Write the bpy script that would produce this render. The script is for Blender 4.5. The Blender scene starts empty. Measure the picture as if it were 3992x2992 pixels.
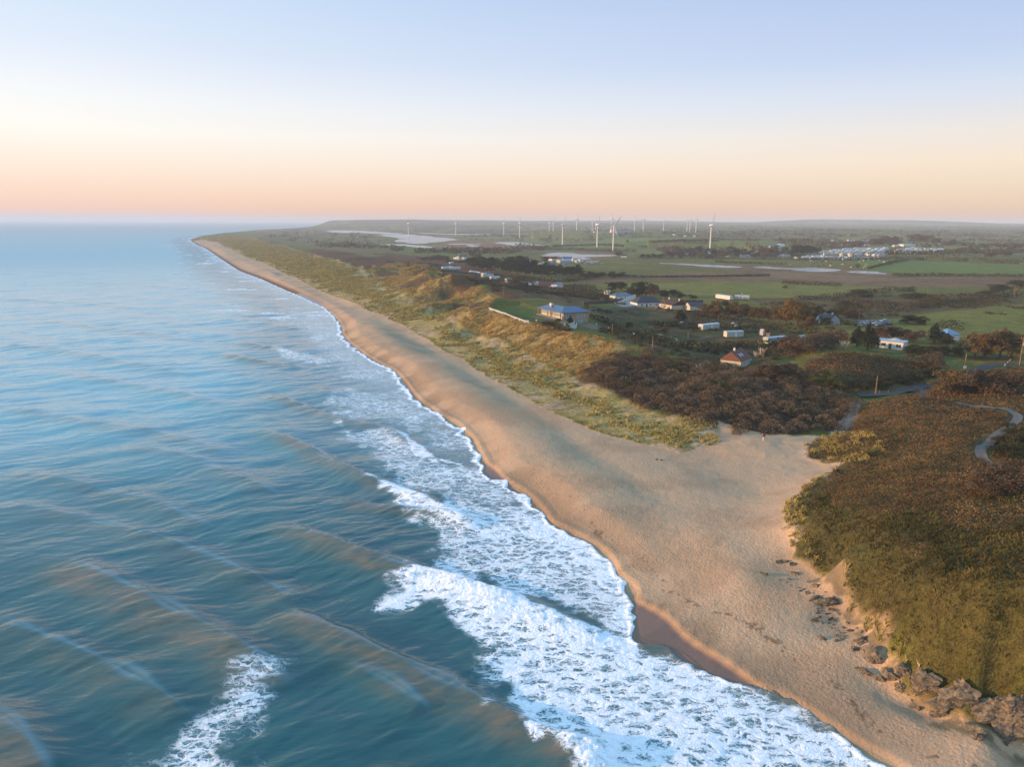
import bpy, math, random
import numpy as np
from concurrent.futures import ThreadPoolExecutor
from mathutils import Vector, Matrix

SC = bpy.context.scene
COL = SC.collection
random.seed(7)
RNG = np.random.default_rng(11)

# ------------------------------------------------------------------ camera
H = 58.0                                   # metres above the sea
F = 2768.0                                 # focal length in pixels of the 3992 wide frame
PITCH = math.atan((1496 - 862.5) / F)
ROLL = math.radians(0.22)
cam = bpy.data.cameras.new('camera')
cam_ob = bpy.data.objects.new('camera', cam)
COL.objects.link(cam_ob)
cam.sensor_width = 36.0
cam.lens = F / 3992 * 36
cam.clip_start = 0.5
cam.clip_end = 60000
cam_ob.matrix_world = (Matrix.Translation((0, 0, H)) @ Matrix.Rotation(math.radians(90) - PITCH, 4, 'X')
                       @ Matrix.Rotation(ROLL, 4, 'Z'))
SC.camera = cam_ob

# ------------------------------------------------------------------ sun, sky, exposure
SUN_EL = math.radians(7.5)
SUN_AZ = math.radians(-4)                  # the sun stands to the left (-X), a little behind the camera
sun_dir = Vector((-math.cos(SUN_AZ) * math.cos(SUN_EL), math.sin(SUN_AZ) * math.cos(SUN_EL), math.sin(SUN_EL)))
sun = bpy.data.lights.new('sun', 'SUN')
sun.energy = 4.8
sun.angle = math.radians(0.53)
sun.color = (1.0, 0.58, 0.29)
sun_ob = bpy.data.objects.new('sun', sun)
sun_ob.rotation_euler = sun_dir.to_track_quat('Z', 'Y').to_euler()
sun_ob.location = (-300, 0, 200)
COL.objects.link(sun_ob)

SC.view_settings.view_transform = 'Standard'
SC.view_settings.look = 'None'
SC.view_settings.gamma = 1.0
SC.view_settings.exposure = 0.70
SC.cycles.max_bounces = 5
SC.cycles.diffuse_bounces = 2
SC.cycles.glossy_bounces = 2
SC.cycles.transmission_bounces = 2
SC.cycles.volume_bounces = 1
SC.cycles.transparent_max_bounces = 6
SC.cycles.use_denoising = True
SC.cycles.caustics_reflective = False
SC.cycles.caustics_refractive = False


def lin(r, g, b):
    f = lambda c: c / 255 / 12.92 if c / 255 <= 0.04045 else ((c / 255 + 0.055) / 1.055) ** 2.4
    return (f(r), f(g), f(b), 1.0)


world = bpy.data.worlds.new('World')
SC.world = world
world.use_nodes = True
wn, wl = world.node_tree.nodes, world.node_tree.links
wn.clear()
w_out = wn.new('ShaderNodeOutputWorld')
w_tc = wn.new('ShaderNodeTexCoord')
w_sep = wn.new('ShaderNodeSeparateXYZ')
wl.new(w_tc.outputs['Generated'], w_sep.inputs[0])
w_as = wn.new('ShaderNodeMath'); w_as.operation = 'ARCSINE'
wl.new(w_sep.outputs['Z'], w_as.inputs[0])


def w_ramp(stops):
    """a sky colour by height above the horizon: stops are (degrees, sRGB colour)"""
    mr = wn.new('ShaderNodeMapRange')
    mr.inputs['From Min'].default_value = 0.0
    mr.inputs['From Max'].default_value = math.radians(90)
    wl.new(w_as.outputs[0], mr.inputs['Value'])
    # square root spreads the stops near the horizon
    sq = wn.new('ShaderNodeMath'); sq.operation = 'POWER'; sq.inputs[1].default_value = 0.5
    wl.new(mr.outputs[0], sq.inputs[0])
    r = wn.new('ShaderNodeValToRGB')
    r.color_ramp.interpolation = 'EASE'
    r.color_ramp.interpolation = 'LINEAR'
    els = r.color_ramp.elements
    for i, (deg, c) in enumerate(stops):
        p = math.sqrt(deg / 90)
        e = els[i] if i < 2 else els.new(p)
        e.position = p
        e.color = c if len(c) == 4 else lin(*c)
    wl.new(sq.outputs[0], r.inputs['Fac'])
    return r


sky_l = w_ramp([(0, (250, 188, 158)), (0.8, (252, 200, 169)), (2.0, (254, 217, 194)), (4.0, (255, 236, 220)), (6.0, (255, 250, 243)),
                (8.5, (244, 246, 250)), (11, (226, 235, 250)), (15.5, (204, 226, 250)), (30, (162, 206, 243)), (90, (120, 180, 230))])
sky_r = w_ramp([(0, (230, 186, 158)), (0.8, (234, 196, 166)), (2.0, (238, 211, 186)), (4.0, (246, 225, 204)), (6.0, (236, 227, 222)),
                (8.5, (212, 221, 238)), (11, (190, 207, 238)), (15.5, (173, 193, 232)), (30, (152, 196, 236)), (90, (120, 180, 230))])
w_mr = wn.new('ShaderNodeMapRange')        # bright towards the sun on the left, dimmer to the right
w_mr.inputs['From Min'].default_value = -0.52
w_mr.inputs['From Max'].default_value = 0.55
wl.new(w_sep.outputs['X'], w_mr.inputs['Value'])
w_mix = wn.new('ShaderNodeMix'); w_mix.data_type = 'RGBA'
wl.new(w_mr.outputs[0], w_mix.inputs[0])
wl.new(sky_l.outputs[0], w_mix.inputs[6])
wl.new(sky_r.outputs[0], w_mix.inputs[7])
w_bg = wn.new('ShaderNodeBackground')
w_st = wn.new('ShaderNodeMapRange')        # the open sky overhead, above the picture, is stronger than the veiled horizon
w_st.interpolation_type = 'SMOOTHSTEP'
w_st.inputs['From Min'].default_value = math.radians(16)
w_st.inputs['From Max'].default_value = math.radians(42)
w_st.inputs['To Min'].default_value = 0.60
w_st.inputs['To Max'].default_value = 1.0
wl.new(w_as.outputs[0], w_st.inputs['Value'])
wl.new(w_st.outputs[0], w_bg.inputs['Strength'])
wl.new(w_mix.outputs[2], w_bg.inputs['Color'])
w_sky = wn.new('ShaderNodeTexSky')
w_sky.sky_type = 'NISHITA'
w_sky.sun_disc = False
w_sky.sun_elevation = SUN_EL
w_sky.sun_rotation = math.radians(-90) + SUN_AZ
w_bg2 = wn.new('ShaderNodeBackground')
w_bg2.inputs['Strength'].default_value = 0.012
wl.new(w_sky.outputs[0], w_bg2.inputs['Color'])
w_add = wn.new('ShaderNodeAddShader')
wl.new(w_bg.outputs[0], w_add.inputs[0])
wl.new(w_bg2.outputs[0], w_add.inputs[1])
wl.new(w_add.outputs[0], w_out.inputs['Surface'])


# ------------------------------------------------------------------ numeric helpers
def _hash(ix, iy, seed):
    h = (ix.astype(np.int64) * 374761393 + iy.astype(np.int64) * 668265263 + seed * 1442695041) & 0xFFFFFFFF
    h = ((h ^ (h >> 13)) * 1274126177) & 0xFFFFFFFF
    h = (h ^ (h >> 16)) & 0xFFFFFFFF
    return h.astype(np.float64) / 4294967295.0


def vnoise(x, y, seed=0):
    x = np.asarray(x, float); y = np.asarray(y, float)
    ix = np.floor(x); iy = np.floor(y)
    fx = x - ix; fy = y - iy
    ux = fx * fx * fx * (fx * (fx * 6 - 15) + 10); uy = fy * fy * fy * (fy * (fy * 6 - 15) + 10)
    a = _hash(ix, iy, seed); b = _hash(ix + 1, iy, seed); c = _hash(ix, iy + 1, seed); d = _hash(ix + 1, iy + 1, seed)
    return (a + (b - a) * ux) * (1 - uy) + (c + (d - c) * ux) * uy


def fbm(x, y, seed=0, octv=4, gain=0.5):
    """value noise summed over octaves, about 0..1 with mean 0.5"""
    s = 0; a = 1; t = 0
    c, sn = math.cos(0.6), math.sin(0.6)
    for k in range(octv):
        s = s + a * vnoise(x, y, seed + k * 17); t += a
        a *= gain
        x, y = (x * c - y * sn) * 2.03 + 5.1, (x * sn + y * c) * 2.03 + 9.7
    return s / t


def sstep(a, b, x):
    t = np.clip((x - a) / (b - a), 0, 1)
    return t * t * (3 - 2 * t)


def poly_dist(x, y, poly):
    """distance to a polyline, arc position of the nearest point, side (positive on its left)"""
    shp = np.shape(x)
    x = np.asarray(x, float).ravel(); y = np.asarray(y, float).ravel()
    best = np.full(x.shape, 1e18); arc = np.zeros(x.shape); side = np.zeros(x.shape)
    s0 = 0.0
    for (ax, ay), (bx, by) in zip(poly[:-1], poly[1:]):
        dx, dy = bx - ax, by - ay
        L = math.hypot(dx, dy) + 1e-9
        t = np.clip(((x - ax) * dx + (y - ay) * dy) / (L * L), 0, 1)
        px, py = x - ax - t * dx, y - ay - t * dy
        d2 = px * px + py * py
        m = d2 < best
        best[m] = d2[m]
        arc[m] = s0 + t[m] * L
        side[m] = (dx * (y - ay) - dy * (x - ax))[m]
        s0 += L
    return np.sqrt(best).reshape(shp), arc.reshape(shp), np.sign(side).reshape(shp)


def in_poly(x, y, poly):
    c = np.zeros(np.shape(x), bool)
    n = len(poly)
    for i in range(n):
        ax, ay = poly[i]; bx, by = poly[(i + 1) % n]
        if ay == by:
            continue
        m = ((ay > y) != (by > y)) & (x < (bx - ax) * (y - ay) / (by - ay) + ax)
        c ^= m
    return c


def area_dist(x, y, poly):
    """signed distance to a closed outline, positive inside"""
    d, _, _ = poly_dist(x, y, list(poly) + [poly[0]])
    return np.where(in_poly(x, y, poly), d, -d)


def smooth_line(pts, n=6):
    """Catmull-Rom through points"""
    p = [np.array(q, float) for q in pts]
    p = [2 * p[0] - p[1]] + p + [2 * p[-1] - p[-2]]
    out = []
    for i in range(1, len(p) - 2):
        for k in range(n):
            t = k / n
            out.append(tuple(0.5 * ((2 * p[i]) + (-p[i - 1] + p[i + 1]) * t + (2 * p[i - 1] - 5 * p[i] + 4 * p[i + 1] - p[i + 2]) * t * t
                                    + (-p[i - 1] + 3 * p[i] - 3 * p[i + 1] + p[i + 2]) * t ** 3)))
    out.append(tuple(p[-2]))
    return out


POOL = ThreadPoolExecutor(4)


def par(fn):
    """run an elementwise function of (x, y, ...) in chunks on all cores"""
    def run(x, y, *a, **k):
        x = np.asarray(x, float); y = np.asarray(y, float)
        if x.ndim != 1 or x.size < 60000:
            return fn(x, y, *a, **k)
        y = np.broadcast_to(y, x.shape)
        cuts = np.array_split(np.arange(x.size), max(4, x.size // 25000))
        out = list(POOL.map(lambda c: fn(x[c[0]:c[-1] + 1], y[c[0]:c[-1] + 1], *a, **k), cuts))
        if isinstance(out[0], tuple):
            return tuple(np.concatenate(o) for o in zip(*out))
        return np.concatenate(out)
    return run


fbm = par(fbm); vnoise_p = par(vnoise)
area_dist = par(area_dist); poly_dist_p = par(poly_dist)


# surveying: bearings read off the photograph become points of the ground (height z given or found on the terrain)
_c, _s, _cp, _sp = math.cos(ROLL), math.sin(ROLL), math.cos(PITCH), math.sin(PITCH)
K = 3992 / 2212


def bearing(u, v):
    x = (u - 1996) / F; y = (1496 - v) / F
    x, y = x * _c - y * _s, x * _s + y * _c
    return (x, _cp + y * _sp, -_sp + y * _cp)


def at(u, v, z=0.0):
    d = bearing(u, v)
    t = (z - H) / d[2]
    return (d[0] * t, d[1] * t)


def TT(pts, z=0.0):
    """points surveyed at a fixed height; pts in the 2212 wide copy of the photograph"""
    return [at(p[0] * K, p[1] * K, p[2] if len(p) > 2 else z) for p in pts]


# ------------------------------------------------------------------ shoreline and terrain heights
EDGE_T = [(1307 / K, 883 / K, 0), (1188 / K, 893 / K, 0), (1009 / K, 900 / K, 0), (900 / K, 910 / K, 0), (800 / K, 921 / K, 0), (750 / K, 930 / K, 0), (413, 520), (425, 528), (445, 537), (470, 554), (497, 572), (520, 586), (560, 601),
          (600, 619), (650, 641), (700, 665), (722, 685), (737, 705), (740, 728), (762, 750), (790, 771), (830, 792), (850, 803), (872, 828),
          (884, 848), (905, 868), (926, 882), (955, 902), (983, 917), (1003, 936), (1018, 952), (1030, 975), (1042, 1001), (1046, 1022), (1070, 1036),
          (1095, 1047), (1120, 1063), (1148, 1085), (1170, 1112), (1183, 1131), (1211, 1146), (1252, 1166), (1277, 1180), (1300, 1198), (1318, 1222),
          (1330, 1246), (1352, 1264), (1366, 1282), (1362, 1310), (1366, 1345), (1376, 1380), (1410, 1392), (1456, 1407), (1490, 1430), (1523, 1458),
          (1547, 1467), (1590, 1481), (1640, 1500), (1687, 1515), (1734, 1545), (1788, 1581), (1841, 1615), (1918, 1657)]
EDGE = smooth_line(TT(EDGE_T), 3) + [(48, 56), (60, 36), (75, 10), (95, -40)]
LAND = [(-6300, 30000)] + [(-3330, 16000), at(1432, 873, 0)] + EDGE + [(400, -200), (30000, -200), (30000, 30000)]
BERM = smooth_line(TT([(700, 662), (760, 735), (860, 800), (900, 845), (937, 882), (990, 920), (1025, 963), (1102, 1029), (1148, 1071), (1200, 1117), (1249, 1166), (1300, 1200), (1351, 1244),
                       (1372, 1276), (1432, 1314), (1488, 1363), (1547, 1401), (1597, 1431), (1687, 1491), (1781, 1551), (1848, 1598), (1931, 1648)], 1.7), 3) + [(53, 52), (68, 30)]

CRESTLINE = smooth_line(TT([(600, 596), (700, 642), (790, 690), (900, 757), (1000, 822), (1100, 890), (1200, 965), (1290, 1030), (1370, 1095), (1440, 1150), (1520, 1215), (1600, 1300)], 2.6), 3)
CL_LEN = sum(math.hypot(b[0] - a[0], b[1] - a[1]) for a, b in zip(CRESTLINE[:-1], CRESTLINE[1:]))

# spot heights: (u, v, z) in the 3992 wide photograph
SPOT = []


def spots(pts, z=None):
    for p in pts:
        zz = p[2] if len(p) > 2 else z
        X, Y = at(p[0], p[1], zz)
        SPOT.append((X, Y, zz))


tp = lambda *pts: [(p[0] * K, p[1] * K) + tuple(p[2:]) for p in pts]
# mid beach, then the edge of the marram
spots(tp((560, 590), (700, 650), (800, 720), (930, 800), (1050, 880), (1180, 990), (1300, 1090), (1450, 1200), (1500, 1260), (1640, 1370), (1780, 1460), (1950, 1570)), 2.4)
spots(tp((490, 535), (600, 583), (700, 628), (776, 656), (846, 690), (916, 725), (1000, 772), (1100, 832), (1200, 888), (1300, 930), (1400, 955), (1470, 968), (1500, 990), (1550, 1060), (1640, 1060)), 4.0)
spots([(3000, 1750, 4.8), (2700, 1850, 4.2), (2450, 1850, 3.6), (2800, 2100, 4.0), (2900, 2250, 3.8)])
# foredune and the trough behind it
spots(tp((500, 522), (600, 565), (700, 605), (780, 640)), 6.0)
spots([(1504, 1127), (1621, 1178), (1700, 1225), (1811, 1282), (1868, 1308)], 5.5)
spots([(1400, 1090, 6.5), (1300, 1050, 6.5), (1580, 1195, 7.0), (1650, 1235, 6.6), (1760, 1285, 6.6)])
spots([(2034, 1365), (2142, 1425), (2278, 1479), (2414, 1528), (2576, 1604)], 5.4)
spots([(2800, 1647, 5.0), (2900, 1690, 5.2), (3080, 1690, 5.4)])
# the lawn, the house plateau and its bank
spots([(1906, 1205, 13), (1960, 1228, 13), (2047, 1259, 13), (2134, 1267, 13), (2237, 1302, 12.6), (2313, 1297, 12.5), (2405, 1324, 12), (2541, 1373, 10.5),
       (2000, 1200, 13), (2100, 1210, 13), (2160, 1180, 13), (2250, 1200, 12.5), (2290, 1266, 10.8), (2330, 1290, 10.6), (1930, 1170, 15.2), (2080, 1150, 12)])
spots([(2150, 1340, 9.0), (2300, 1400, 8.8), (2000, 1300, 9.2), (1900, 1262, 8.6), (2450, 1430, 8.6), (2600, 1480, 7.8)])
# dunes and hollows
spots([(1773, 1105, 16.5), (1875, 1133, 15), (1796, 1197, 8.0), (1850, 1190, 8.5), (1666, 1080, 14), (1653, 1042, 11.5), (1606, 1121, 8.0), (1511, 1064, 6.5),
       (1457, 1051, 10), (1704, 1121, 14), (1740, 1162, 7.8), (1811, 1092, 6), (1938, 1130, 7), (1700, 1060, 6), (1560, 1035, 9.5), (1480, 1130, 5.8), (1690, 1190, 9.5)])
spots([(1300, 1000, 5.5), (1200, 975, 6), (1100, 960, 7), (1000, 945, 6), (900, 925, 6.5), (1400, 1005, 6), (1150, 925, 5), (1050, 915, 6), (1350, 960, 4)])
# meadows and gardens behind the house
spots([(2400, 1215, 8.5), (2500, 1220, 8), (2650, 1210, 7.5), (2450, 1270, 9), (2650, 1290, 8), (2550, 1330, 9), (2850, 1290, 7.5), (2930, 1330, 8), (2700, 1360, 8.5),
       (2900, 1420, 8.5), (2700, 1420, 9), (3050, 1370, 9), (3050, 1310, 8), (3000, 1200, 5.5), (2800, 1180, 5), (2100, 1100, 5), (2300, 1110, 4.5), (1900, 1060, 4)])
spots([(2400, 1450, 9), (2600, 1530, 8), (2800, 1500, 8.5), (3000, 1560, 7.5), (2700, 1590, 6.6), (3000, 1670, 5.4), (3200, 1650, 5.6), (3150, 1560, 7), (3000, 1450, 9.5), (2880, 1460, 9.5)])
# bracken knoll, bungalow, road
spots([(3250, 1370, 13), (3300, 1350, 13), (3465, 1372, 11.5), (3560, 1385, 11), (3680, 1400, 10), (3350, 1450, 11), (3250, 1500, 8.5), (3450, 1470, 8.8), (3130, 1420, 10.5), (3050, 1400, 9.5)])
spots([(3345, 1544, 6.2), (3470, 1533, 6.6), (3595, 1508, 7), (3714, 1476, 7.6), (3823, 1438, 8.4), (3877, 1422, 8.8), (3953, 1422, 9), (4100, 1424, 9.5), (3330, 1580, 5.8), (3290, 1650, 5.2), (3240, 1690, 5)])
spots([(3720, 1520, 9.5), (3850, 1490, 10.5), (3950, 1500, 11), (3900, 1550, 11.5), (3992, 1450, 11), (4100, 1550, 12)])
# the headland
spots([(3389, 1575, 8.6), (3606, 1565, 9.5), (3500, 1600, 10), (3606, 1671, 11.5), (3400, 1700, 9), (3300, 1740, 7.6), (3497, 1834, 12), (3497, 1997, 13), (3300, 1950, 10.5), (3200, 2030, 9.5), (3760, 1888, 14.5), (3780, 1740, 13), (3828, 1753, 12.6), (3855, 1812, 13),
       (3910, 1845, 13.5), (3964, 1633, 11.6), (3910, 1601, 11.2), (4050, 1800, 14.5), (4100, 1650, 13), (3725, 1571, 10.2), (3900, 1730, 12.6)])
spots([(3253, 1801, 5.6), (3063, 1932, 5.6), (3047, 1997, 5.6), (3087, 2131, 5.4), (3226, 2251, 5.0), (3395, 2426, 4.6), (3546, 2583, 5.0), (3697, 2655, 5.2), (3992, 2716, 6.4), (3620, 2622, 5.1), (3850, 2690, 5.7), (3470, 2510, 4.8), (3310, 2340, 4.8), (3150, 2190, 5.2), (3920, 2705, 6)])
spots([(3992, 2300, 15), (3700, 2300, 13.5), (3600, 2120, 13.5), (3850, 2500, 11.5), (3500, 2300, 10.5), (3992, 2550, 11), (3300, 2180, 9.5), (3400, 2000, 12.5), (3650, 2480, 9.8), (3800, 2080, 15.2), (3992, 2080, 16), (4200, 2200, 16.5), (4200, 2500, 13.5)])
spots([(3847, 2884, 2.6), (3992, 2848, 2.8), (3558, 2794, 2.6), (3154, 2354, 3.6), (3020, 2230, 3.7), (3300, 2520, 3.2), (4200, 2900, 2.8), (3700, 2860, 2.5)])
# plain, lagoon, turbine rise, distant land
spots([(2700, 1100, 3.5), (3500, 1100, 5), (3992, 1180, 8), (3992, 1300, 10), (3700, 1290, 9), (3300, 1270, 9), (3200, 1200, 6), (1790, 1005, 3.5), (2300, 1060, 3), (3000, 1050, 2.5)])
spots([(1900, 940, 1), (1500, 930, 1), (1700, 920, 1), (2150, 1000, 1), (1450, 905, 1), (2200, 952, 1.5), (2700, 1035, 1.2), (3100, 1048, 1.2), (3400, 1060, 1.6)])
spots([(2391, 954, 11), (2193, 937, 13), (2329, 935, 16), (2770, 937, 19), (2500, 985, 6), (2900, 985, 8), (3400, 985, 9), (3800, 1000, 10), (3300, 950, 12), (3700, 960, 12)])
for (X, Y, zz) in [(-420, 2640, 22), (-60, 2500, 24), (300, 2600, 25), (800, 2550, 25), (1500, 2400, 20), (1900, 2000, 14), (-1500, 6000, 30), (0, 5000, 34), (1500, 5000, 30), (3000, 4500, 26), (-2600, 9000, 48), (0, 9000, 46), (3500, 9000, 44), (7000, 9000, 40),
                   (-1100, 3200, 6), (-1500, 4000, 6), (-700, 2500, 5), (-1900, 5200, 8), (0, 14000, 52), (6000, 14000, 50), (-4000, 14000, 60), (12000, 12000, 45), (3500, 2500, 16), (900, 600, 9), (700, 300, 10), (300, 100, 16), (200, 0, 16), (500, 0, 16)]:
    SPOT.append((X, Y, float(zz)))
for x, y in EDGE[::3]:
    if y < 2100:
        SPOT.append((x, y, 1.5))

_S = np.array(SPOT)


def _warp(x, y):
    r = np.hypot(x, y) + 1e-6
    return np.arctan2(x, y + 1e-9) * 3.0, np.log(r) * 3.0


def _k(d2):
    return 0.5 * d2 * np.log(d2 + 1e-12)


_px, _py = _warp(_S[:, 0], _S[:, 1])
_n = len(_px)
_A = np.zeros((_n + 3, _n + 3))
_A[:_n, :_n] = _k((_px[:, None] - _px) ** 2 + (_py[:, None] - _py) ** 2) + np.eye(_n) * 2e-4
_A[:_n, _n:] = np.stack([np.ones(_n), _px, _py], 1)
_A[_n:, :_n] = _A[:_n, _n:].T
_w = np.linalg.solve(_A, np.concatenate([_S[:, 2], [0, 0, 0]]))

# the smooth relief is tabulated once in bearing / log-distance and read back by interpolation
AZ0, AZ1, NA = -1.15, 1.5, 640
LR0, LR1, NR = math.log(25), math.log(40000), 760
_ga = np.linspace(AZ0, AZ1, NA); _gr = np.linspace(LR0, LR1, NR)
_tab = np.zeros((NR, NA))
for j in range(NR):
    d2 = (_ga[:, None] * 3 - _px) ** 2 + (_gr[j] * 3 - _py) ** 2
    _tab[j] = _k(d2) @ _w[:_n] + _w[_n] + _w[_n + 1] * _ga * 3 + _w[_n + 2] * _gr[j] * 3


def relief(x, y):
    a = np.clip((np.arctan2(x, y + 1e-9) - AZ0) / (AZ1 - AZ0) * (NA - 1), 0, NA - 1.001)
    b = np.clip((np.log(np.hypot(x, y) + 1e-6) - LR0) / (LR1 - LR0) * (NR - 1), 0, NR - 1.001)
    ia = a.astype(int); ib = b.astype(int); fa = a - ia; fb = b - ib
    return ((_tab[ib, ia] * (1 - fa) + _tab[ib, ia + 1] * fa) * (1 - fb) + (_tab[ib + 1, ia] * (1 - fa) + _tab[ib + 1, ia + 1] * fa) * fb)


def hill(x, y, cx, cy, sx, sy, h, rot=0.0):
    c, s = math.cos(rot), math.sin(rot)
    u = (x - cx) * c + (y - cy) * s; v = -(x - cx) * s + (y - cy) * c
    return h * np.exp(-(u / sx) ** 2 - (v / sy) ** 2)


# ponds of the lagoon, each with its water level
POND_P = {
    'long': ([(1265, 899), (1330, 898), (1420, 901), (1480, 905), (1560, 910), (1520, 913), (1440, 910), (1400, 908), (1340, 909), (1300, 906)], 1.0),
    'main': ([(1450, 916), (1540, 914), (1600, 914), (1680, 922), (1740, 928), (1780, 933), (1760, 937), (1690, 945), (1640, 950), (1590, 949), (1540, 940), (1560, 930), (1500, 921)], 0.8),
    'near': ([(1465, 953), (1540, 950), (1580, 952), (1640, 957), (1700, 966), (1735, 973), (1690, 971), (1600, 962), (1540, 957), (1480, 956)], 0.6),
    'strip': ([(1640, 908), (1760, 912), (1915, 914), (1920, 917), (1800, 916), (1650, 911)], 1.5),
    'mid': ([(1920, 943), (2010, 944), (2080, 952), (2110, 956), (2060, 958), (1990, 956), (1940, 949)], 1.0),
    'mud': ([(1800, 957), (1830, 955), (1870, 958), (1850, 962), (1820, 961)], 0.8),
    'shallow': ([(1740, 951), (1800, 949), (1880, 951), (1840, 953), (1780, 954)], 0.8),
    'slim': ([(2065, 919), (2125, 918), (2130, 920.5), (2070, 921.5)], 3.0),
    'farm': ([(2095, 997), (2170, 985), (2230, 987), (2270, 992), (2390, 994), (2380, 999), (2300, 1003), (2330, 1010), (2270, 1013), (2200, 1003), (2120, 1000)], 0.8),
    'marsh': ([(2560, 1026), (2640, 1026), (2700, 1030), (2800, 1034), (2885, 1040), (2870, 1045), (2760, 1041), (2680, 1036), (2600, 1030)], 0.7),
    'sky': ([(2925, 1044), (2980, 1039), (3060, 1042), (3150, 1044), (3270, 1052), (3210, 1060), (3080, 1056), (3000, 1050)], 0.7),
    'end': ([(3300, 1060), (3360, 1056), (3440, 1061), (3480, 1068), (3400, 1068), (3330, 1064)], 0.9),
}
PONDS = [(n, smooth_line([at(p[0], p[1], z) for p in pts] + [at(pts[0][0], pts[0][1], z)], 3)[:-1], z) for n, (pts, z) in POND_P.items()]

HEADLAND = TT([(1792, 935, 6), (1740, 960, 5.5), (1738, 982, 5.5), (1818, 1000, 6), (1775, 1032, 6), (1716, 1065, 6), (1697, 1110, 6), (1703, 1160, 5.8), (1722, 1200, 5.4), (1760, 1225, 5.2), (1790, 1250, 5), (1880, 1345, 4.8),
               (1958, 1440, 4.9), (2045, 1500, 4.6), (2130, 1536, 4.2), (2212, 1556, 4.2), (2330, 1590, 4.4), (2400, 1300, 14), (2400, 800, 12), (2180, 795, 9), (2075, 812, 8), (1990, 842, 7), (1900, 860, 7.5), (1850, 866, 8), (1838, 900, 6)])


PLATEAU = TT([(1056, 668), (1134, 698), (1182, 702), (1240, 722), (1330, 725), (1310, 690), (1270, 655), (1180, 638), (1080, 650)], 13)

DUNES = [(1773, 1105, 16, 10, 4.5), (1875, 1133, 15, 9, 3.0), (1800, 1195, 8, 10, -3.2), (1666, 1080, 14, 11, 4.5), (1606, 1121, 8, 11, -3.0), (1653, 1042, 11, 12, 3.5), (1742, 1160, 8, 7, -2.5), (1925, 1166, 15, 6, 1.6),
         (1511, 1066, 6, 13, -2.0), (1457, 1049, 10, 13, 3.5), (1560, 1035, 10, 14, 2.5), (1390, 1020, 6, 18, 4.0), (1300, 990, 6, 22, 4.0), (1200, 962, 6, 28, 4.5), (1350, 1000, 6, 16, -2.0), (1480, 1015, 6, 16, 3.0)]
LAWNFLAT = TT([(1060, 668), (1134, 696), (1180, 700), (1206, 704), (1222, 694), (1212, 684), (1165, 672), (1120, 660), (1072, 662)], 12.75)
DRIVE = [at(u, v, 10.4) for u, v in ((2236, 1268), (2262, 1262), (2292, 1262), (2345, 1284), (2392, 1296), (2310, 1304), (2250, 1296), (2225, 1284))]


def land_sd(x, y):
    wob = (vnoise(x / 5, y / 5, 3) - 0.5) * 1.6 + (vnoise(x / 1.7, y / 1.7, 5) - 0.5) * 0.7
    r = np.hypot(x, y)
    return area_dist(x, y, LAND) + wob * sstep(900, 150, r)


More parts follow.
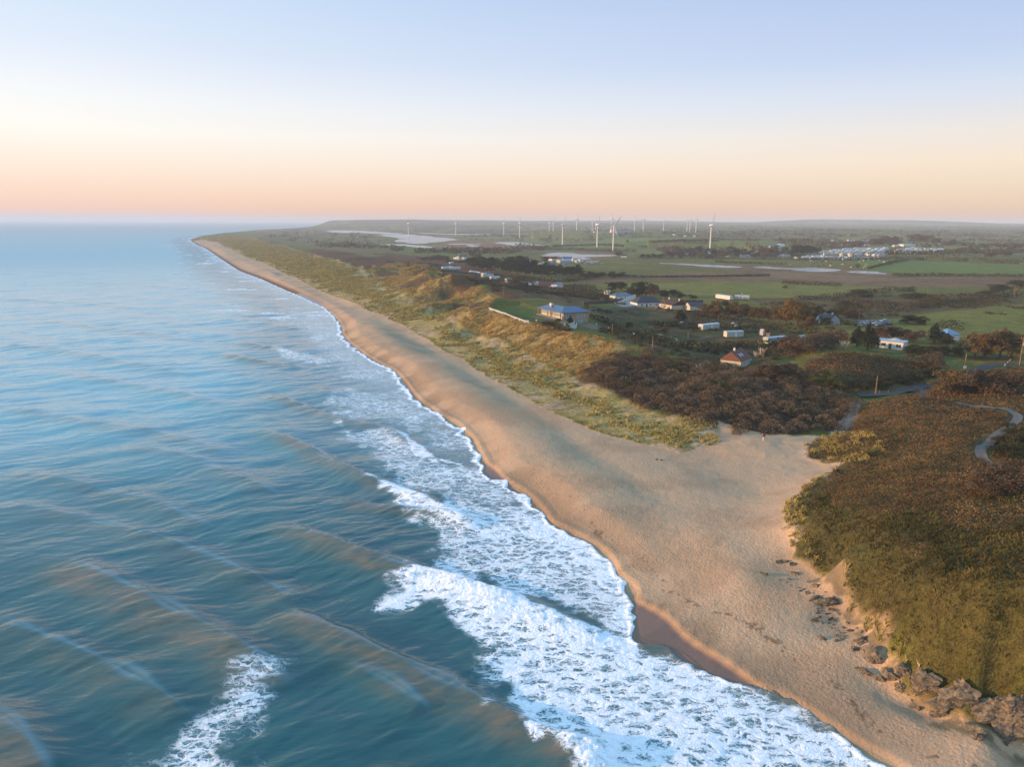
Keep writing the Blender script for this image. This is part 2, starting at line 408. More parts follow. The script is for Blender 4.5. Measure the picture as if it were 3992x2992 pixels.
def ground(x, y, fine=True):
    """height of the land and sea bed"""
    x = np.asarray(x, float); y = np.asarray(y, float)
    r = np.hypot(x, y)
    z = relief(x, y)
    sd = area_dist(x, y, LAND)
    k = sstep(2, 20, sd)
    z = z * k + (1 - k) * 1.45 * (1 - np.exp(-np.maximum(sd, 0) * 0.15 / 1.45)) * np.where(r > 900, .8, 1)
    sea = sstep(0, -6, sd)
    # foreshore: rises from the swash to the berm
    db, arcb, sb = poly_dist(x, y, BERM)
    dbs = db * sb
    z = z + .50 * sstep(-.9, .5, dbs) * sstep(75, 3, dbs) * sstep(700, 250, r) * sstep(.2, 1.6, sd)
    if fine:
        cusp = np.sin(arcb * 2.4 + 4 * vnoise(arcb / 5, arcb * 0, 4)) * (.5 + vnoise(arcb / 17, arcb * 0, 8))
        z = z + .10 * cusp * np.exp(-(dbs / 1.0) ** 2) * sstep(.3, 1.5, sd) * sstep(300, 120, r)
    dc, arcc, sc = poly_dist(x, y, CRESTLINE)
    dc = dc * sc                                       # positive on the landward side
    z = z + 2.4 * (sstep(8, -8, dc) - .5) * (sd > 3) * sstep(1500, 500, r) * sstep(60, 20, np.abs(dc)) * sstep(2, 9, sd) * sstep(CL_LEN, CL_LEN - 45, arcc)
    z = np.where(sd > 0, np.maximum(z, 0.03 + 0.02 * np.minimum(sd, 40)), z)
    # far hills on the skyline
    z = z + hill(x, y, -1150, 6800, 900, 900, 30) + hill(x, y, -300, 8800, 1600, 700, 22) + hill(x, y, 3300, 8200, 620, 600, 34) + hill(x, y, 4250, 8000, 820, 600, 40) \
        + hill(x, y, 1700, 8800, 900, 600, 18) + hill(x, y, 5600, 9000, 1600, 800, 8)
    far = sstep(1500, 3500, r)
    z = z + far * (fbm(x / 700, y / 700, 21, 4) - 0.5) * 22 * sstep(0, 900, sd)
    for u_, v_, z_, w_, dh in DUNES:
        X, Y = at(u_, v_, z_)
        z = z + hill(x, y, X, Y, w_, w_ * 1.25, dh, -.45)
    land = sstep(8, 40, sd)
    inl = sstep(40, 120, sd) * sstep(60, 130, r)
    if fine:
        head = sstep(0, 8, area_dist(x, y, HEADLAND))
        z = z + head * ((fbm(x / 16, y / 16, 31, 4) - 0.5) * 3.2 + (fbm(x / 3.5, y / 3.5, 33, 3) - 0.5) * 0.7)
        dune = sstep(26, 62, sd) * sstep(200, 120, sd) * (1 - head) * sstep(120, 230, r) * (1 - sstep(-9, 2, area_dist(x, y, PLATEAU)))
        z = z + dune * ((fbm(x / 26, y / 26, 41, 4) - 0.5) * 4.0 * sstep(30, 60, sd) + (fbm(x / 22, y / 22, 42, 3) - 0.5) * 1.6 + (fbm(x / 6, y / 6, 43, 3) - 0.5) * 1.0)
        z = z + land * (1 - head) * (fbm(x / 9, y / 9, 45, 2) - 0.5) * 0.25
        z = z + sstep(3, 10, sd) * (fbm(x / 1.3, y / 1.3, 47, 2) - 0.5) * 0.10 * sstep(260, 120, r)
    k = sstep(-3.5, .5, area_dist(x, y, LAWNFLAT)); z = z * (1 - k) + 12.75 * k
    k = sstep(-3, .5, area_dist(x, y, DRIVE)); z = z * (1 - k) + np.minimum(z, 10.35) * k
    z = np.where(sd < 0, np.minimum(z, 0.02 + 0.05 * sd), z)
    z = z * (1 - sea) + np.minimum(z, -1.0) * sea
    for n, poly, lv in PONDS:
        bx0 = min(p[0] for p in poly) - 270; bx1 = max(p[0] for p in poly) + 270
        by0 = min(p[1] for p in poly) - 270; by1 = max(p[1] for p in poly) + 270
        m = (x > bx0) & (x < bx1) & (y > by0) & (y < by1)
        if np.any(m):
            d = area_dist(x[m], y[m], poly) + (fbm(x[m] / 70, y[m] / 70, 51, 4) - .5) * 85
            cap = lv + .15 + .012 * np.maximum(-d - 4, 0) - .5 * sstep(-3, 5, d)
            z[m] = np.where(d > -260, np.minimum(z[m], cap), z[m])
    return z


ground = par(ground)


def g1(x, y):
    return float(ground(np.array([x]), np.array([y]))[0])


def survey(u, v):
    """where the sight line of a photograph point meets the land"""
    d = np.array(bearing(u, v))
    t = 25.0 * np.exp(np.linspace(0, math.log(14000 / 25), 900))
    x, y, z = d[0] * t, d[1] * t, H + d[2] * t
    g = ground(x, y)
    k = np.nonzero(z < g)[0]
    if len(k) == 0:
        i = len(t) - 1
        return (x[i], y[i], g[i])
    i = max(k[0], 1)
    lo, hi = t[i - 1], t[i]
    tt = np.linspace(lo, hi, 60)
    g = ground(d[0] * tt, d[1] * tt)
    j = max(np.nonzero(H + d[2] * tt < g)[0][0], 0) if np.any(H + d[2] * tt < g) else 59
    return (d[0] * tt[j], d[1] * tt[j], g[j])


def SV(pts):
    """an outline surveyed on the land, in the 3992 wide photograph"""
    return [survey(*p)[:2] for p in pts]


def SVT(pts):
    return SV([(p[0] * K, p[1] * K) for p in pts])


# ------------------------------------------------------------------ mesh and material helpers
def mesh_from(name, verts, faces, mat=None, smooth=False, parent=None):
    me = bpy.data.meshes.new(name)
    me.from_pydata([tuple(map(float, v)) for v in verts], [], [tuple(map(int, f)) for f in faces])
    if smooth:
        me.polygons.foreach_set('use_smooth', [True] * len(me.polygons))
    me.update()
    ob = bpy.data.objects.new(name, me)
    if mat:
        me.materials.append(mat)
    COL.objects.link(ob)
    if parent:
        ob.parent = parent
    return ob


def big_mesh(name, V, faces, mat=None, smooth=True, attrs=None):
    """a mesh from numpy arrays; faces is an (n, 3 or 4) array; attrs: name -> per-vertex float or colour"""
    me = bpy.data.meshes.new(name)
    nv, nf, k = len(V), len(faces), faces.shape[1]
    me.vertices.add(nv); me.loops.add(nf * k); me.polygons.add(nf)
    me.vertices.foreach_set('co', np.ascontiguousarray(V, dtype=np.float32).ravel())
    me.loops.foreach_set('vertex_index', np.ascontiguousarray(faces, dtype=np.int32).ravel())
    me.polygons.foreach_set('loop_start', np.arange(0, nf * k, k, dtype=np.int32))
    me.polygons.foreach_set('use_smooth', np.full(nf, smooth, dtype=bool))
    me.update(calc_edges=True)
    for an, av in (attrs or {}).items():
        if av.ndim == 2:
            a = me.attributes.new(an, 'FLOAT_COLOR', 'POINT')
            c = np.ones((nv, 4), np.float32); c[:, :3] = av[:, :3]
            a.data.foreach_set('color', c.ravel())
        else:
            a = me.attributes.new(an, 'FLOAT', 'POINT')
            a.data.foreach_set('value', av.astype(np.float32))
    ob = bpy.data.objects.new(name, me)
    if mat:
        me.materials.append(mat)
    COL.objects.link(ob)
    return ob


def grid_faces(nr, na):
    i = np.arange((nr - 1) * na).reshape(nr - 1, na)[:, :-1].ravel()
    return np.stack([i, i + 1, i + na + 1, i + na], 1)


class N:
    """small node-tree builder"""
    def __init__(s, name):
        s.m = bpy.data.materials.new(name); s.m.use_nodes = True
        s.t = s.m.node_tree; s.t.nodes.clear()
        s.out = s.t.nodes.new('ShaderNodeOutputMaterial')

    def new(s, typ, **kw):
        n = s.t.nodes.new(typ)
        for k, v in kw.items():
            setattr(n, k, v)
        return n

    def link(s, a, b):
        s.t.links.new(a, b)

    def put(s, sock, v):
        if isinstance(v, bpy.types.NodeSocket):
            s.link(v, sock)
        else:
            sock.default_value = v

    def attr(s, name, what='Fac'):
        return s.new('ShaderNodeAttribute', attribute_name=name).outputs[what]

    def pos(s):
        return s.new('ShaderNodeNewGeometry').outputs['Position']

    def math(s, op, a, b=0.0, c=None, clamp=False):
        n = s.new('ShaderNodeMath', operation=op); n.use_clamp = clamp
        s.put(n.inputs[0], a); s.put(n.inputs[1], b)
        if c is not None:
            s.put(n.inputs[2], c)
        return n.outputs[0]

    def mixc(s, f, a, b, mode='MIX'):
        n = s.new('ShaderNodeMix', data_type='RGBA', blend_type=mode)
        s.put(n.inputs[0], f); s.put(n.inputs[6], a); s.put(n.inputs[7], b)
        return n.outputs[2]

    def mixf(s, f, a, b):
        n = s.new('ShaderNodeMix', data_type='FLOAT')
        s.put(n.inputs[0], f); s.put(n.inputs[2], a); s.put(n.inputs[3], b)
        return n.outputs[0]

    def map(s, vec, scale=(1, 1, 1), rot=(0, 0, 0), loc=(0, 0, 0)):
        n = s.new('ShaderNodeMapping')
        s.link(vec, n.inputs['Vector'])
        n.inputs['Scale'].default_value = scale; n.inputs['Rotation'].default_value = rot; n.inputs['Location'].default_value = loc
        return n.outputs[0]

    def noise(s, vec, scale, detail=3.0, rough=0.55, dist=0.0, out='Fac'):
        n = s.new('ShaderNodeTexNoise')
        s.link(vec, n.inputs['Vector'])
        n.inputs['Scale'].default_value = scale; n.inputs['Detail'].default_value = detail
        n.inputs['Roughness'].default_value = rough; n.inputs['Distortion'].default_value = dist
        return n.outputs[out]

    def voro(s, vec, scale, feature='F1', out='Distance', rand=1.0):
        n = s.new('ShaderNodeTexVoronoi', feature=feature)
        s.link(vec, n.inputs['Vector'])
        n.inputs['Scale'].default_value = scale
        n.inputs['Randomness'].default_value = rand
        return n.outputs[out]

    def rng(s, v, a, b, c=0.0, d=1.0, smooth=True):
        n = s.new('ShaderNodeMapRange', interpolation_type='SMOOTHSTEP' if smooth else 'LINEAR')
        s.put(n.inputs['Value'], v)
        for k, q in (('From Min', a), ('From Max', b), ('To Min', c), ('To Max', d)):
            s.put(n.inputs[k], q)
        return n.outputs[0]

    def bump(s, h, dist=1.0, strength=1.0, normal=None):
        n = s.new('ShaderNodeBump')
        s.put(n.inputs['Height'], h); s.put(n.inputs['Distance'], dist); s.put(n.inputs['Strength'], strength)
        if normal is not None:
            s.link(normal, n.inputs['Normal'])
        return n.outputs[0]

    def bsdf(s, color, rough=0.9, spec=0.2, normal=None, **kw):
        b = s.new('ShaderNodeBsdfPrincipled')
        s.put(b.inputs['Base Color'], color); s.put(b.inputs['Roughness'], rough)
        s.put(b.inputs['Specular IOR Level'], spec)
        for k, v in kw.items():
            s.put(b.inputs[k], v)
        if normal is not None:
            s.link(normal, b.inputs['Normal'])
        return b

    def done(s, shader):
        s.link(shader.outputs[0], s.out.inputs['Surface'])
        return s.m


def plain(name, color, rough=0.8, vary=0.15, scale=3.0, spec=0.2, metal=0.0):
    """a painted or natural surface with slight uneven tone"""
    n = N(name)
    tc = n.new('ShaderNodeTexCoord').outputs['Object']
    f = n.noise(tc, scale, 4, 0.6)
    k = n.rng(f, 0.3, 0.7, 1 - vary, 1 + vary, False)
    cb = n.new('ShaderNodeCombineColor')
    for i in range(3):
        n.link(k, cb.inputs[i])
    c = n.mixc(1.0, (*color[:3], 1), cb.outputs[0], 'MULTIPLY')
    return n.done(n.bsdf(c, rough, spec, Metallic=metal))


def tag(o, label=None, cat=None, group=None, kind=None):
    if label: o['label'] = label
    if cat: o['category'] = cat
    if group: o['group'] = group
    if kind: o['kind'] = kind
    return o


# ------------------------------------------------------------------ the land: one sheet, dense near the beach, coarse far off
def polar_grid(az0, az1, na, deps, r_extra=()):
    az = np.linspace(az0, az1, na)
    r = np.concatenate([H / np.tan(np.radians(deps)), np.array(r_extra, float)])
    A, R = np.meshgrid(az, r)
    return R * np.sin(A), R * np.cos(A), len(r), na


def pick(a, b, k):
    return a + (b - a) * k[:, None]


_dep = np.concatenate([np.linspace(52, 46, 14)[:-1], np.linspace(46, 12, 560)[:-1], np.linspace(12, 1.2, 330)[:-1], np.linspace(1.2, 0.12, 90)])
GX, GY, gnr, gna = polar_grid(math.radians(-42), math.radians(58), 1500, _dep[_dep > .16], [22500, 24000])
gx, gy = GX.ravel(), GY.ravel()
gz = ground(gx, gy)
gr = np.hypot(gx, gy)
gsd = area_dist(gx, gy, LAND)

A3 = lambda *c: np.array(c, float)
n_a = fbm(gx / 40, gy / 40, 61, 4); n_b = fbm(gx / 8, gy / 8, 63, 4); n_c = fbm(gx / 2.2, gy / 2.2, 65, 3); n_d = fbm(gx / 170, gy / 170, 67, 4)
n_e = vnoise_p(gx / 0.8, gy / 0.8, 69)

# plain: fields, then the marsh, the heath, the dunes, the beach laid over them
g_green, g_olive, g_dark = A3(.080, .086, .022), A3(.118, .106, .030), A3(.046, .046, .018)
col = pick(g_green, g_olive, sstep(.38, .62, n_a * .5 + n_d * .5))
col = pick(col, g_dark[None, :], sstep(.55, .8, n_b) * .5)
# far patchwork of fields
fx, fy = gx / 260 + (n_d - .5) * .5, gy / 330 + (n_a - .5) * .3
cell = _hash(np.floor(fx + .35 * np.floor(fy)), np.floor(fy), 5)
patch = np.where(cell[:, None] < .35, A3(.085, .105, .03), np.where(cell[:, None] < .6, A3(.125, .13, .042), np.where(cell[:, None] < .8, A3(.09, .075, .036), A3(.15, .125, .065))))
col = pick(col, patch, sstep(1000, 1700, gr) * .75)
fd = np.minimum(np.abs((fx + .35 * np.floor(fy)) % 1 - .5), np.abs(fy % 1 - .5))
col = pick(col, A3(.022, .024, .014)[None, :], sstep(.05, .02, fd - .35 * 0) * sstep(1300, 2200, gr) * .9 * (fd < .06))
col = pick(col, A3(.035, .032, .022)[None, :], sstep(.50, .62, n_d) * sstep(2300, 3500, gr) * .8)

ZONES = [
    # (outline in the wide photograph, colour, second colour, edge softness in metres)
    ([(1200, 975), (1420, 935), (1500, 962), (1640, 972), (1740, 985), (1880, 1040), (2300, 1120), (2260, 1150), (1950, 1140), (1700, 1100), (1350, 1030)], (0.090, 0.043, 0.025), (0.065, 0.041, 0.023), 14),   # brown heath
    ([(1050, 905), (1420, 915), (1560, 955), (1460, 1000), (1200, 960), (1000, 940)], (0.087, 0.081, 0.038), (0.109, 0.090, 0.041), 25),
    ([(1430, 940), (1600, 962), (1760, 985), (1900, 1005), (2060, 1010), (1900, 1030), (1760, 1010), (1650, 990), (1500, 975)], (0.065, 0.102, 0.026), (0.087, 0.109, 0.029), 10),   # green meadow by the white house
    ([(1700, 950), (1760, 936), (1900, 932), (2150, 960), (2380, 975), (2100, 972), (1850, 975), (1780, 968)], (0.152, 0.099, 0.061), (0.123, 0.080, 0.051), 12),     # reeds
    ([(2060, 1002), (2160, 982), (2350, 984), (2470, 993), (2440, 1003), (2250, 1020)], (0.145, 0.087, 0.051), (0.109, 0.087, 0.043), 12),
    ([(2520, 1028), (2900, 1034), (3000, 1040), (3300, 1045), (3500, 1070), (3992, 1080), (3992, 1120), (3400, 1118), (2980, 1098), (2500, 1095), (2300, 1108), (2200, 1095), (2420, 1072), (2900, 1062)], (0.090, 0.058, 0.035), (0.131, 0.087, 0.052), 14),     # dark marsh
    ([(2950, 1060), (3220, 1066), (3400, 1080), (3600, 1092), (3350, 1100), (3000, 1085)], (0.152, 0.102, 0.068), (0.116, 0.080, 0.052), 14),
    ([(2260, 1110), (2700, 1100), (3000, 1100), (3300, 1112), (3600, 1128), (3100, 1165), (2850, 1170), (2500, 1140)], (0.123, 0.123, 0.035), (0.094, 0.109, 0.029), 10),   # bright meadow
    ([(3330, 1270), (3700, 1200), (3992, 1180), (3992, 1310), (3650, 1320)], (0.116, 0.119, 0.032), (0.090, 0.104, 0.029), 8),
    ([(2900, 1165), (3300, 1150), (3700, 1150), (3992, 1140), (3992, 1185), (3500, 1235), (3300, 1265), (3150, 1250)], (0.058, 0.046, 0.023), (0.087, 0.070, 0.029), 10),
    ([(3300, 1010), (3992, 1030), (3992, 1068), (3500, 1070), (3380, 1050)], (0.065, 0.109, 0.025), (0.087, 0.123, 0.029), 8),
    ([(2400, 975), (2770, 945), (3050, 945), (3000, 965), (2700, 990), (2450, 992)], (0.116, 0.131, 0.036), (0.087, 0.116, 0.032), 12),
    ([(2100, 955), (2400, 925), (2750, 930), (2740, 945), (2380, 965), (2180, 975)], (0.109, 0.131, 0.041), (0.087, 0.123, 0.036), 12),
    ([(1450, 972), (1680, 985), (1760, 1000), (1720, 1008), (1560, 992)], (0.065, 0.094, 0.029), (0.087, 0.087, 0.029), 8),
]
for poly, c1, c2, soft in ZONES:
    P = SV(poly)
    d = area_dist(gx, gy, P) + (n_a - .5) * soft * 2.2 + (n_b - .5) * soft * .8
    w = sstep(-soft * .3, soft * .3, d)
    col = pick(col, pick(A3(*c1), A3(*c2), sstep(.35, .65, n_b * .6 + n_a * .4)), w)

HEATH2 = SV([(1900, 1128), (1990, 1105), (2150, 1120), (2320, 1135), (2345, 1165), (2270, 1185), (2230, 1195), (2120, 1165), (2060, 1160), (1965, 1168)])
col = pick(col, pick(A3(.070, .040, .024), A3(.095, .062, .030), sstep(.4, .6, n_b)), sstep(-3, 3, area_dist(gx, gy, HEATH2) + (n_b - .5) * 8))
col = col * np.array([1.28, 1.16, .86])

# dune country: olive marram in front, golden bank behind, brown heath on the lee
DUNE = TT([(430, 516, 4), (470, 524, 4), (490, 535, 4), (600, 583, 4), (700, 628, 4), (776, 656, 4), (846, 690, 4), (916, 725, 4), (1000, 772, 4), (1100, 832, 4), (1200, 888, 4), (1300, 930, 4), (1400, 955, 4), (1470, 968, 4.5), (1551, 940, 5),
           (1551, 913, 5), (1428, 889, 5.4), (1337, 847, 5.4), (1262, 820, 5.4)])
BANK = SV([(1262 * K, 820 * K), (1187 * K, 790 * K), (1127 * K, 756 * K), (1035 * K, 725 * K), (1004 * K, 711 * K), (942 * K, 679 * K), (898 * K, 653 * K), (834 * K, 625 * K), (1440, 1050), (1500, 1035), (1660, 1030), (1720, 1060), (1760, 1090), (1860, 1120), (1925, 1150),
           (1960, 1160), (1910, 1205), (2047, 1262), (2134, 1270), (2237, 1304), (2320, 1310), (2420, 1340), (2440, 1380), (2330, 1420)])
DUNE += SV([(1187 * K, 790 * K), (1127 * K, 756 * K), (1035 * K, 725 * K), (942 * K, 679 * K), (834 * K, 625 * K), (1380, 1040), (1250, 1000), (1120, 960), (1000, 930), (880, 915)])
d_d = area_dist(gx, gy, DUNE) + (n_b - .5) * 7 + (n_c - .5) * 3
w_dune = sstep(-1.5, 2.5, d_d)
marram_far = pick(A3(.340, .240, .076), A3(.240, .178, .060), sstep(.4, .62, n_b))
sandy = sstep(.50, .66, n_c * .55 + n_b * .45) * sstep(17, 2, d_d) * .9
m_col = pick(marram_far, A3(.42, .29, .17)[None, :], sandy)
col = pick(col, m_col, w_dune)
d_b = area_dist(gx, gy, BANK) + (n_b - .5) * 5
w_bank = sstep(-1.5, 2, d_b)
col = pick(col, pick(A3(.310, .205, .066), A3(.210, .145, .046), sstep(.42, .66, n_c * .6 + n_b * .4)), w_bank)
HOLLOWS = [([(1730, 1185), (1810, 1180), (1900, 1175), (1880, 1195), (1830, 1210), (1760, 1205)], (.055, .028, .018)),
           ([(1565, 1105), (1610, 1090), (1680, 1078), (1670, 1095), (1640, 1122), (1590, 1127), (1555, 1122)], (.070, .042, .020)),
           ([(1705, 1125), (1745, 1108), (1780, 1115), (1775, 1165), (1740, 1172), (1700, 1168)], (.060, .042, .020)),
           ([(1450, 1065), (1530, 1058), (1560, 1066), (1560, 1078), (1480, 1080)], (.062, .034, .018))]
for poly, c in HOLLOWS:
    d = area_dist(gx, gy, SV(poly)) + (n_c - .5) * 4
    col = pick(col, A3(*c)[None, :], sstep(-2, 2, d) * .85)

# lawn, gardens
LAWN = SV([(1912, 1206), (1925, 1198), (2000, 1200), (2075, 1205), (2085, 1225), (2110, 1240), (2092, 1258), (2055, 1262)])
w = sstep(-.8, .8, area_dist(gx, gy, LAWN))
col = pick(col, pick(A3(.050, .085, .016), A3(.065, .100, .020), n_c), w)
GARD = SV([(2320, 1215), (2460, 1200), (2760, 1215), (2980, 1250), (3080, 1290), (3200, 1340), (3060, 1370), (2960, 1420), (2720, 1400), (2560, 1370), (2440, 1345), (2330, 1270)])
w = sstep(-3, 3, area_dist(gx, gy, GARD) + (n_b - .5) * 6)
col = pick(col, pick(A3(.048, .050, .016), A3(.082, .064, .024), sstep(.4, .62, n_b)), w)
KNOLL = SV([(3080, 1480), (3120, 1440), (3250, 1375), (3420, 1388), (3520, 1410), (3700, 1450), (3560, 1490), (3350, 1530), (3200, 1580)])
w = sstep(-2, 3, area_dist(gx, gy, KNOLL) + (n_b - .5) * 8)
col = pick(col, pick(A3(.060, .046, .016), A3(.085, .045, .018), sstep(.4, .6, n_b)), w)
BLAWN = SV([(3420, 1368), (3560, 1380), (3740, 1398), (3690, 1412), (3560, 1414), (3480, 1392)])
w = sstep(-.8, 1, area_dist(gx, gy, BLAWN))
col = pick(col, A3(.056, .088, .026)[None, :], w)
SCRUB = SV([(2262, 1478), (2340, 1420), (2440, 1390), (2600, 1395), (2800, 1430), (3000, 1440), (3090, 1480), (3330, 1560), (3330, 1620), (3270, 1680), (3090, 1695), (2900, 1690), (2700, 1640), (2500, 1580)])
w_scr = sstep(-2, 2, area_dist(gx, gy, SCRUB) + (n_b - .5) * 5)
col = pick(col, pick(A3(.036, .023, .015), A3(.050, .027, .014), n_b), w_scr)
d_h = area_dist(gx, gy, HEADLAND) + (n_c - .5) * 4.5 + (n_b - .5) * 3.5
w_head = sstep(-1.5, 1.8, d_h)
hd = pick(A3(.094, .055, .020), A3(.076, .066, .019), sstep(20, 5, d_h + (n_b - .5) * 16) * sstep(150, 112, gy))
hd = pick(hd, A3(.074, .062, .019)[None, :], sstep(.46, .60, n_b) * .7)
hd = pick(hd, A3(.050, .038, .014)[None, :], sstep(.58, .76, n_c) * .5)
col = pick(col, hd, w_head)

# beach
SAND = TT([(1640, 1060, 5), (1640, 1000, 5), (1551, 940, 5)])  # (kept for the outline below)
m_edge = area_dist(gx, gy, DUNE)
GAP = TT([(1551, 913, 5), (1662, 937, 5.2), (1760, 935, 5.6), (1792, 935, 6), (1740, 960, 5.5), (1738, 982, 5.5), (1818, 1000, 6), (1775, 1032, 6), (1716, 1065, 6), (1697, 1110, 6), (1703, 1160, 5.8), (1722, 1200, 5.4), (1760, 1225, 5.2), (1790, 1250, 5),
          (1880, 1345, 4.8), (1958, 1440, 4.9), (2045, 1500, 4.6), (2130, 1536, 4.2), (2212, 1556, 4.2), (2330, 1590, 4.4), (2500, 1700, 5)])
FRONT = TT([(413, 519, 3), (440, 517, 4), (470, 524, 4), (490, 535, 4), (600, 583, 4), (700, 628, 4), (776, 656, 4), (846, 690, 4), (916, 725, 4), (1000, 772, 4), (1100, 832, 4), (1200, 888, 4), (1300, 930, 4), (1400, 955, 4), (1470, 968, 4.5), (1551, 940, 5)])
BEACH = FRONT + GAP + [(140, -60)] + [(95, -40), (75, 10), (60, 36), (48, 56)] + [p for p in EDGE[::-1] if p[1] < 2060]
d_s = area_dist(gx, gy, BEACH) + (n_c - .5) * 2.0 * sstep(-6, 6, gsd - 8)
w_sand = np.maximum(sstep(-.8, .8, d_s), sstep(1.5, 0, gsd)) * sstep(-400, -1, d_s)
far_beach = sstep(3, 0, gsd) * (gr > 1800)
dry = pick(A3(.43, .285, .170), A3(.36, .235, .138), sstep(.4, .65, n_b * .6 + n_a * .4))
d_berm, _, s_berm = poly_dist_p(gx, gy, BERM)
wet = np.where(gr < 520, np.where(s_berm < 0, sstep(-.3, 1.2, d_berm), 0), sstep(7, 2, gsd))
sand = pick(dry, A3(.155, .078, .042)[None, :], wet)
damp = sstep(9, 1.5, d_berm) * (s_berm > 0) * sstep(600, 300, gr)
sand = sand * (1 - .22 * damp * sstep(.3, .6, n_b))[:, None]
# strand line of weed along the top of the foreshore
d_w = np.abs(d_berm - 6.0 - (fbm(gx / 9, gy / 9, 71, 3) - .5) * 5.5)
weed = sstep(1.1, .2, d_w) * (s_berm > 0) * sstep(.56, .66, fbm(gx / .5, gy / .5, 73, 2) * .6 + fbm(gx / 3, gy / 3, 75, 2) * .4) * sstep(190, 120, gr)
sand = pick(sand, A3(.09, .052, .030)[None, :], weed * .65)
col = pick(col, sand, np.clip(w_sand + far_beach, 0, 1))
w_sand = np.clip(w_sand + far_beach, 0, 1)
# gravel apron on the beach below the rocks stays sand; soil bank at the foot of the headland
col = pick(col, A3(.44, .30, .19)[None, :], sstep(2.2, .4, np.abs(d_h)) * sstep(.42, .6, n_c) * (gr < 230) * sstep(100, 112, gy) * .8)
col = pick(col, A3(.15, .115, .065)[None, :], sstep(2.6, .6, np.abs(d_h + .6)) * sstep(.46, .6, n_c) * sstep(112, 98, gy) * .9)

rough_attr = w_sand * wet * (gr < 600)
gv = np.stack([gx, gy, gz], 1)
n = N('land_surface')
base = n.attr('cover', 'Color')
pos = n.pos()
sandm = n.attr('sand'); wetm = n.attr('wet')
f1 = n.noise(pos, 0.9, 4, 0.65); f2 = n.noise(pos, 4.0, 3, 0.6); f0 = n.noise(pos, 0.12, 4, 0.6)
veg_k = n.math('MULTIPLY', n.math('MULTIPLY', n.rng(f1, .3, .7, .62, 1.4, False), n.rng(f2, .3, .7, .62, 1.4, False)), n.rng(f0, .3, .7, .8, 1.22, False))
sand_k = n.math('MULTIPLY', n.rng(f2, .3, .7, .84, 1.13, False), n.rng(f1, .3, .7, .95, 1.05, False))
k = n.mixf(sandm, veg_k, sand_k)
cb = n.new('ShaderNodeCombineColor')
for i in range(3):
    n.link(k, cb.inputs[i])
c = n.mixc(1.0, base, cb.outputs[0], 'MULTIPLY')
# footprints and wind ripples in the sand, tussocks elsewhere
fp = n.math('MULTIPLY', n.noise(pos, 2.3, 3, 0.6), n.rng(n.noise(pos, .16, 3), .35, .6, .5, 1.3))
rip = n.noise(n.map(pos, (1.0, .35, 1), (0, 0, .9)), 1.1, 3, .55)
hs = n.math('ADD', n.math('MULTIPLY', fp, .24), n.math('MULTIPLY', rip, .04))
hs = n.math('MULTIPLY', hs, n.mixf(wetm, 1.0, .12))
hv = n.math('ADD', n.math('MULTIPLY', f1, .8), n.math('MULTIPLY', f2, .45))
hh = n.mixf(sandm, hv, hs)
nb = n.bump(hh, 1.0, .75)
b = n.bsdf(c, n.mixf(wetm, .95, .30), n.mixf(wetm, .1, .5), nb)
M_LAND = n.done(b)
land = big_mesh('ground', gv, grid_faces(gnr, gna), M_LAND, True, {'cover': col, 'sand': w_sand, 'wet': rough_attr})
land['kind'] = 'structure'
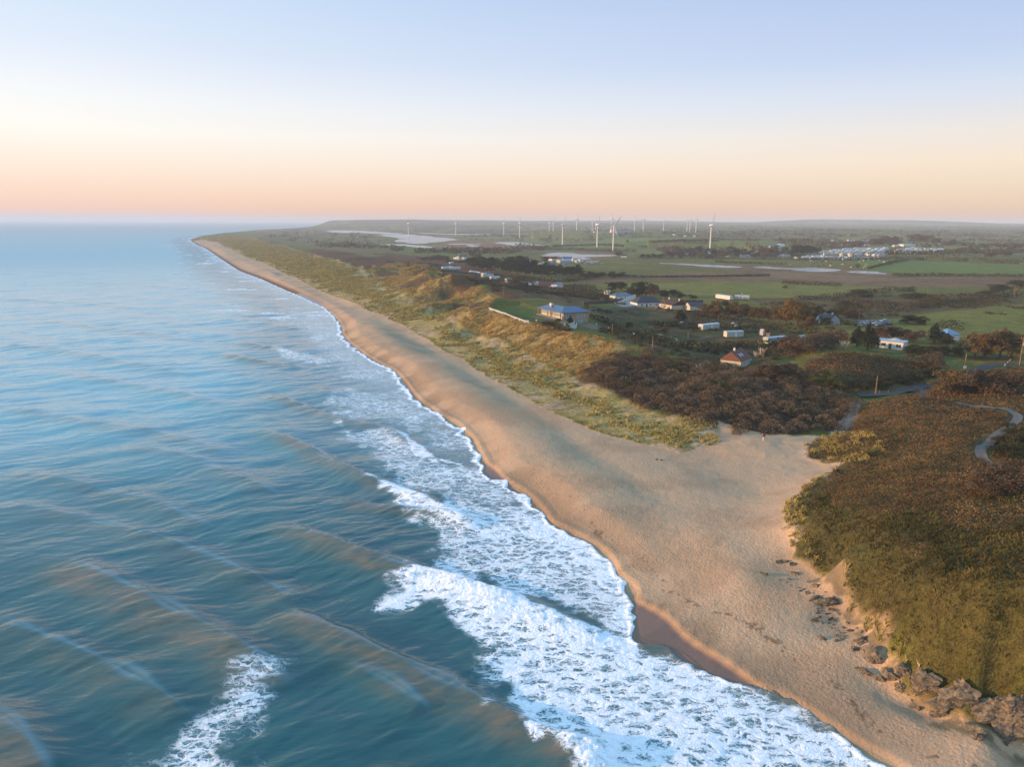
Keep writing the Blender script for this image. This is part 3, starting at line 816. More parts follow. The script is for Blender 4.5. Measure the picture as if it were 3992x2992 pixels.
# ------------------------------------------------------------------ the sea: swell, breakers and foam
CREST_P = [
    # crest line (in the 2212 wide copy), height, width behind, width ahead
    ([(560, 1118), (640, 1140), (700, 1160), (770, 1188), (830, 1207), (885, 1222), (940, 1235), (1020, 1260), (1100, 1285), (1180, 1312), (1240, 1345), (1300, 1368), (1370, 1392)], 1.05, 4.2, 1.3),
    ([(560, 1290), (680, 1340), (780, 1385), (880, 1432), (980, 1480), (1080, 1530), (1140, 1560), (1200, 1587), (1300, 1620), (1420, 1675)], 1.0, 4.5, 1.5),
    ([(740, 1430), (800, 1452), (850, 1478), (890, 1508), (930, 1535)], .40, 2.6, 1.4),
    ([(540, 925), (630, 950), (700, 985), (760, 1015), (800, 1030), (840, 1042), (900, 1065), (940, 1080), (1000, 1110), (1080, 1130)], .9, 4.0, 1.3),
    ([(730, 1075), (790, 1085), (870, 1092), (930, 1102), (1000, 1116), (1060, 1140)], .7, 3.2, 1.2),
    ([(540, 840), (615, 860), (680, 885), (740, 905), (840, 925), (890, 955), (940, 980), (1000, 1000)], .7, 4.0, 1.6),
    ([(480, 762), (540, 775), (605, 786), (660, 792)], .85, 5.0, 2.0),
    ([(500, 735), (580, 748), (640, 762), (700, 775), (760, 782)], .7, 5.0, 2.0),
    ([(640, 840), (730, 846), (800, 855), (870, 870), (920, 882)], .5, 4.0, 1.5),
    ([(520, 690), (590, 702), (650, 712)], .5, 6.0, 2.5), ([(540, 655), (600, 662), (660, 672)], .5, 6.0, 2.5), ([(460, 610), (520, 618)], .5, 7.0, 3.0),
    ([(100, 1190), (200, 1230), (330, 1290), (440, 1345), (560, 1420), (640, 1490)], .75, 6.0, 2.6),
    ([(0, 1010), (120, 1030), (260, 1062), (380, 1100), (470, 1140)], .55, 6.0, 3.0),
    ([(-60, 1500), (0, 1545), (60, 1600), (110, 1680)], .9, 6.0, 2.4),
    ([(-60, 870), (60, 885), (180, 908), (300, 925), (420, 952), (520, 990)], .45, 6, 3), ([(100, 800), (260, 825), (400, 850), (500, 880)], .4, 6, 3), ([(-60, 735), (100, 752), (300, 785), (430, 812)], .4, 7, 3.5),
    ([(250, 955), (400, 985), (520, 1030), (620, 1072)], .5, 5, 2.4), ([(-60, 1075), (150, 1108), (330, 1152), (480, 1205), (600, 1262), (700, 1320)], .6, 5.5, 2.4), ([(-60, 1310), (80, 1360), (220, 1420), (340, 1490), (430, 1560)], .6, 5, 2.2),
    ([(60, 690), (240, 708), (420, 735)], .4, 8, 4), ([(-60, 640), (150, 652), (330, 668)], .4, 9, 4.5), ([(100, 605), (300, 615), (430, 625)], .4, 10, 5),
]
CREST = [(smooth_line(TT(p, .5), 4), a, wb, wf) for p, a, wb, wf in CREST_P]

sx_, sy_, snr, sna = polar_grid(math.radians(-52), math.radians(42), 1560,
                                np.concatenate([np.linspace(55, 44, 40)[:-1], np.linspace(44, 12, 620)[:-1], np.linspace(12, 1.0, 340)[:-1], np.linspace(1.0, 0.16, 56)]), [22500, 24000])
sx, sy = sx_.ravel(), sy_.ravel()
sr = np.hypot(sx, sy)
ssd = -area_dist(sx, sy, LAND)                      # metres out from the water's edge
wob = (vnoise_p(sx / 4.5, sy / 4.5, 81) - .5) * 2.4 + (vnoise_p(sx / 1.5, sy / 1.5, 83) - .5) * 1.0
ssd = ssd + wob * sstep(900, 200, sr)
deep = sstep(2, 30, ssd)

# wind sea: short waves running up the picture, long swell towards the beach
TRAV = np.array([.55, .84])


def ridged(u, v, seed, octv=3):
    f = fbm(u, v, seed, octv, .5)
    return 1 - np.abs(2 * f - 1) * 1.6


ca, sa_ = .86, .51                                    # crests of the short waves lie along (ca, sa)
u1 = sx * ca + sy * sa_; v1 = -sx * sa_ + sy * ca
warp = (fbm(sx / 18, sy / 18, 87, 2) - .5) * 7
near = sstep(1500, 250, sr)
amp = .6 + .8 * fbm(sx / 45, sy / 45, 85, 2)
sz = amp * ((fbm(u1 / 11, (v1 + warp) / 3.4, 91, 3) - .5) * .55 * near + (fbm(u1 / 3.6, (v1 + warp * .5) / 1.15, 93, 2) - .5) * .14 * sstep(420, 120, sr))
sz += (fbm(u1 / 46 + 3, v1 / 13, 95, 2) - .5) * .9 * sstep(5000, 800, sr)
ph = (sx * TRAV[0] + sy * TRAV[1]) / 34 * 2 * math.pi + 3.2 * fbm(sx / 120, sy / 120, 97, 2) * 2
sz += .22 * np.sin(ph) * sstep(3000, 300, sr)
sz *= .15 + .85 * deep

crest_sheen = np.zeros_like(sx)
sed = np.zeros_like(sx); lip = np.zeros_like(sx); front = np.zeros_like(sx); behind = np.full_like(sx, 99.0)
for line, a, wb, wf in CREST:
    bx = [p[0] for p in line]; by = [p[1] for p in line]
    m = (sx > min(bx) - 25) & (sx < max(bx) + 25) & (sy > min(by) - 25) & (sy < max(by) + 25)
    if not m.any():
        continue
    d, arc, side = poly_dist(sx[m], sy[m], line)
    L = sum(math.hypot(q[0] - p[0], q[1] - p[1]) for p, q in zip(line[:-1], line[1:]))
    ends = sstep(0, .22 * L, arc) * sstep(0, .12 * L, L - arc)
    d = d + (fbm(arc / 9, arc * 0 + 7, 99, 2) - .5) * 1.6
    s = np.where(side > 0, d, -d)                     # ahead of the crest is on its left hand (further out in the picture)
    prof = np.where(s > 0, np.exp(-(s / wf) ** 2), np.exp(-(s / wb) ** 2))
    mod = .75 + .5 * vnoise(arc / 7, arc * 0, 101)
    sz[m] += a * prof * ends * mod * (.3 + .7 * deep[m])
    sz[m] -= a * .25 * np.exp(-((s + 2.4 * wb) / (1.3 * wb)) ** 2) * ends
    sed[m] = np.maximum(sed[m], (1.0 if a >= .65 else .30) * ends * np.where(s > 0, np.exp(-(s / .8) ** 2), 1.5 * np.exp(-((s + .2 * wb) / (.8 * wb)) ** 2)))
    crest_sheen[m] = np.maximum(crest_sheen[m], ends * np.exp(-((s - .3) / .55) ** 2) * (.3 + vnoise(arc / 6, arc * 0, 119)))  # pale sky reflection along the crests, painted into the water colour
    behind[m] = np.where((s < 0) & (ends > .3), np.minimum(behind[m], -s), behind[m])

FOAM_P = [
    # outline, cover, softness in metres
    ([(880, 1220), (940, 1236), (1020, 1259), (1100, 1283), (1180, 1310), (1240, 1343), (1300, 1365), (1370, 1388), (1440, 1412), (1547, 1460), (1700, 1515), (1918, 1640), (1960, 1720), (1300, 1720), (1250, 1650), (1195, 1602), (1110, 1548), (1085, 1490), (1068, 1440), (1056, 1375),
      (1000, 1335), (940, 1292), (835, 1304), (858, 1265)], .66, 3.0),
    ([(880, 1220), (1020, 1258), (1180, 1309), (1300, 1364), (1380, 1390), (1370, 1410), (1280, 1400), (1150, 1350), (1000, 1300), (900, 1255)], 1.0, 1.6),
    ([(1210, 1586), (1290, 1612), (1420, 1668), (1440, 1740), (1330, 1720), (1240, 1640)], 1.0, 1.4),
    ([(850, 1098), (920, 1120), (965, 1160), (945, 1195), (955, 1225), (1040, 1252), (1150, 1286), (1230, 1325), (1300, 1352), (1372, 1380), (1370, 1340), (1366, 1300), (1330, 1250), (1302, 1219), (1211, 1146), (1148, 1085), (1000, 1090), (930, 1090)], .52, 3.0),
    ([(1340, 1290), (1368, 1276), (1372, 1320), (1376, 1385), (1350, 1365), (1330, 1320)], .9, .8),
    ([(1120, 1110), (1210, 1140), (1290, 1195), (1345, 1262), (1366, 1285), (1330, 1280), (1260, 1215), (1150, 1150)], .86, 2.0),
    ([(800, 1030), (870, 1052), (945, 1080), (1000, 1100), (1060, 1120), (1150, 1150), (1060, 1150), (960, 1118), (880, 1090), (830, 1055)], .74, 2.2),
    ([(800, 960), (880, 950), (950, 990), (1040, 1020), (1100, 1050), (1190, 1135), (1100, 1110), (1000, 1095), (940, 1070), (860, 1035), (820, 1000)], .44, 5),
    ([(730, 905), (760, 930), (840, 925), (880, 950), (860, 980), (790, 965), (740, 945)], .42, 3),
    ([(740, 838), (820, 850), (880, 868), (930, 885), (990, 935), (1020, 965), (960, 960), (900, 930), (830, 912), (760, 900), (722, 872)], .40, 6),
    ([(620, 660), (700, 685), (738, 728), (790, 771), (850, 805), (890, 858), (840, 850), (780, 830), (720, 800), (700, 760), (660, 720), (620, 690)], .34, 8),
    ([(580, 745), (640, 758), (700, 772), (720, 785), (680, 788), (620, 775)], .42, 3),
    ([(555, 1438), (584, 1440), (575, 1480), (545, 1520), (522, 1580), (512, 1640), (505, 1720), (280, 1720), (320, 1640), (400, 1570), (460, 1510), (500, 1465)], .52, 4.0),
    ([(1130, 1570), (1150, 1565), (1180, 1585), (1180, 1605), (1150, 1612), (1135, 1595)], .62, .8),
    ([(885, 955), (910, 965), (940, 985), (960, 1005), (930, 1000), (900, 985)], .7, 1.5),
    ([(840, 918), (880, 935), (905, 968), (935, 985), (1000, 1000), (1000, 1008), (930, 992), (895, 975), (870, 945)], .78, 1.2),
]
foam = np.zeros_like(sx)
fw = (fbm(sx / 4, sy / 4, 103, 3) - .5)
fw2 = (fbm(sx / 13, sy / 13, 105, 3) - .5)
for poly, cov, soft in FOAM_P:
    P = TT(poly, .3)
    bx = [p[0] for p in P]; by = [p[1] for p in P]
    m = (sx > min(bx) - 20) & (sx < max(bx) + 20) & (sy > min(by) - 20) & (sy < max(by) + 20)
    d = area_dist(sx[m], sy[m], P) + fw[m] * soft * 2.4
    c = cov * sstep(-soft, soft * .6, d)
    c = c + fw2[m] * .34 * (c > 0) * (1.15 - cov)
    foam[m] = np.maximum(foam[m], np.clip(c, 0, 1))
# the broken white fringe along the whole beach
fr = sstep(26, 4, ssd) * sstep(110, 190, sr)
foam = np.maximum(foam, fr * (.30 + .30 * fw2) * (ssd > 0))
swash = sstep(3.2, .6, ssd + fw * 1.2) * (sr > 96)
foam = np.maximum(foam, swash * .85)
rollers = sstep(.62, .74, fbm(sx / 30 + sy / 90, sy / 9, 107, 3)) * sstep(130, 30, ssd) * sstep(300, 500, sr)
foam = np.maximum(foam, rollers * .55)
# wet sand stays bare between the last wave and the berm, so the sheet of water ends at the edge
sz += np.clip(foam - .55, 0, .5) * (fbm(sx / .9, sy / .9, 109, 3) - .35) * .55 * sstep(230, 120, sr)
edge_lip = np.exp(-((ssd - .5) / .5) ** 2) * .16
sz = np.where(ssd < 6, sz * sstep(0, 6, ssd) + .06 + edge_lip, sz + .06)
seabed = ground(sx, sy, False)
sz = np.maximum(sz, np.where((ssd > 0) & (ssd < 30), seabed + .05, -9))
sz = np.where(ssd < 0, -.6 - .1 * np.minimum(-ssd, 20), sz)
sed = np.clip(sed * (.45 + .9 * fbm(u1 / 9, v1 / 4, 111, 3)), 0, 1)
sed = np.maximum(sed, sstep(12, 1, ssd) * .8 * (sr < 700))
milky_sheen = np.clip(np.maximum(sstep(60, 5, ssd) * sstep(100, 300, sr), crest_sheen * .55), 0, 1)  # milky shallows, plus the painted crest reflection

n_sheen = fbm(sx / 60, sy / 60, 113, 3)
keep = (ssd > -6)
ff = grid_faces(snr, sna)
ff = ff[keep[ff].any(1)]
used = np.zeros(len(sx), bool); used[ff.ravel()] = True
idx = np.cumsum(used) - 1
ff = idx[ff]

# MAT_SEA
n = N('sea_water')
pos = n.pos()
foamc = n.attr('foam'); sedm = n.attr('sediment')
# lace of the foam: warped cells at two sizes, stretched along the flow
wp = n.noise(pos, .40, 3, .6, out='Color')
wv = n.new('ShaderNodeVectorMath', operation='MULTIPLY_ADD')
n.link(wp, wv.inputs[0]); wv.inputs[1].default_value = (2.6, 2.6, 0); n.link(n.map(pos, (1, 1, 0)), wv.inputs[2])
wp2 = n.noise(pos, 1.6, 2, .6, out='Color')
wv2 = n.new('ShaderNodeVectorMath', operation='MULTIPLY_ADD')
n.link(wp2, wv2.inputs[0]); wv2.inputs[1].default_value = (.7, .7, 0); n.link(wv.outputs[0], wv2.inputs[2])
flow = n.map(wv2.outputs[0], (.55, 1.15, 1), (0, 0, -.45))
e1 = n.voro(flow, .55, 'DISTANCE_TO_EDGE')
e2 = n.voro(flow, 1.45, 'DISTANCE_TO_EDGE')
e3 = n.voro(flow, 3.6, 'DISTANCE_TO_EDGE')
nz = n.noise(flow, 1.3, 5, .62)
nzb = n.noise(pos, .22, 3, .6)
cv = n.math('ADD', foamc, n.math('MULTIPLY', n.math('SUBTRACT', nzb, .5), n.rng(foamc, .25, .9, .75, .25)))
cv = n.math('MAXIMUM', cv, 0.0)
c15 = n.math('POWER', cv, 1.6)
dn = n.math('MULTIPLY', n.math('SUBTRACT', nz, .5), .30)


def strands(e, k):
    t = n.math('ADD', n.math('MULTIPLY', c15, k), dn)
    return n.rng(e, n.math('SUBTRACT', t, .035), n.math('ADD', t, .05), 1, 0)


f1_, f2_, f3_ = strands(e1, .27), strands(e2, .20), strands(e3, .10)
fm = n.math('MAXIMUM', f1_, n.math('MULTIPLY', f2_, .92))
fm = n.math('MAXIMUM', fm, n.math('MULTIPLY', f3_, .70))
lace = n.math('ADD', n.math('MULTIPLY', n.rng(e1, 0, .45, 1, 0), .5), n.math('ADD', n.math('MULTIPLY', n.rng(e2, 0, .45, 1, 0), .25), n.math('MULTIPLY', nz, .35)))
soft = n.math('MULTIPLY', n.rng(foamc, .1, .9), .30)       # milky, aerated water between the strands
fm = n.math('MULTIPLY', fm, n.rng(foamc, .06, .62))
fm_all = n.math('MAXIMUM', fm, n.math('MULTIPLY', soft, n.rng(nz, .25, .65)), clamp=True)
# water body
wn1 = n.noise(n.map(pos, (.05, .05, 0)), 1.0, 3, .6)
deepc = n.mixc(n.rng(wn1, .3, .7), (.009, .072, .072, 1), (.014, .092, .096, 1))
sheen_body = n.mixc(n.rng(wn1, .3, .7), (.110, .330, .385, 1), (.130, .365, .420, 1))  # paler water standing in for sky reflection, put into the body colour
deepc = n.mixc(n.attr('mid_sheen'), deepc, sheen_body)
sedn = n.noise(n.map(pos, (.10, .28, 0), (0, 0, -.55)), 1.0, 3, .6)
brown = n.mixc(n.rng(sedn, .35, .65), (.100, .105, .070, 1), (.170, .120, .066, 1))
sstr = n.noise(n.map(pos, (.30, .95, 0), (0, 0, -.95)), .9, 3, .6)
wc = n.mixc(n.math('MULTIPLY', n.math('MULTIPLY', sedm, .95), n.rng(sstr, .25, .7, .35, 1.0)), deepc, brown)
wc = n.mixc(n.math('MULTIPLY', n.attr('milky_sheen'), .5), wc, (.16, .35, .43, 1))
# ripples: short waves along one direction plus a little cross chop
m1 = n.map(pos, (.26, .80, 0), (0, 0, -.535))
r1 = n.noise(m1, .95, 2, .5, .3)
m2 = n.map(pos, (.35, 1.0, 0), (0, 0, -.42))
r2 = n.noise(m2, 3.2, 2, .5, .3)
m3 = n.map(pos, (.05, .22, 0), (0, 0, -.40))
r3 = n.noise(m3, .8, 3, .6, .3)
hb = n.math('ADD', n.math('MULTIPLY', r1, .18), n.math('MULTIPLY', r2, .07))
hb = n.math('ADD', hb, n.math('MULTIPLY', r3, .65))
nbw = n.bump(hb, 1.0, .5)
hf = n.math('ADD', n.math('MULTIPLY', lace, .36), n.math('MULTIPLY', nz, .36))
nbf = n.bump(hf, 1.0, .8)
wdist = n.new('ShaderNodeVectorMath', operation='LENGTH'); n.link(pos, wdist.inputs[0])
wb_ = n.bsdf(wc, n.rng(wdist.outputs['Value'], 260, 1500, .12, .38), .5, nbw, IOR=1.38)
fcol = n.mixc(n.rng(lace, .35, .85), (.52, .62, .66, 1), (.84, .85, .85, 1))
fb_ = n.bsdf(fcol, .8, .2, nbf)
mx = n.new('ShaderNodeMixShader')
n.link(fm_all, mx.inputs[0]); n.link(wb_.outputs[0], mx.inputs[1]); n.link(fb_.outputs[0], mx.inputs[2])
M_SEA = n.done(mx)
# END_SEA
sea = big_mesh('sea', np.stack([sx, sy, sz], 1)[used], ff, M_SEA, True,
               {'foam': foam[used], 'sediment': sed[used], 'milky_sheen': milky_sheen[used], 'mid_sheen': (sstep(105, 290, sr + (n_sheen - .5) * 60) * sstep(15, 70, ssd) * (1 - .6 * sstep(600, 6000, sr)))[used]})  # sky sheen on the middle water is painted by distance from the origin
sea['kind'] = 'structure'

# still water of the lagoon and marsh
n = N('pond_water')
nb = n.bump(n.noise(n.pos(), .6, 3), .25, .6)
M_POND = n.done(n.bsdf((.05, .08, .11, 1), .22, .5, nb, IOR=1.4))
for nm, poly, lv in PONDS:
    cx = sum(p[0] for p in poly) / len(poly); cy = sum(p[1] for p in poly) / len(poly)
    ring = [(cx + (p[0] - cx) * 1.05, cy + (p[1] - cy) * 1.05, lv) for p in poly]
    ob = mesh_from('lagoon_water', ring, [list(range(len(ring)))], M_POND)
    ob['kind'] = 'structure'

# ------------------------------------------------------------------ air
hz = mesh_from('haze', [(x, y, z) for z in (-6, 118) for x, y in ((-24500, -300), (24500, -300), (24500, 24500), (-24500, 24500))],
               [(0, 3, 2, 1), (4, 5, 6, 7), (0, 1, 5, 4), (1, 2, 6, 5), (2, 3, 7, 6), (3, 0, 4, 7)])
hz['kind'] = 'stuff'
hm = bpy.data.materials.new('haze_air')
hm.use_nodes = True
hm.node_tree.nodes.clear()
ho = hm.node_tree.nodes.new('ShaderNodeOutputMaterial')
hv = hm.node_tree.nodes.new('ShaderNodeVolumePrincipled')
hv.inputs['Color'].default_value = (.68, .76, .85, 1)
hv.inputs['Density'].default_value = 1.2e-4
hm.node_tree.links.new(hv.outputs[0], ho.inputs['Volume'])
hz.data.materials.append(hm)
# ------------------------------------------------------------------ vegetation
def leaf_mat(name, c1, c2, c3=None, rough=.9):
    """foliage: every leaf has its own tone between two or three colours"""
    n = N(name)
    t = n.attr('tone')
    c = n.mixc(n.rng(t, 0, .6, 0, 1, False), (*c1, 1), (*c2, 1))
    if c3:
        c = n.mixc(n.rng(t, .6, 1, 0, 1, False), c, (*c3, 1))
    k = n.noise(n.pos(), .35, 2)
    g = n.rng(k, .3, .7, .75, 1.25, False)
    cb = n.new('ShaderNodeCombineColor')
    for i in range(3):
        n.link(g, cb.inputs[i])
    c = n.mixc(1.0, c, cb.outputs[0], 'MULTIPLY')
    return n.done(n.bsdf(c, rough, .1))


def leaves(P, size, up=.3, aspect=1.0):
    """a randomly turned quad at each point; size per point; returns verts, faces"""
    m = len(P)
    nrm = RNG.normal(size=(m, 3)); nrm[:, 2] = np.abs(nrm[:, 2]) + up
    nrm /= np.linalg.norm(nrm, axis=1)[:, None]
    t = np.cross(nrm, RNG.normal(size=(m, 3))); t /= np.linalg.norm(t, axis=1)[:, None] + 1e-9
    b = np.cross(nrm, t)
    s = np.broadcast_to(np.asarray(size, float), (m,))[:, None] * .5
    t = t * s; b = b * s * aspect
    V = np.stack([P - t - b * .4, P + t * .25 - b, P + t + b * .3, P - t * .2 + b], 1).reshape(-1, 3)
    Fc = np.arange(m * 4).reshape(m, 4)
    return V, Fc


def blades(P, height, width, lean, bend=(0, 0), n_each=9):
    """tufts: narrow upright blades fanning out of each point; returns verts, triangles, blade index"""
    m = len(P)
    h = np.repeat(np.broadcast_to(np.asarray(height, float), (m,)), n_each) * RNG.uniform(.65, 1.15, m * n_each)
    w = np.repeat(np.broadcast_to(np.asarray(width, float), (m,)), n_each)
    Q = np.repeat(P, n_each, 0)
    a = RNG.uniform(0, 2 * math.pi, m * n_each); rad = RNG.uniform(0, 1, m * n_each) ** .6
    ln = h * lean * rad
    base = Q + np.stack([np.cos(a) * rad * h * .22, np.sin(a) * rad * h * .22, np.full(m * n_each, -.05)], 1)
    tip = base + np.stack([np.cos(a) * ln + bend[0] * h, np.sin(a) * ln + bend[1] * h, h], 1)
    a2 = RNG.uniform(0, 2 * math.pi, m * n_each)
    o = np.stack([np.cos(a2) * w * .5, np.sin(a2) * w * .5, np.zeros(m * n_each)], 1)
    mid = base * .45 + tip * .55 + np.stack([np.zeros(m * n_each)] * 2 + [h * .12], 1)
    V = np.stack([base - o * .7, base + o * .7, mid + o, mid - o, tip], 1).reshape(-1, 3)
    i = np.arange(m * n_each) * 5
    Fc = np.concatenate([np.stack([i, i + 1, i + 2], 1), np.stack([i, i + 2, i + 3], 1), np.stack([i + 3, i + 2, i + 4], 1)])
    return V, Fc


def scatter(poly, dens, keep=None, margin=0.0):
    """random points inside an outline at about dens per square metre, set on the ground"""
    bx = [p[0] for p in poly]; by = [p[1] for p in poly]
    area = (max(bx) - min(bx)) * (max(by) - min(by))
    m = int(area * dens)
    x = RNG.uniform(min(bx), max(bx), m); y = RNG.uniform(min(by), max(by), m)
    k = in_poly(x, y, poly)
    x, y = x[k], y[k]
    if margin or keep is not None:
        d = area_dist(x, y, poly)
        k = (d > margin) if keep is None else keep(x, y, d)
        x, y = x[k], y[k]
    return np.stack([x, y, ground(x, y)], 1)


def in_view(P, pad=.06):
    a = np.arctan2(P[:, 0], P[:, 1])
    return (np.abs(a) < math.radians(36) + pad) & (P[:, 1] > 30)


def stuff(name, label, cat, V, Fc, mat, tone, smooth=False):
    ob = big_mesh(name, V, Fc, mat, smooth, {'tone': tone})
    tag(ob, label, cat, kind='stuff')
    return ob


# marram tufts on the foredune, thinning out on to the sand
M_MARRAM = leaf_mat('marram_blades', (.200, .162, .050), (.370, .292, .088), (.460, .365, .125))
DUNE_W = TT([(1290, 905, 4), (1400, 940, 4), (1480, 975, 4), (1560, 962, 4.4), (1560, 945, 5), (1540, 935, 5), (1400, 915, 5), (1300, 880, 5)])


def dune_keep(x, y, d):
    r = np.hypot(x, y)
    cl = fbm(x / 5.5, y / 5.5, 121, 3) * .6 + fbm(x / 16, y / 16, 123, 2) * .4
    thin = sstep(-1, 20, d)
    return (RNG.uniform(size=len(x)) < sstep(.60 - .34 * thin, .70 - .30 * thin, cl)) & (d > .3) & (RNG.uniform(size=len(x)) < np.clip((330 / r) ** 1.6, .02, 1))


P = scatter(DUNE, 1.4, dune_keep)
P = P[in_view(P)]
P2 = scatter(DUNE_W, 2.6, lambda x, y, d: (fbm(x / 2.6, y / 2.6, 125, 2) > .57) & (d > .5))
P = np.concatenate([P, P2])
r = np.hypot(P[:, 0], P[:, 1])
hgt = np.clip(.55 + r / 900, .5, 1.7) * RNG.uniform(.7, 1.25, len(P))
V, Fc = blades(P, hgt, .085 + r / 5200, .75, (.16, .03), 11)
stuff('marram_grass', 'olive yellow marram grass growing in tufts along the foredune above the beach', 'grass', V, Fc, M_MARRAM, np.repeat(np.clip(np.repeat(RNG.uniform(0, 1, len(P)), 11) * .7 + RNG.uniform(0, .3, len(P) * 11), 0, 1), 5))

# tussocks where the headland meets the sand
TUSS = SV([(3130, 1740), (3200, 1690), (3280, 1680), (3340, 1690), (3420, 1700), (3440, 1760), (3360, 1810), (3250, 1800), (3180, 1780)])
P = scatter(TUSS, 2.6, lambda x, y, d: (fbm(x / 3, y / 3, 127, 2) > .42) & (d > 0) & (area_dist(x, y, HEADLAND) > -.8))
TUSS2 = SV([(3250, 1795), (3110, 1850), (3060, 1930), (3050, 2000), (3075, 2120), (3120, 2190), (3250, 2330), (3400, 2480), (3560, 2620), (3640, 2650), (3560, 2560), (3400, 2400), (3200, 2180), (3140, 2060), (3130, 1950), (3200, 1870)])
P2 = scatter(TUSS2, 3.0, lambda x, y, d: (fbm(x / 2.5, y / 2.5, 129, 2) > .45) & (d > 0) & (area_dist(x, y, HEADLAND) > -.8))
P = np.concatenate([P, P2])
V, Fc = blades(P, RNG.uniform(.5, .95, len(P)), .10, .8, (.18, -.05), 12)
stuff('dune_tussocks', 'pale green tussocks of grass on the sandy rim of the headland', 'grass', V, Fc, M_MARRAM, np.repeat(np.clip(np.repeat(RNG.uniform(0, 1, len(P)), 12) * .6 + RNG.uniform(0, .2, len(P) * 12), 0, 1), 5))

# long golden grass on the bank below the house and on the dunes
M_GOLD = leaf_mat('golden_grass_blades', (.180, .125, .040), (.390, .265, .085), (.480, .340, .120))


def bank_keep(x, y, d):
    r = np.hypot(x, y)
    return (d > 0) & (fbm(x / 4, y / 4, 131, 3) > .40) & (RNG.uniform(size=len(x)) < np.clip((300 / r) ** 1.5, .05, 1))


P = scatter(BANK, 1.9, bank_keep)
dark = np.zeros(len(P))
for poly, c in HOLLOWS:
    dark = np.maximum(dark, in_poly(P[:, 0], P[:, 1], SV(poly)) * 1.0)
P = P[dark < .5]
r = np.hypot(P[:, 0], P[:, 1])
V, Fc = blades(P, np.clip(.5 + r / 900, .5, 1.4) * RNG.uniform(.7, 1.2, len(P)), .08 + r / 4200, .8, (.30, -.10), 9)
stuff('bank_grass', 'long golden grass combed down the steep bank below the lawn and over the dunes', 'grass', V, Fc, M_GOLD, np.repeat(np.clip(np.repeat(fbm(P[:, 0] / 6, P[:, 1] / 6, 133, 2), 9) * 1.0 - .2 + RNG.uniform(0, .5, len(P) * 9), 0, 1), 5))

# bracken and rough grass of the headland
M_BRACKEN = leaf_mat('bracken_fronds', (.048, .030, .012), (.120, .070, .024), (.178, .108, .038))
M_RGRASS = leaf_mat('rough_grass_blades', (.050, .046, .013), (.102, .088, .024), (.170, .136, .046))
SPUR = SV([(3855, 1812), (3828, 1753), (3877, 1709), (3948, 1671), (3964, 1633)])
hp = scatter(HEADLAND, 8.0, lambda x, y, d: (d > .2) & (RNG.uniform(size=len(x)) < sstep(-1, 6, d + (fbm(x / 3, y / 3, 171, 2) - .5) * 8)) & (RNG.uniform(size=len(x)) < np.clip((100 / np.hypot(x, y)) ** 1.7, .10, 1)))
hp = hp[in_view(hp)]
d = area_dist(hp[:, 0], hp[:, 1], HEADLAND)
mixn = fbm(hp[:, 0] / 9, hp[:, 1] / 9, 137, 3) + (fbm(hp[:, 0] / 28, hp[:, 1] / 28, 139, 2) - .5) * .7
low = sstep(30, 6, d) * sstep(150, 110, hp[:, 1])
is_br = mixn + .17 - low * .34 > .48
PATHS = []                                             # filled before use: bare lanes stay clear
LANE = TT([(3725 / K, 1571 / K, 10.2), (3910 / K, 1601 / K, 11.2), (3964 / K, 1633 / K, 11.6), (3948 / K, 1671 / K, 12), (3877 / K, 1709 / K, 12.5), (3828 / K, 1753 / K, 12.6), (3823 / K, 1780 / K, 12.8), (3855 / K, 1812 / K, 13), (3910 / K, 1845 / K, 13.5), (3990 / K, 1880 / K, 14)])
LANE = smooth_line(LANE, 8)
ld, _, _ = poly_dist(hp[:, 0], hp[:, 1], LANE)
okp = ld > 2.0
B = hp[is_br & okp]; G = hp[~is_br & okp]
B = B[RNG.uniform(size=len(B)) < .75]
rb = np.hypot(B[:, 0], B[:, 1])
kk = 6
Q = np.repeat(B, kk, 0) + RNG.normal(size=(len(B) * kk, 3)) * np.array([.38, .38, .16]) + np.array([0, 0, .32])
V, Fc = leaves(Q, np.repeat(.13 + rb / 800, kk) * RNG.uniform(.7, 1.3, len(Q)), .5, .6)
stuff('bracken', 'rust brown bracken covering the headland on the right', 'bracken', V, Fc, M_BRACKEN, np.repeat(np.clip(np.repeat(fbm(B[:, 0] / 5, B[:, 1] / 5, 141, 2), kk) - .25 + RNG.uniform(0, .55, len(Q)), 0, 1), 4))
rg = np.hypot(G[:, 0], G[:, 1])
V, Fc = blades(G, RNG.uniform(.3, .75, len(G)), .06 + rg / 2600, .9, (-.34, -.26), 4)
stuff('rough_grass', 'olive green rough grass on the seaward slope of the headland', 'grass', V, Fc, M_RGRASS, np.repeat(np.clip(np.repeat(fbm(G[:, 0] / 4, G[:, 1] / 4, 143, 2), 4) * 1.1 - .25 + RNG.uniform(0, .4, len(G) * 4), 0, 1), 5))

SCRUB_RIM = SV([(2230, 1472), (2330, 1405), (2440, 1375), (2620, 1378), (2820, 1410), (3010, 1425), (3100, 1470), (3345, 1562), (3335, 1630), (3270, 1690), (3090, 1702), (2900, 1700), (2690, 1652), (2480, 1592)])
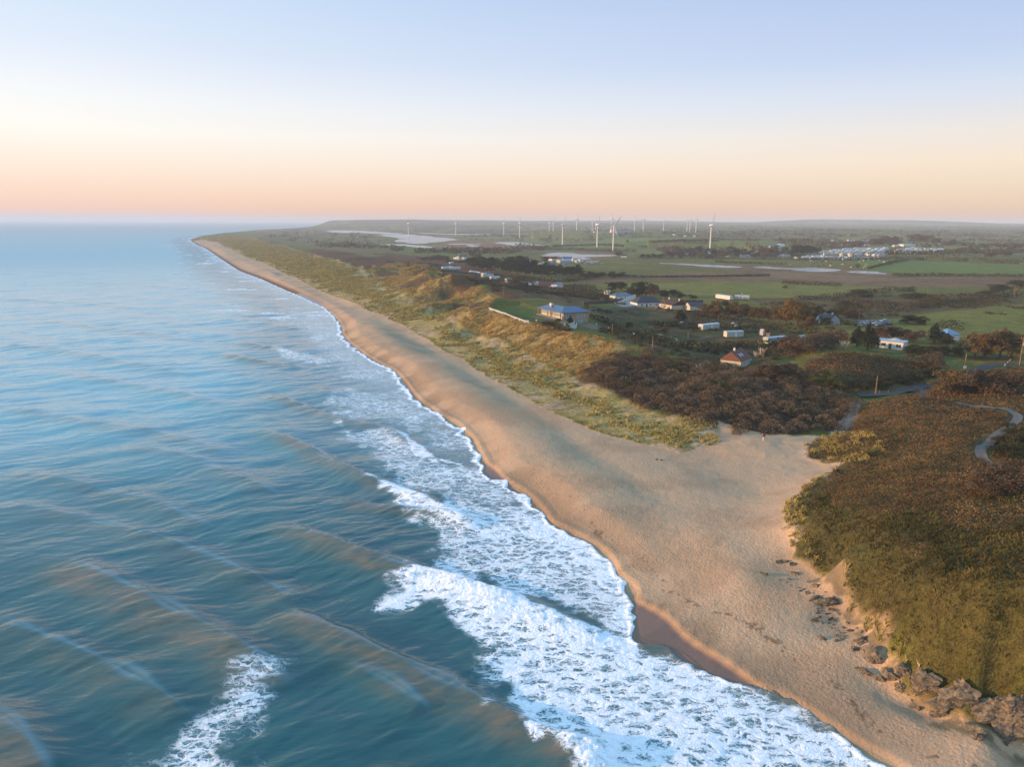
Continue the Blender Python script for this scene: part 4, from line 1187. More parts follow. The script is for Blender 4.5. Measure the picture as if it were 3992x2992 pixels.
# dark thicket between the beach and the gardens: rounded lumps of twiggy leaves
M_SCRUB = leaf_mat('thicket_leaves', (.048, .035, .020), (.125, .088, .050), (.205, .150, .086))
sp = np.concatenate([scatter(SCRUB, .12, None, 1.0), scatter(SCRUB_RIM, .05, lambda x, y, d: (area_dist(x, y, SCRUB) < 1.0) & (d > 0))])
rr = RNG.uniform(.9, 2.6, len(sp)) * RNG.uniform(.8, 1.2, len(sp))
kk = 380
dirs = RNG.normal(size=(len(sp) * kk, 3)); dirs /= np.linalg.norm(dirs, axis=1)[:, None]; dirs[:, 2] = np.abs(dirs[:, 2])
rad = np.repeat(rr, kk)[:, None] * RNG.uniform(.78, 1.04, (len(sp) * kk, 1))
Q = np.repeat(sp, kk, 0) + dirs * rad * np.array([1.15, 1.15, .95]) + np.array([0, 0, .1])
V, Fc = leaves(Q, RNG.uniform(.15, .33, len(Q)), .1, .8)
tn = np.clip(np.repeat(RNG.uniform(0, .55, len(sp)), kk) + RNG.uniform(0, .45, len(Q)), 0, 1)
stuff('thicket', 'dark brown thicket of rounded shrubs between the beach and the gardens', 'thicket', V, Fc, M_SCRUB, np.repeat(tn, 4))
# rusty bracken on the knoll, brambles among the thicket
kp = np.concatenate([scatter(KNOLL, .75, None, .5), scatter(SCRUB, .35, lambda x, y, d: fbm(x / 12, y / 12, 145, 2) > .58)])
kk = 9
Q = np.repeat(kp, kk, 0) + RNG.normal(size=(len(kp) * kk, 3)) * np.array([.7, .7, .35]) + np.array([0, 0, .6])
V, Fc = leaves(Q, RNG.uniform(.3, .7, len(Q)), .4, .7)
stuff('bramble_undergrowth', 'rusty bramble and fern undergrowth on the knoll above the beach track', 'undergrowth', V, Fc, M_BRACKEN, np.repeat(np.clip(np.repeat(fbm(kp[:, 0] / 7, kp[:, 1] / 7, 147, 2), kk) - .2 + RNG.uniform(0, .5, len(Q)), 0, 1), 4))


# low scrub that roughens the heath, the pastures and the slopes behind the house
ROUGH = SV([(1500, 1020), (1700, 1030), (1900, 1075), (2100, 1120), (2300, 1140), (2500, 1180), (2800, 1200), (3200, 1160), (3700, 1150), (3992, 1150), (4050, 1240), (3600, 1230), (3300, 1240), (3200, 1330), (3100, 1440), (2900, 1420), (2600, 1390), (2440, 1340), (2330, 1290), (2260, 1200), (2080, 1150), (1950, 1150), (1700, 1090)])
rs = scatter(ROUGH, .075, lambda x, y, d: (d > 0) & (fbm(x / 26, y / 26, 161, 3) > .485) & (np.minimum(area_dist(x, y, LAWN), area_dist(x, y, BLAWN)) < 0) & (area_dist(x, y, PLATEAU) < 4))
kk = 34
rb_ = RNG.uniform(.5, 1.9, len(rs))
Q = np.repeat(rs, kk, 0) + RNG.normal(size=(len(rs) * kk, 3)) * np.repeat(rb_, kk)[:, None] * np.array([.6, .6, .28]) + np.stack([np.zeros(len(rs) * kk)] * 2 + [np.repeat(rb_, kk) * .45], 1)
V, Fc = leaves(Q, RNG.uniform(.35, .8, len(Q)), .3, .8)
M_ROUGH = leaf_mat('rough_scrub_leaves', (.026, .026, .010), (.064, .050, .020), (.110, .078, .034))
stuff('rough_scrub', 'low dark scrub dotted over the heath and pastures behind the dunes', 'scrub', V, Fc, M_ROUGH, np.repeat(np.clip(np.repeat(RNG.uniform(0, .6, len(rs)), kk) + RNG.uniform(0, .4, len(Q)), 0, 1), 4))


# ---- trees, bushes and hedges: one prototype mesh per habit, copied for each plant
def crown_mesh(name, mat, kind, nl, leaf, seed):
    """foliage of a crown about one metre across and high, standing on z = 0 (scaled per plant)"""
    rg_ = np.random.default_rng(seed)
    pts = []; tones = []
    if kind == 'conifer':
        lumps = [(rg_.uniform(-1, 1) * .28 * (1 - h), rg_.uniform(-1, 1) * .28 * (1 - h), .18 + .74 * h, .26 * (1.12 - h)) for h in np.linspace(0, 1, 15) for _ in range(2)]
    elif kind == 'pine':
        lumps = [(rg_.normal() * .24, rg_.normal() * .24, rg_.uniform(.16, .86), rg_.uniform(.15, .25)) for _ in range(22)]
    elif kind == 'willow':
        lumps = [(rg_.normal() * .22, rg_.normal() * .22, rg_.uniform(.22, .82), rg_.uniform(.12, .22)) for _ in range(22)]
    elif kind == 'mop':
        lumps = [(0.0, 0.0, .72, .30)] * 3 + [(rg_.normal() * .14, rg_.normal() * .14, .66 + rg_.normal() * .06, .22) for _ in range(6)]
    else:
        lumps = [(rg_.normal() * .24, rg_.normal() * .24, rg_.uniform(.12, .66), rg_.uniform(.17, .28)) for _ in range(16)]
    w = np.array([l[3] ** 2 for l in lumps]); w /= w.sum()
    for (lx, ly, lz, lr), ww in zip(lumps, w):
        m = max(6, int(nl * ww))
        d_ = rg_.normal(size=(m, 3)); d_ /= np.linalg.norm(d_, axis=1)[:, None]
        d_[:, 2] = np.where(d_[:, 2] < -.3, -d_[:, 2], d_[:, 2])
        q = np.array([lx, ly, lz]) + d_ * lr * rg_.uniform(.55, 1.08, (m, 1))
        q[:, 2] = np.maximum(q[:, 2], .02)
        pts.append(q); tones.append(np.clip(rg_.uniform(0, .45) + rg_.uniform(0, .55, m), 0, 1))
    Q = np.concatenate(pts); tn_ = np.concatenate(tones)
    V, Fc = leaves(Q, leaf * RNG.uniform(.6, 1.35, len(Q)), .15, .75)
    ob = big_mesh(name, V, Fc, mat, False, {'tone': np.repeat(tn_, 4)})
    me = ob.data
    bpy.data.objects.remove(ob)
    return me


def trunk_mesh(name, mat, h, r0, limbs, seed):
    """tapered stem with a few limbs, in the same unit frame as the crown"""
    rg_ = random.Random(seed)
    vs, fs = [], []

    def limb(a, b, ra, rb):
        a, b = Vector(a), Vector(b)
        d_ = (b - a).normalized(); s_ = d_.orthogonal().normalized(); t_ = d_.cross(s_)
        o = len(vs)
        for p, rr_ in ((a, ra), (b, rb)):
            for k in range(6):
                an = k * math.pi / 3
                vs.append(p + (s_ * math.cos(an) + t_ * math.sin(an)) * rr_)
        for k in range(6):
            fs.append((o + k, o + (k + 1) % 6, o + 6 + (k + 1) % 6, o + 6 + k))
        fs.append(tuple(o + 6 + k for k in range(6)))
    bx, by = rg_.uniform(-.04, .04), rg_.uniform(-.04, .04)
    limb((0, 0, -.06), (bx, by, h * .55), r0, r0 * .72)
    limb((bx, by, h * .55), (bx * 2, by * 2, h), r0 * .72, r0 * .35)
    for k in range(limbs):
        an = rg_.uniform(0, 6.28); z0 = rg_.uniform(.3, .9) * h
        limb((bx * z0 / h, by * z0 / h, z0), (math.cos(an) * .26, math.sin(an) * .26, z0 + rg_.uniform(.12, .26)), r0 * .45, r0 * .15)
    me = bpy.data.meshes.new(name)
    me.from_pydata([tuple(v) for v in vs], [], fs); me.update()
    me.materials.append(mat)
    return me


M_BARK = plain('bark', (.10, .075, .052), .95, .3, 6)
M_PINE = leaf_mat('evergreen_needles', (.010, .017, .008), (.026, .036, .016), (.046, .056, .022))
M_WILLOW = leaf_mat('autumn_leaves', (.062, .042, .018), (.125, .084, .034), (.180, .122, .048))
M_GOLDT = leaf_mat('yellow_autumn_leaves', (.090, .058, .016), (.165, .105, .026), (.215, .145, .040))
M_BUSH = leaf_mat('bush_leaves', (.018, .020, .008), (.040, .040, .015), (.070, .062, .022))
M_BROWN = leaf_mat('bare_twigs', (.046, .032, .019), (.095, .065, .036), (.135, .092, .052))
M_OLIVE = leaf_mat('olive_leaves', (.040, .044, .012), (.085, .080, .020), (.125, .112, .030))
HABIT = {
    'pine': ('pine', M_PINE, .55, 5), 'conifer': ('conifer', M_PINE, .9, 0), 'willow': ('willow', M_WILLOW, .6, 6), 'gold': ('willow', M_GOLDT, .65, 6),
    'bush': ('bush', M_BUSH, 0, 0), 'brown': ('bush', M_BROWN, 0, 0), 'olive': ('bush', M_OLIVE, 0, 0), 'mop': ('mop', M_OLIVE, .6, 0), 'bare': ('willow', M_BROWN, .6, 6),
}
PROTO = {}
for hk, (shape, mt, th, lb) in HABIT.items():
    PROTO[hk] = [(crown_mesh('crown_' + hk, mt, shape, 4600, .046, 300 + i * 7 + len(hk)), trunk_mesh('trunk_' + hk, M_BARK, th, .045, lb, i) if th else None) for i in range(3)]


def plant(habit, u, v, hpx, wpx, name, label, cat='tree', group=None, sink=.15):
    """a tree or bush whose foot stands at a photograph point; hpx, wpx its height and width in pixels of the wide photograph"""
    x, y, z = survey(u, v)
    dist_ = math.sqrt(x * x + y * y + (H - z) ** 2)
    hm, wm = hpx * dist_ / F * 1.12, wpx * dist_ / F * 1.08
    me_c, me_t = random.choice(PROTO[habit])
    root = bpy.data.objects.new(name, None) if me_t else bpy.data.objects.new(name, me_c)
    COL.objects.link(root)
    root.location = (x, y, z - sink)
    root.rotation_euler = (0, 0, random.uniform(0, 6.28))
    tag(root, label, cat, group)
    top = 1.02 if habit != 'bush' and habit != 'brown' and habit != 'olive' else .88
    sc_ = (wm / .98, wm / .98, hm / top)
    if me_t:
        root.scale = sc_
        c = bpy.data.objects.new('crown', me_c); c.parent = root; COL.objects.link(c)
        t = bpy.data.objects.new('trunk', me_t); t.parent = root; COL.objects.link(t)
    else:
        root.scale = sc_
    return root


bz = lambda l, ox, oy, s=.5425: [(ox + a * s, oy + b * s, c * s, d * s) + tuple(e) for a, b, c, d, *e in l]
# the dark wood behind the row of caravans
for u, v, h_, w_ in bz([(240, 478, 55, 70), (275, 492, 72, 75), (320, 500, 88, 85), (380, 505, 82, 85), (440, 500, 72, 75), (482, 520, 88, 85), (530, 535, 112, 95), (590, 545, 126, 105), (650, 545, 104, 95), (700, 548, 100, 95), (762, 548, 96, 95), (810, 550, 72, 85),
                        (862, 550, 68, 85), (920, 548, 74, 85), (980, 548, 78, 95), (1022, 545, 62, 75), (560, 500, 90, 80), (620, 505, 90, 90), (400, 480, 60, 80), (350, 478, 60, 70)], 1700, 780):
    plant('pine', u, v, h_, w_, 'evergreen_tree', 'dark evergreen tree in the wood between the white caravans and the meadow', group='evergreens of the dark wood')
for u, v, h_, w_ in bz([(1085, 565, 52, 90), (1180, 562, 42, 80), (1262, 560, 42, 70), (1315, 556, 36, 70), (1130, 563, 38, 70)], 1700, 780):
    plant('bush', u, v, h_, w_, 'bush', 'low dark bush in the line that runs right from the end of the dark wood', 'bush', 'bushes trailing from the dark wood')
for u, v, h_, w_ in bz([(1265, 660, 62, 85), (1330, 650, 56, 75), (1405, 690, 60, 90), (1455, 692, 92, 105), (1505, 692, 84, 95)], 1700, 780):
    plant('pine', u, v, h_, w_, 'evergreen_tree', 'broad dark evergreen behind the slate roofed bungalow with the paved court', group='evergreens behind the bungalow')
for u, v, h_, w_ in bz([(1640, 702, 52, 80), (1700, 694, 46, 70), (1755, 700, 30, 70), (1845, 706, 26, 70)], 1700, 780):
    plant('bush', u, v, h_, w_, 'bush', 'dark bush at the field corner behind the bungalow chimneys', 'bush', 'bushes behind the chimneys')
plant('bare', 1700 + 1565 * .5425, 780 + 700 * .5425, 46, 62, 'bare_tree', 'pinkish brown leafless tree behind the ridge of the dark slate roof')
plant('olive', 1700 + 590 * .5425, 780 + 605 * .5425, 32, 62, 'olive_bush', 'yellow olive spreading bush beside the small white shed among the caravans', 'bush')
for u, v, h_, w_ in bz([(262, 412, 30, 55), (305, 414, 28, 55)], 1700, 780):
    plant('bare', u, v, h_, w_, 'bare_tree', 'grey brown leafless tree right of the white gabled farmhouse', group='leafless trees by the farmhouse')
for u, v, h_, w_ in bz([(30, 430, 34, 60), (75, 436, 30, 60), (-25, 430, 30, 60), (-75, 436, 26, 70)], 1700, 780):
    plant('brown', u, v, h_, w_, 'bush', 'brown bush on the rough ground left of the white gabled farmhouse', 'bush', 'brown bushes left of the farmhouse')
plant('pine', 1700 + 1310 * .5425, 780 + 402 * .5425, 15, 26, 'evergreen_tree', 'lone dark round tree at the right end of the farm pond')
plant('pine', 1700 + 785 * .5425, 780 + 445 * .5425, 18, 34, 'evergreen_tree', 'dark tree between the two white houses of the pond farm')
for u, v, h_, w_ in bz([(1480, 420, 28, 45), (1520, 424, 30, 50), (1565, 420, 30, 45), (1610, 418, 26, 50)], 1700, 780):
    plant('pine', u, v, h_, w_, 'evergreen_tree', 'dark tree of the clump between the pond farm and the barn', group='clump left of the barn')
# the cypress on the meadow and the garden trees of the stone house
plant('conifer', 1700 + 1757 * .5425, 1080 + 322 * .5425, 47, 58, 'cypress_tree', 'dark green spreading cypress alone on the meadow above the caravans')
plant('mop', 1700 + 876 * .5425, 1080 + 350 * .5425, 26, 28, 'palm_tree', 'round headed small tree at the corner of the gravel terrace')
plant('conifer', 1700 + 963 * .5425, 1080 + 330 * .5425, 31, 24, 'conifer_tree', 'small pointed conifer before the stone wall of the house')
plant('brown', 1700 + 790 * .5425, 1080 + 345 * .5425, 17, 58, 'shrub', 'wide low purple brown shrub at the edge of the gravel terrace', 'shrub')
plant('brown', 1700 + 925 * .5425, 1080 + 385 * .5425, 12, 46, 'shrub', 'reddish shrub in the bed below the white curved walls', 'shrub')
plant('bush', 1700 + 872 * .5425, 1080 + 380 * .5425, 12, 26, 'shrub', 'dark green shrub beside the white gate pillar', 'shrub')
# autumn willows by the caravans
for u, v, h_, w_ in bz([(20, 300, 115, 125), (95, 300, 118, 125), (175, 310, 100, 110), (235, 310, 95, 95), (300, 320, 95, 95), (372, 325, 98, 95), (450, 330, 108, 100), (-40, 290, 90, 100), (-85, 262, 62, 80)], 2792, 1080):
    plant('willow', u, v, h_, w_, 'willow_tree', 'bronze leaved willow in the grove behind the two long caravans', group='bronze willows of the grove')
for u, v, h_, w_ in bz([(500, 345, 140, 110), (575, 352, 182, 150), (630, 345, 130, 110)], 2792, 1080):
    plant('gold', u, v, h_, w_, 'willow_tree', 'tall yellow brown willow at the right end of the autumn grove', group='tall yellow willows')
plant('willow', 2792 + 668 * .5425, 1080 + 372 * .5425, 46, 48, 'willow_tree', 'small bronze willow just left of the pale gabled cottage')
for u, v, h_, w_ in bz([(735, 300, 80, 95), (825, 300, 58, 90), (905, 275, 50, 90), (960, 290, 45, 80)], 2792, 1080):
    plant('bush', u, v, h_, w_, 'bush', 'dark bush on the rough ground behind the pale gabled cottage', 'bush', 'dark bushes behind the cottage')
# conifers and brown trees round the bungalow
plant('conifer', 2792 + 1085 * .5425, 1080 + 528 * .5425, 98, 72, 'conifer_tree', 'tall dark conifer touching the left end of the flat roofed bungalow')
plant('conifer', 2792 + 1010 * .5425, 1080 + 500 * .5425, 74, 62, 'conifer_tree', 'shorter dark conifer left of the tall one by the bungalow')
plant('conifer', 2792 + 1565 * .5425, 1080 + 480 * .5425, 70, 74, 'conifer_tree', 'broad dark conifer standing right of the bungalow behind the wires')
plant('conifer', 2792 + 1655 * .5425, 1080 + 500 * .5425, 46, 52, 'conifer_tree', 'low dark conifer in front of the blue hipped roof')
for u, v, h_, w_ in bz([(1190, 452, 78, 110), (1270, 452, 82, 110), (1345, 455, 84, 110), (1420, 470, 80, 100), (1130, 440, 70, 90)], 2792, 1080):
    plant('bare', u, v, h_, w_, 'brown_tree', 'brown thin leaved tree in the row behind the flat roofed bungalow', group='brown trees behind the bungalow')
for u, v, h_, w_ in bz([(1860, 585, 120, 150), (1935, 590, 155, 170), (2030, 592, 165, 180), (2120, 585, 150, 160)], 2792, 1080):
    plant('willow', u, v, h_, w_, 'brown_tree', 'large rounded brown tree above the bend of the lane', group='brown trees above the lane')
for u, v, h_, w_ in bz([(1400, 545, 50, 90), (1480, 555, 48, 90), (1560, 560, 52, 100), (1640, 562, 50, 90), (1730, 570, 55, 90)], 2792, 1080):
    plant('bush', u, v, h_, w_, 'bush', 'dark bush along the far side of the bungalow lawn', 'bush', 'bushes along the bungalow lawn')
plant('brown', 2792 + 1520 * .5425, 1080 + 650 * .5425, 50, 82, 'bush', 'rounded brown bush at the near edge of the bungalow lawn', 'bush')
for u, v, h_, w_ in bz([(1640, 250, 150, 190), (1730, 240, 130, 150)], 2792, 1400):
    plant('willow', u, v, h_, w_, 'willow_bush', 'rounded golden brown bush between the two bends of the lane', 'bush', 'golden bushes by the lane')
for u, v, h_, w_ in bz([(1840, 250, 150, 200), (1950, 255, 150, 210), (2050, 245, 120, 170)], 2792, 1400):
    plant('brown', u, v, h_, w_, 'bush', 'broad grey brown bush on the bank below the lane', 'bush', 'grey brown bushes below the lane')
for u, v, h_, w_ in bz([(500, 560, 120, 150), (580, 560, 112, 160), (660, 545, 100, 150), (730, 525, 92, 140), (800, 500, 90, 130), (860, 470, 80, 120)], 2792, 1080):
    plant('brown', u, v, h_, w_, 'bush', 'brown twiggy bush in the bank between the pink ended caravan and the knoll', 'bush', 'twiggy bushes of the bank')
for u, v, h_, w_ in bz([(360, 150, 120, 150), (450, 150, 120, 160), (540, 150, 100, 140)], 2792, 1400):
    plant('bare', u, v, h_, w_, 'bare_shrub', 'greyish leafless shrub right of the rust roofed cottage', 'shrub', 'leafless shrubs by the rust roofed cottage')
for u, v, h_, w_ in bz([(740, 190, 70, 110), (850, 195, 70, 130), (800, 150, 60, 100), (920, 190, 50, 90)], 2792, 1400):
    plant('olive', u, v, h_, w_, 'bush', 'olive green bush in the hollow below the knoll', 'bush', 'olive bushes below the knoll')
for u, v, h_, w_ in bz([(1250, 190, 60, 110), (1350, 175, 60, 120), (1450, 150, 60, 120), (1180, 200, 55, 110), (1080, 210, 50, 110), (1540, 120, 50, 110)], 2792, 1400):
    plant('bush', u, v, h_, w_, 'bush', 'dark bush in the hedge on the far side of the beach lane', 'bush', 'hedge bushes along the beach lane')
for u, v, h_, w_ in bz([(2060, 900, 120, 220), (2160, 940, 130, 200), (1960, 960, 120, 200), (2180, 850, 90, 140)], 2792, 1400):
    plant('brown', u, v, h_, w_, 'bush', 'dark brown bush on the headland in front of the winding path', 'bush', 'brown bushes in front of the path')
for u, v, h_, w_ in bz([(2100, 700, 80, 170), (2180, 640, 90, 150), (2060, 620, 60, 120), (2160, 560, 70, 130), (2190, 760, 70, 120)], 2792, 1400):
    plant('bush', u, v, h_, w_, 'gorse_bush', 'dark gorse bush inside the bend of the winding path', 'bush', 'gorse bushes inside the path bend')
# New Zealand flax: stiff fans of leaves on the headland
M_FLAX = leaf_mat('flax_blades', (.028, .036, .014), (.060, .068, .026), (.110, .110, .050))
fv, ff_ = blades(np.zeros((1, 3)), 1.0, .07, 1.0, (0, 0), 60)
flax_me = big_mesh('flax', fv, ff_, M_FLAX, False, {'tone': RNG.uniform(0, 1, len(fv))})
fm_ = flax_me.data; bpy.data.objects.remove(flax_me)
FLAX_L = ['stiff green flax clump highest on the bracken slope, nearest the track', 'stiff green flax clump among the pale tussocks', 'small flax clump at the foot of the bracken slope', 'flax clump at the lower left rim of the headland', 'thin flax clump between the two lower ones']
for (u, v, s_), lb in zip([(3415, 1655, 1.9), (3400, 1780, 1.7), (3265, 1845, 1.4), (3200, 1955, 1.6), (3345, 1815, 1.2)], FLAX_L):
    x, y, z = survey(u, v)
    o = bpy.data.objects.new('flax_plant', fm_); COL.objects.link(o)
    o.location = (x, y, z - .05); o.scale = (s_ * 1.25, s_ * 1.25, s_ * .95); o.rotation_euler = (0, 0, random.uniform(0, 6))
    tag(o, lb, 'plant', 'flax clumps on the headland')

fl_pts = [p for p in scatter(SCRUB, .004, None, 6.0)][:26]
for p in fl_pts:
    o = bpy.data.objects.new('flax_plant', fm_); COL.objects.link(o)
    s_ = random.uniform(1.6, 2.6)
    o.location = (p[0], p[1], p[2] + .9); o.scale = (s_, s_, s_ * .9); o.rotation_euler = (0, 0, random.uniform(0, 6))
    tag(o, 'green flax fan poking out of the dark thicket behind the beach', 'plant', 'flax fans in the thicket')
# ------------------------------------------------------------------ built things
class MB:
    """collects boxes, prisms and tubes and links them as one mesh object"""
    def __init__(s):
        s.v, s.f = [], []

    def quad(s, *p):
        o = len(s.v); s.v += [tuple(q) for q in p]; s.f.append(tuple(range(o, o + len(p)))); return s

    def box(s, x0, x1, y0, y1, z0, z1):
        o = len(s.v)
        s.v += [(x, y, z) for z in (z0, z1) for x, y in ((x0, y0), (x1, y0), (x1, y1), (x0, y1))]
        s.f += [tuple(o + i for i in f) for f in ((0, 3, 2, 1), (4, 5, 6, 7), (0, 1, 5, 4), (1, 2, 6, 5), (2, 3, 7, 6), (3, 0, 4, 7))]
        return s

    def tube(s, a, b, ra, rb=None, n=8, caps=True):
        rb = ra if rb is None else rb
        a, b = Vector(a), Vector(b)
        d = (b - a).normalized(); u = d.orthogonal().normalized(); w = d.cross(u)
        o = len(s.v)
        for p, r in ((a, ra), (b, rb)):
            for k in range(n):
                t = 2 * math.pi * k / n
                s.v.append(tuple(p + (u * math.cos(t) + w * math.sin(t)) * r))
        for k in range(n):
            s.f.append((o + k, o + (k + 1) % n, o + n + (k + 1) % n, o + n + k))
        if caps:
            s.f.append(tuple(o + k for k in range(n))[::-1]); s.f.append(tuple(o + n + k for k in range(n)))
        return s

    def build(s, name, mat, parent=None, smooth=False):
        return mesh_from(name, s.v, s.f, mat, smooth, parent)


def empty(name, loc, rz, label, cat, group=None):
    o = bpy.data.objects.new(name, None); COL.objects.link(o)
    o.location = loc; o.rotation_euler = (0, 0, rz)
    return tag(o, label, cat, group)


def copy_tree(o, parent=None):
    c = o.copy(); COL.objects.link(c); c.parent = parent
    for ch in list(o.children):
        copy_tree(ch, c)
    return c


M_WHITE = plain('white_render', (.56, .53, .48), .85, .08, 1.5)
M_CREAM = plain('cream_cladding', (.46, .42, .32), .7, .08, 1.2)
M_PALEG = plain('pale_green_cladding', (.27, .31, .24), .7, .08, 1.2)
M_PINK = plain('pinkish_cladding', (.42, .33, .30), .7, .08, 1.2)
M_GREY = plain('grey_cladding', (.30, .31, .32), .7, .12, 1.2)
M_STONE = plain('rubble_stone', (.34, .25, .17), .95, .35, 2.2)
M_SLATE = plain('slate_roof', (.045, .090, .165), .45, .2, 2.0, .5)
M_DSLATE = plain('dark_slate_roof', (.022, .024, .032), .6, .2, 1.5, .4)
M_TILE = plain('brown_tiles', (.058, .036, .028), .85, .2, 1.6)
M_RUST = plain('rust_red_tiles', (.135, .060, .042), .8, .2, 1.8)
M_PROOF = plain('pale_metal_roof', (.28, .33, .38), .5, .1, 1.0, .5)
M_WROOF = plain('white_metal_roof', (.42, .46, .50), .5, .08, 1.0, .4)
M_GROOF = plain('greenish_felt_roof', (.26, .34, .32), .8, .12, 1.0)
M_BROOF = plain('blue_metal_roof', (.10, .20, .33), .5, .12, 1.0, .5)
M_PANE = plain('window_glass', (.03, .05, .06), .08, .1, 1.0, .9)
M_PANEB = plain('curtained_glass', (.17, .25, .27), .15, .15, .8, .7)
M_FRAME = plain('white_window_frame', (.70, .70, .68), .5, .05, 2)
M_GDOOR = plain('pale_green_garage_door', (.26, .34, .30), .5, .05, 2)
M_GREEN = plain('green_door', (.03, .10, .045), .5, .1, 2)
M_WOOD = plain('weathered_wood', (.26, .165, .085), .9, .25, 4)
M_POLE = plain('creosoted_pole', (.235, .14, .075), .9, .2, 3)
M_DWOOD = plain('dark_timber', (.055, .040, .030), .9, .25, 3)
M_CONC = plain('concrete', (.27, .245, .21), .9, .15, 2)
M_STEEL = plain('galvanised_steel', (.42, .44, .45), .45, .1, 3, .5)
M_BLACK = plain('dark_rubber', (.018, .018, .02), .8, .1, 3)
M_TARM = plain('turbine_white', (.58, .55, .52), .45, .04, .2, .4)
M_BRICK = plain('chimney_brick', (.24, .11, .065), .9, .25, 3)


def frame_from(A, B, zfix=None):
    """foot points A and B of a front wall -> origin, length, bearing, base height"""
    a = survey(*A); b = survey(*B)
    L = math.hypot(b[0] - a[0], b[1] - a[1])
    return a, L, math.atan2(b[1] - a[1], b[0] - a[0]), (min(a[2], b[2]) if zfix is None else zfix)


def add_window(par, x, z, w, h, y=0.0, pane=None, nx=2, side='front', L=0, split=True):
    """a framed window on the front (or on the left end); the pane is a sub-part"""
    fr = MB(); pn = MB()
    t = .08

    def bx(m, a0, a1, d0, d1, z0, z1):
        if side == 'front':
            m.box(a0, a1, y + d0, y + d1, z0, z1)
        else:
            m.box(y + d0, y + d1, a0, a1, z0, z1)
    bx(fr, x, x + w, -.06, .02, z, z + t); bx(fr, x, x + w, -.06, .02, z + h - t, z + h)
    for k in range(nx + 1):
        c = x + (w - t) * k / nx
        bx(fr, c, c + t, -.058, .018, z + t, z + h - t)
    bx(pn, x + t * .5, x + w - t * .5, -.03, .012, z + t * .5, z + h - t * .5)
    o = fr.build('window', M_FRAME, par)
    pn.build('pane', pane or M_PANE, o)
    return o


def roof_mesh(kind, L, D, zh, rh, ov=.3, th=.12):
    m = MB()
    x0, x1, y0, y1 = -ov, L + ov, -ov, D + ov
    if kind == 'flat':
        m.box(x0, x1, y0, y1, zh, zh + .18)
    elif kind == 'mono':
        m.v += [(x0, y0, zh), (x1, y0, zh), (x1, y1, zh + rh), (x0, y1, zh + rh), (x0, y0, zh + th), (x1, y0, zh + th), (x1, y1, zh + rh + th), (x0, y1, zh + rh + th)]
        m.f += [(0, 3, 2, 1), (4, 5, 6, 7), (0, 1, 5, 4), (1, 2, 6, 5), (2, 3, 7, 6), (3, 0, 4, 7)]
    elif kind in ('gx', 'hip'):
        hi = min(D, L) * .5 if kind == 'hip' else 0
        yc = (y0 + y1) / 2
        P = [(x0, y0, zh), (x1, y0, zh), (x1, y1, zh), (x0, y1, zh), (x0 + hi, yc, zh + rh), (x1 - hi, yc, zh + rh)]
        m.v += P + [(a, b, c + th) for a, b, c in P]
        m.f += [(0, 1, 2, 3), (6, 7, 11, 10), (8, 9, 10, 11), (7, 8, 11), (9, 6, 10), (0, 6, 7, 1), (1, 7, 8, 2), (2, 8, 9, 3), (3, 9, 6, 0)]
        m.f[-9] = (3, 2, 1, 0)
    elif kind == 'gy':
        xc = (x0 + x1) / 2
        P = [(x0, y0, zh), (x1, y0, zh), (x1, y1, zh), (x0, y1, zh), (xc, y0, zh + rh), (xc, y1, zh + rh)]
        m.v += [(a, b, c + th) for a, b, c in P] + P
        m.f += [(0, 4, 5, 3), (4, 1, 2, 5), (6, 9, 11, 10), (10, 11, 8, 7), (0, 6, 10, 4), (4, 10, 7, 1), (3, 5, 11, 9), (5, 2, 8, 11), (0, 3, 9, 6), (1, 7, 8, 2)]
    elif kind == 'barrel':
        n = 10
        for i in range(n):
            t0, t1 = math.pi * i / n, math.pi * (i + 1) / n
            c = lambda t: ((D + .2) / 2 - math.cos(t) * (D + .2) / 2 - .1, zh + rh * math.sin(t))
            (a0, b0), (a1, b1) = c(t0), c(t1)
            m.quad((x0, a0, b0), (x1, a0, b0), (x1, a1, b1), (x0, a1, b1))
        m.quad(*[(x0, (D + .2) / 2 - math.cos(math.pi * i / n) * (D + .2) / 2 - .1, zh + rh * math.sin(math.pi * i / n)) for i in range(n + 1)])
        m.quad(*[(x1, (D + .2) / 2 - math.cos(math.pi * i / n) * (D + .2) / 2 - .1, zh + rh * math.sin(math.pi * i / n)) for i in range(n, -1, -1)])
    return m


def wall_mesh(kind, L, D, zh, rh, base=-.7):
    m = MB().box(0, L, 0, D, base, zh)
    if kind == 'gx':
        for x in (0, L):
            m.quad((x, 0, zh), (x, D, zh), (x, D / 2, zh + rh * .98))
    elif kind == 'gy':
        for y in (0, D):
            m.quad((0, y, zh), (L, y, zh), (L / 2, y, zh + rh * .98))
    return m


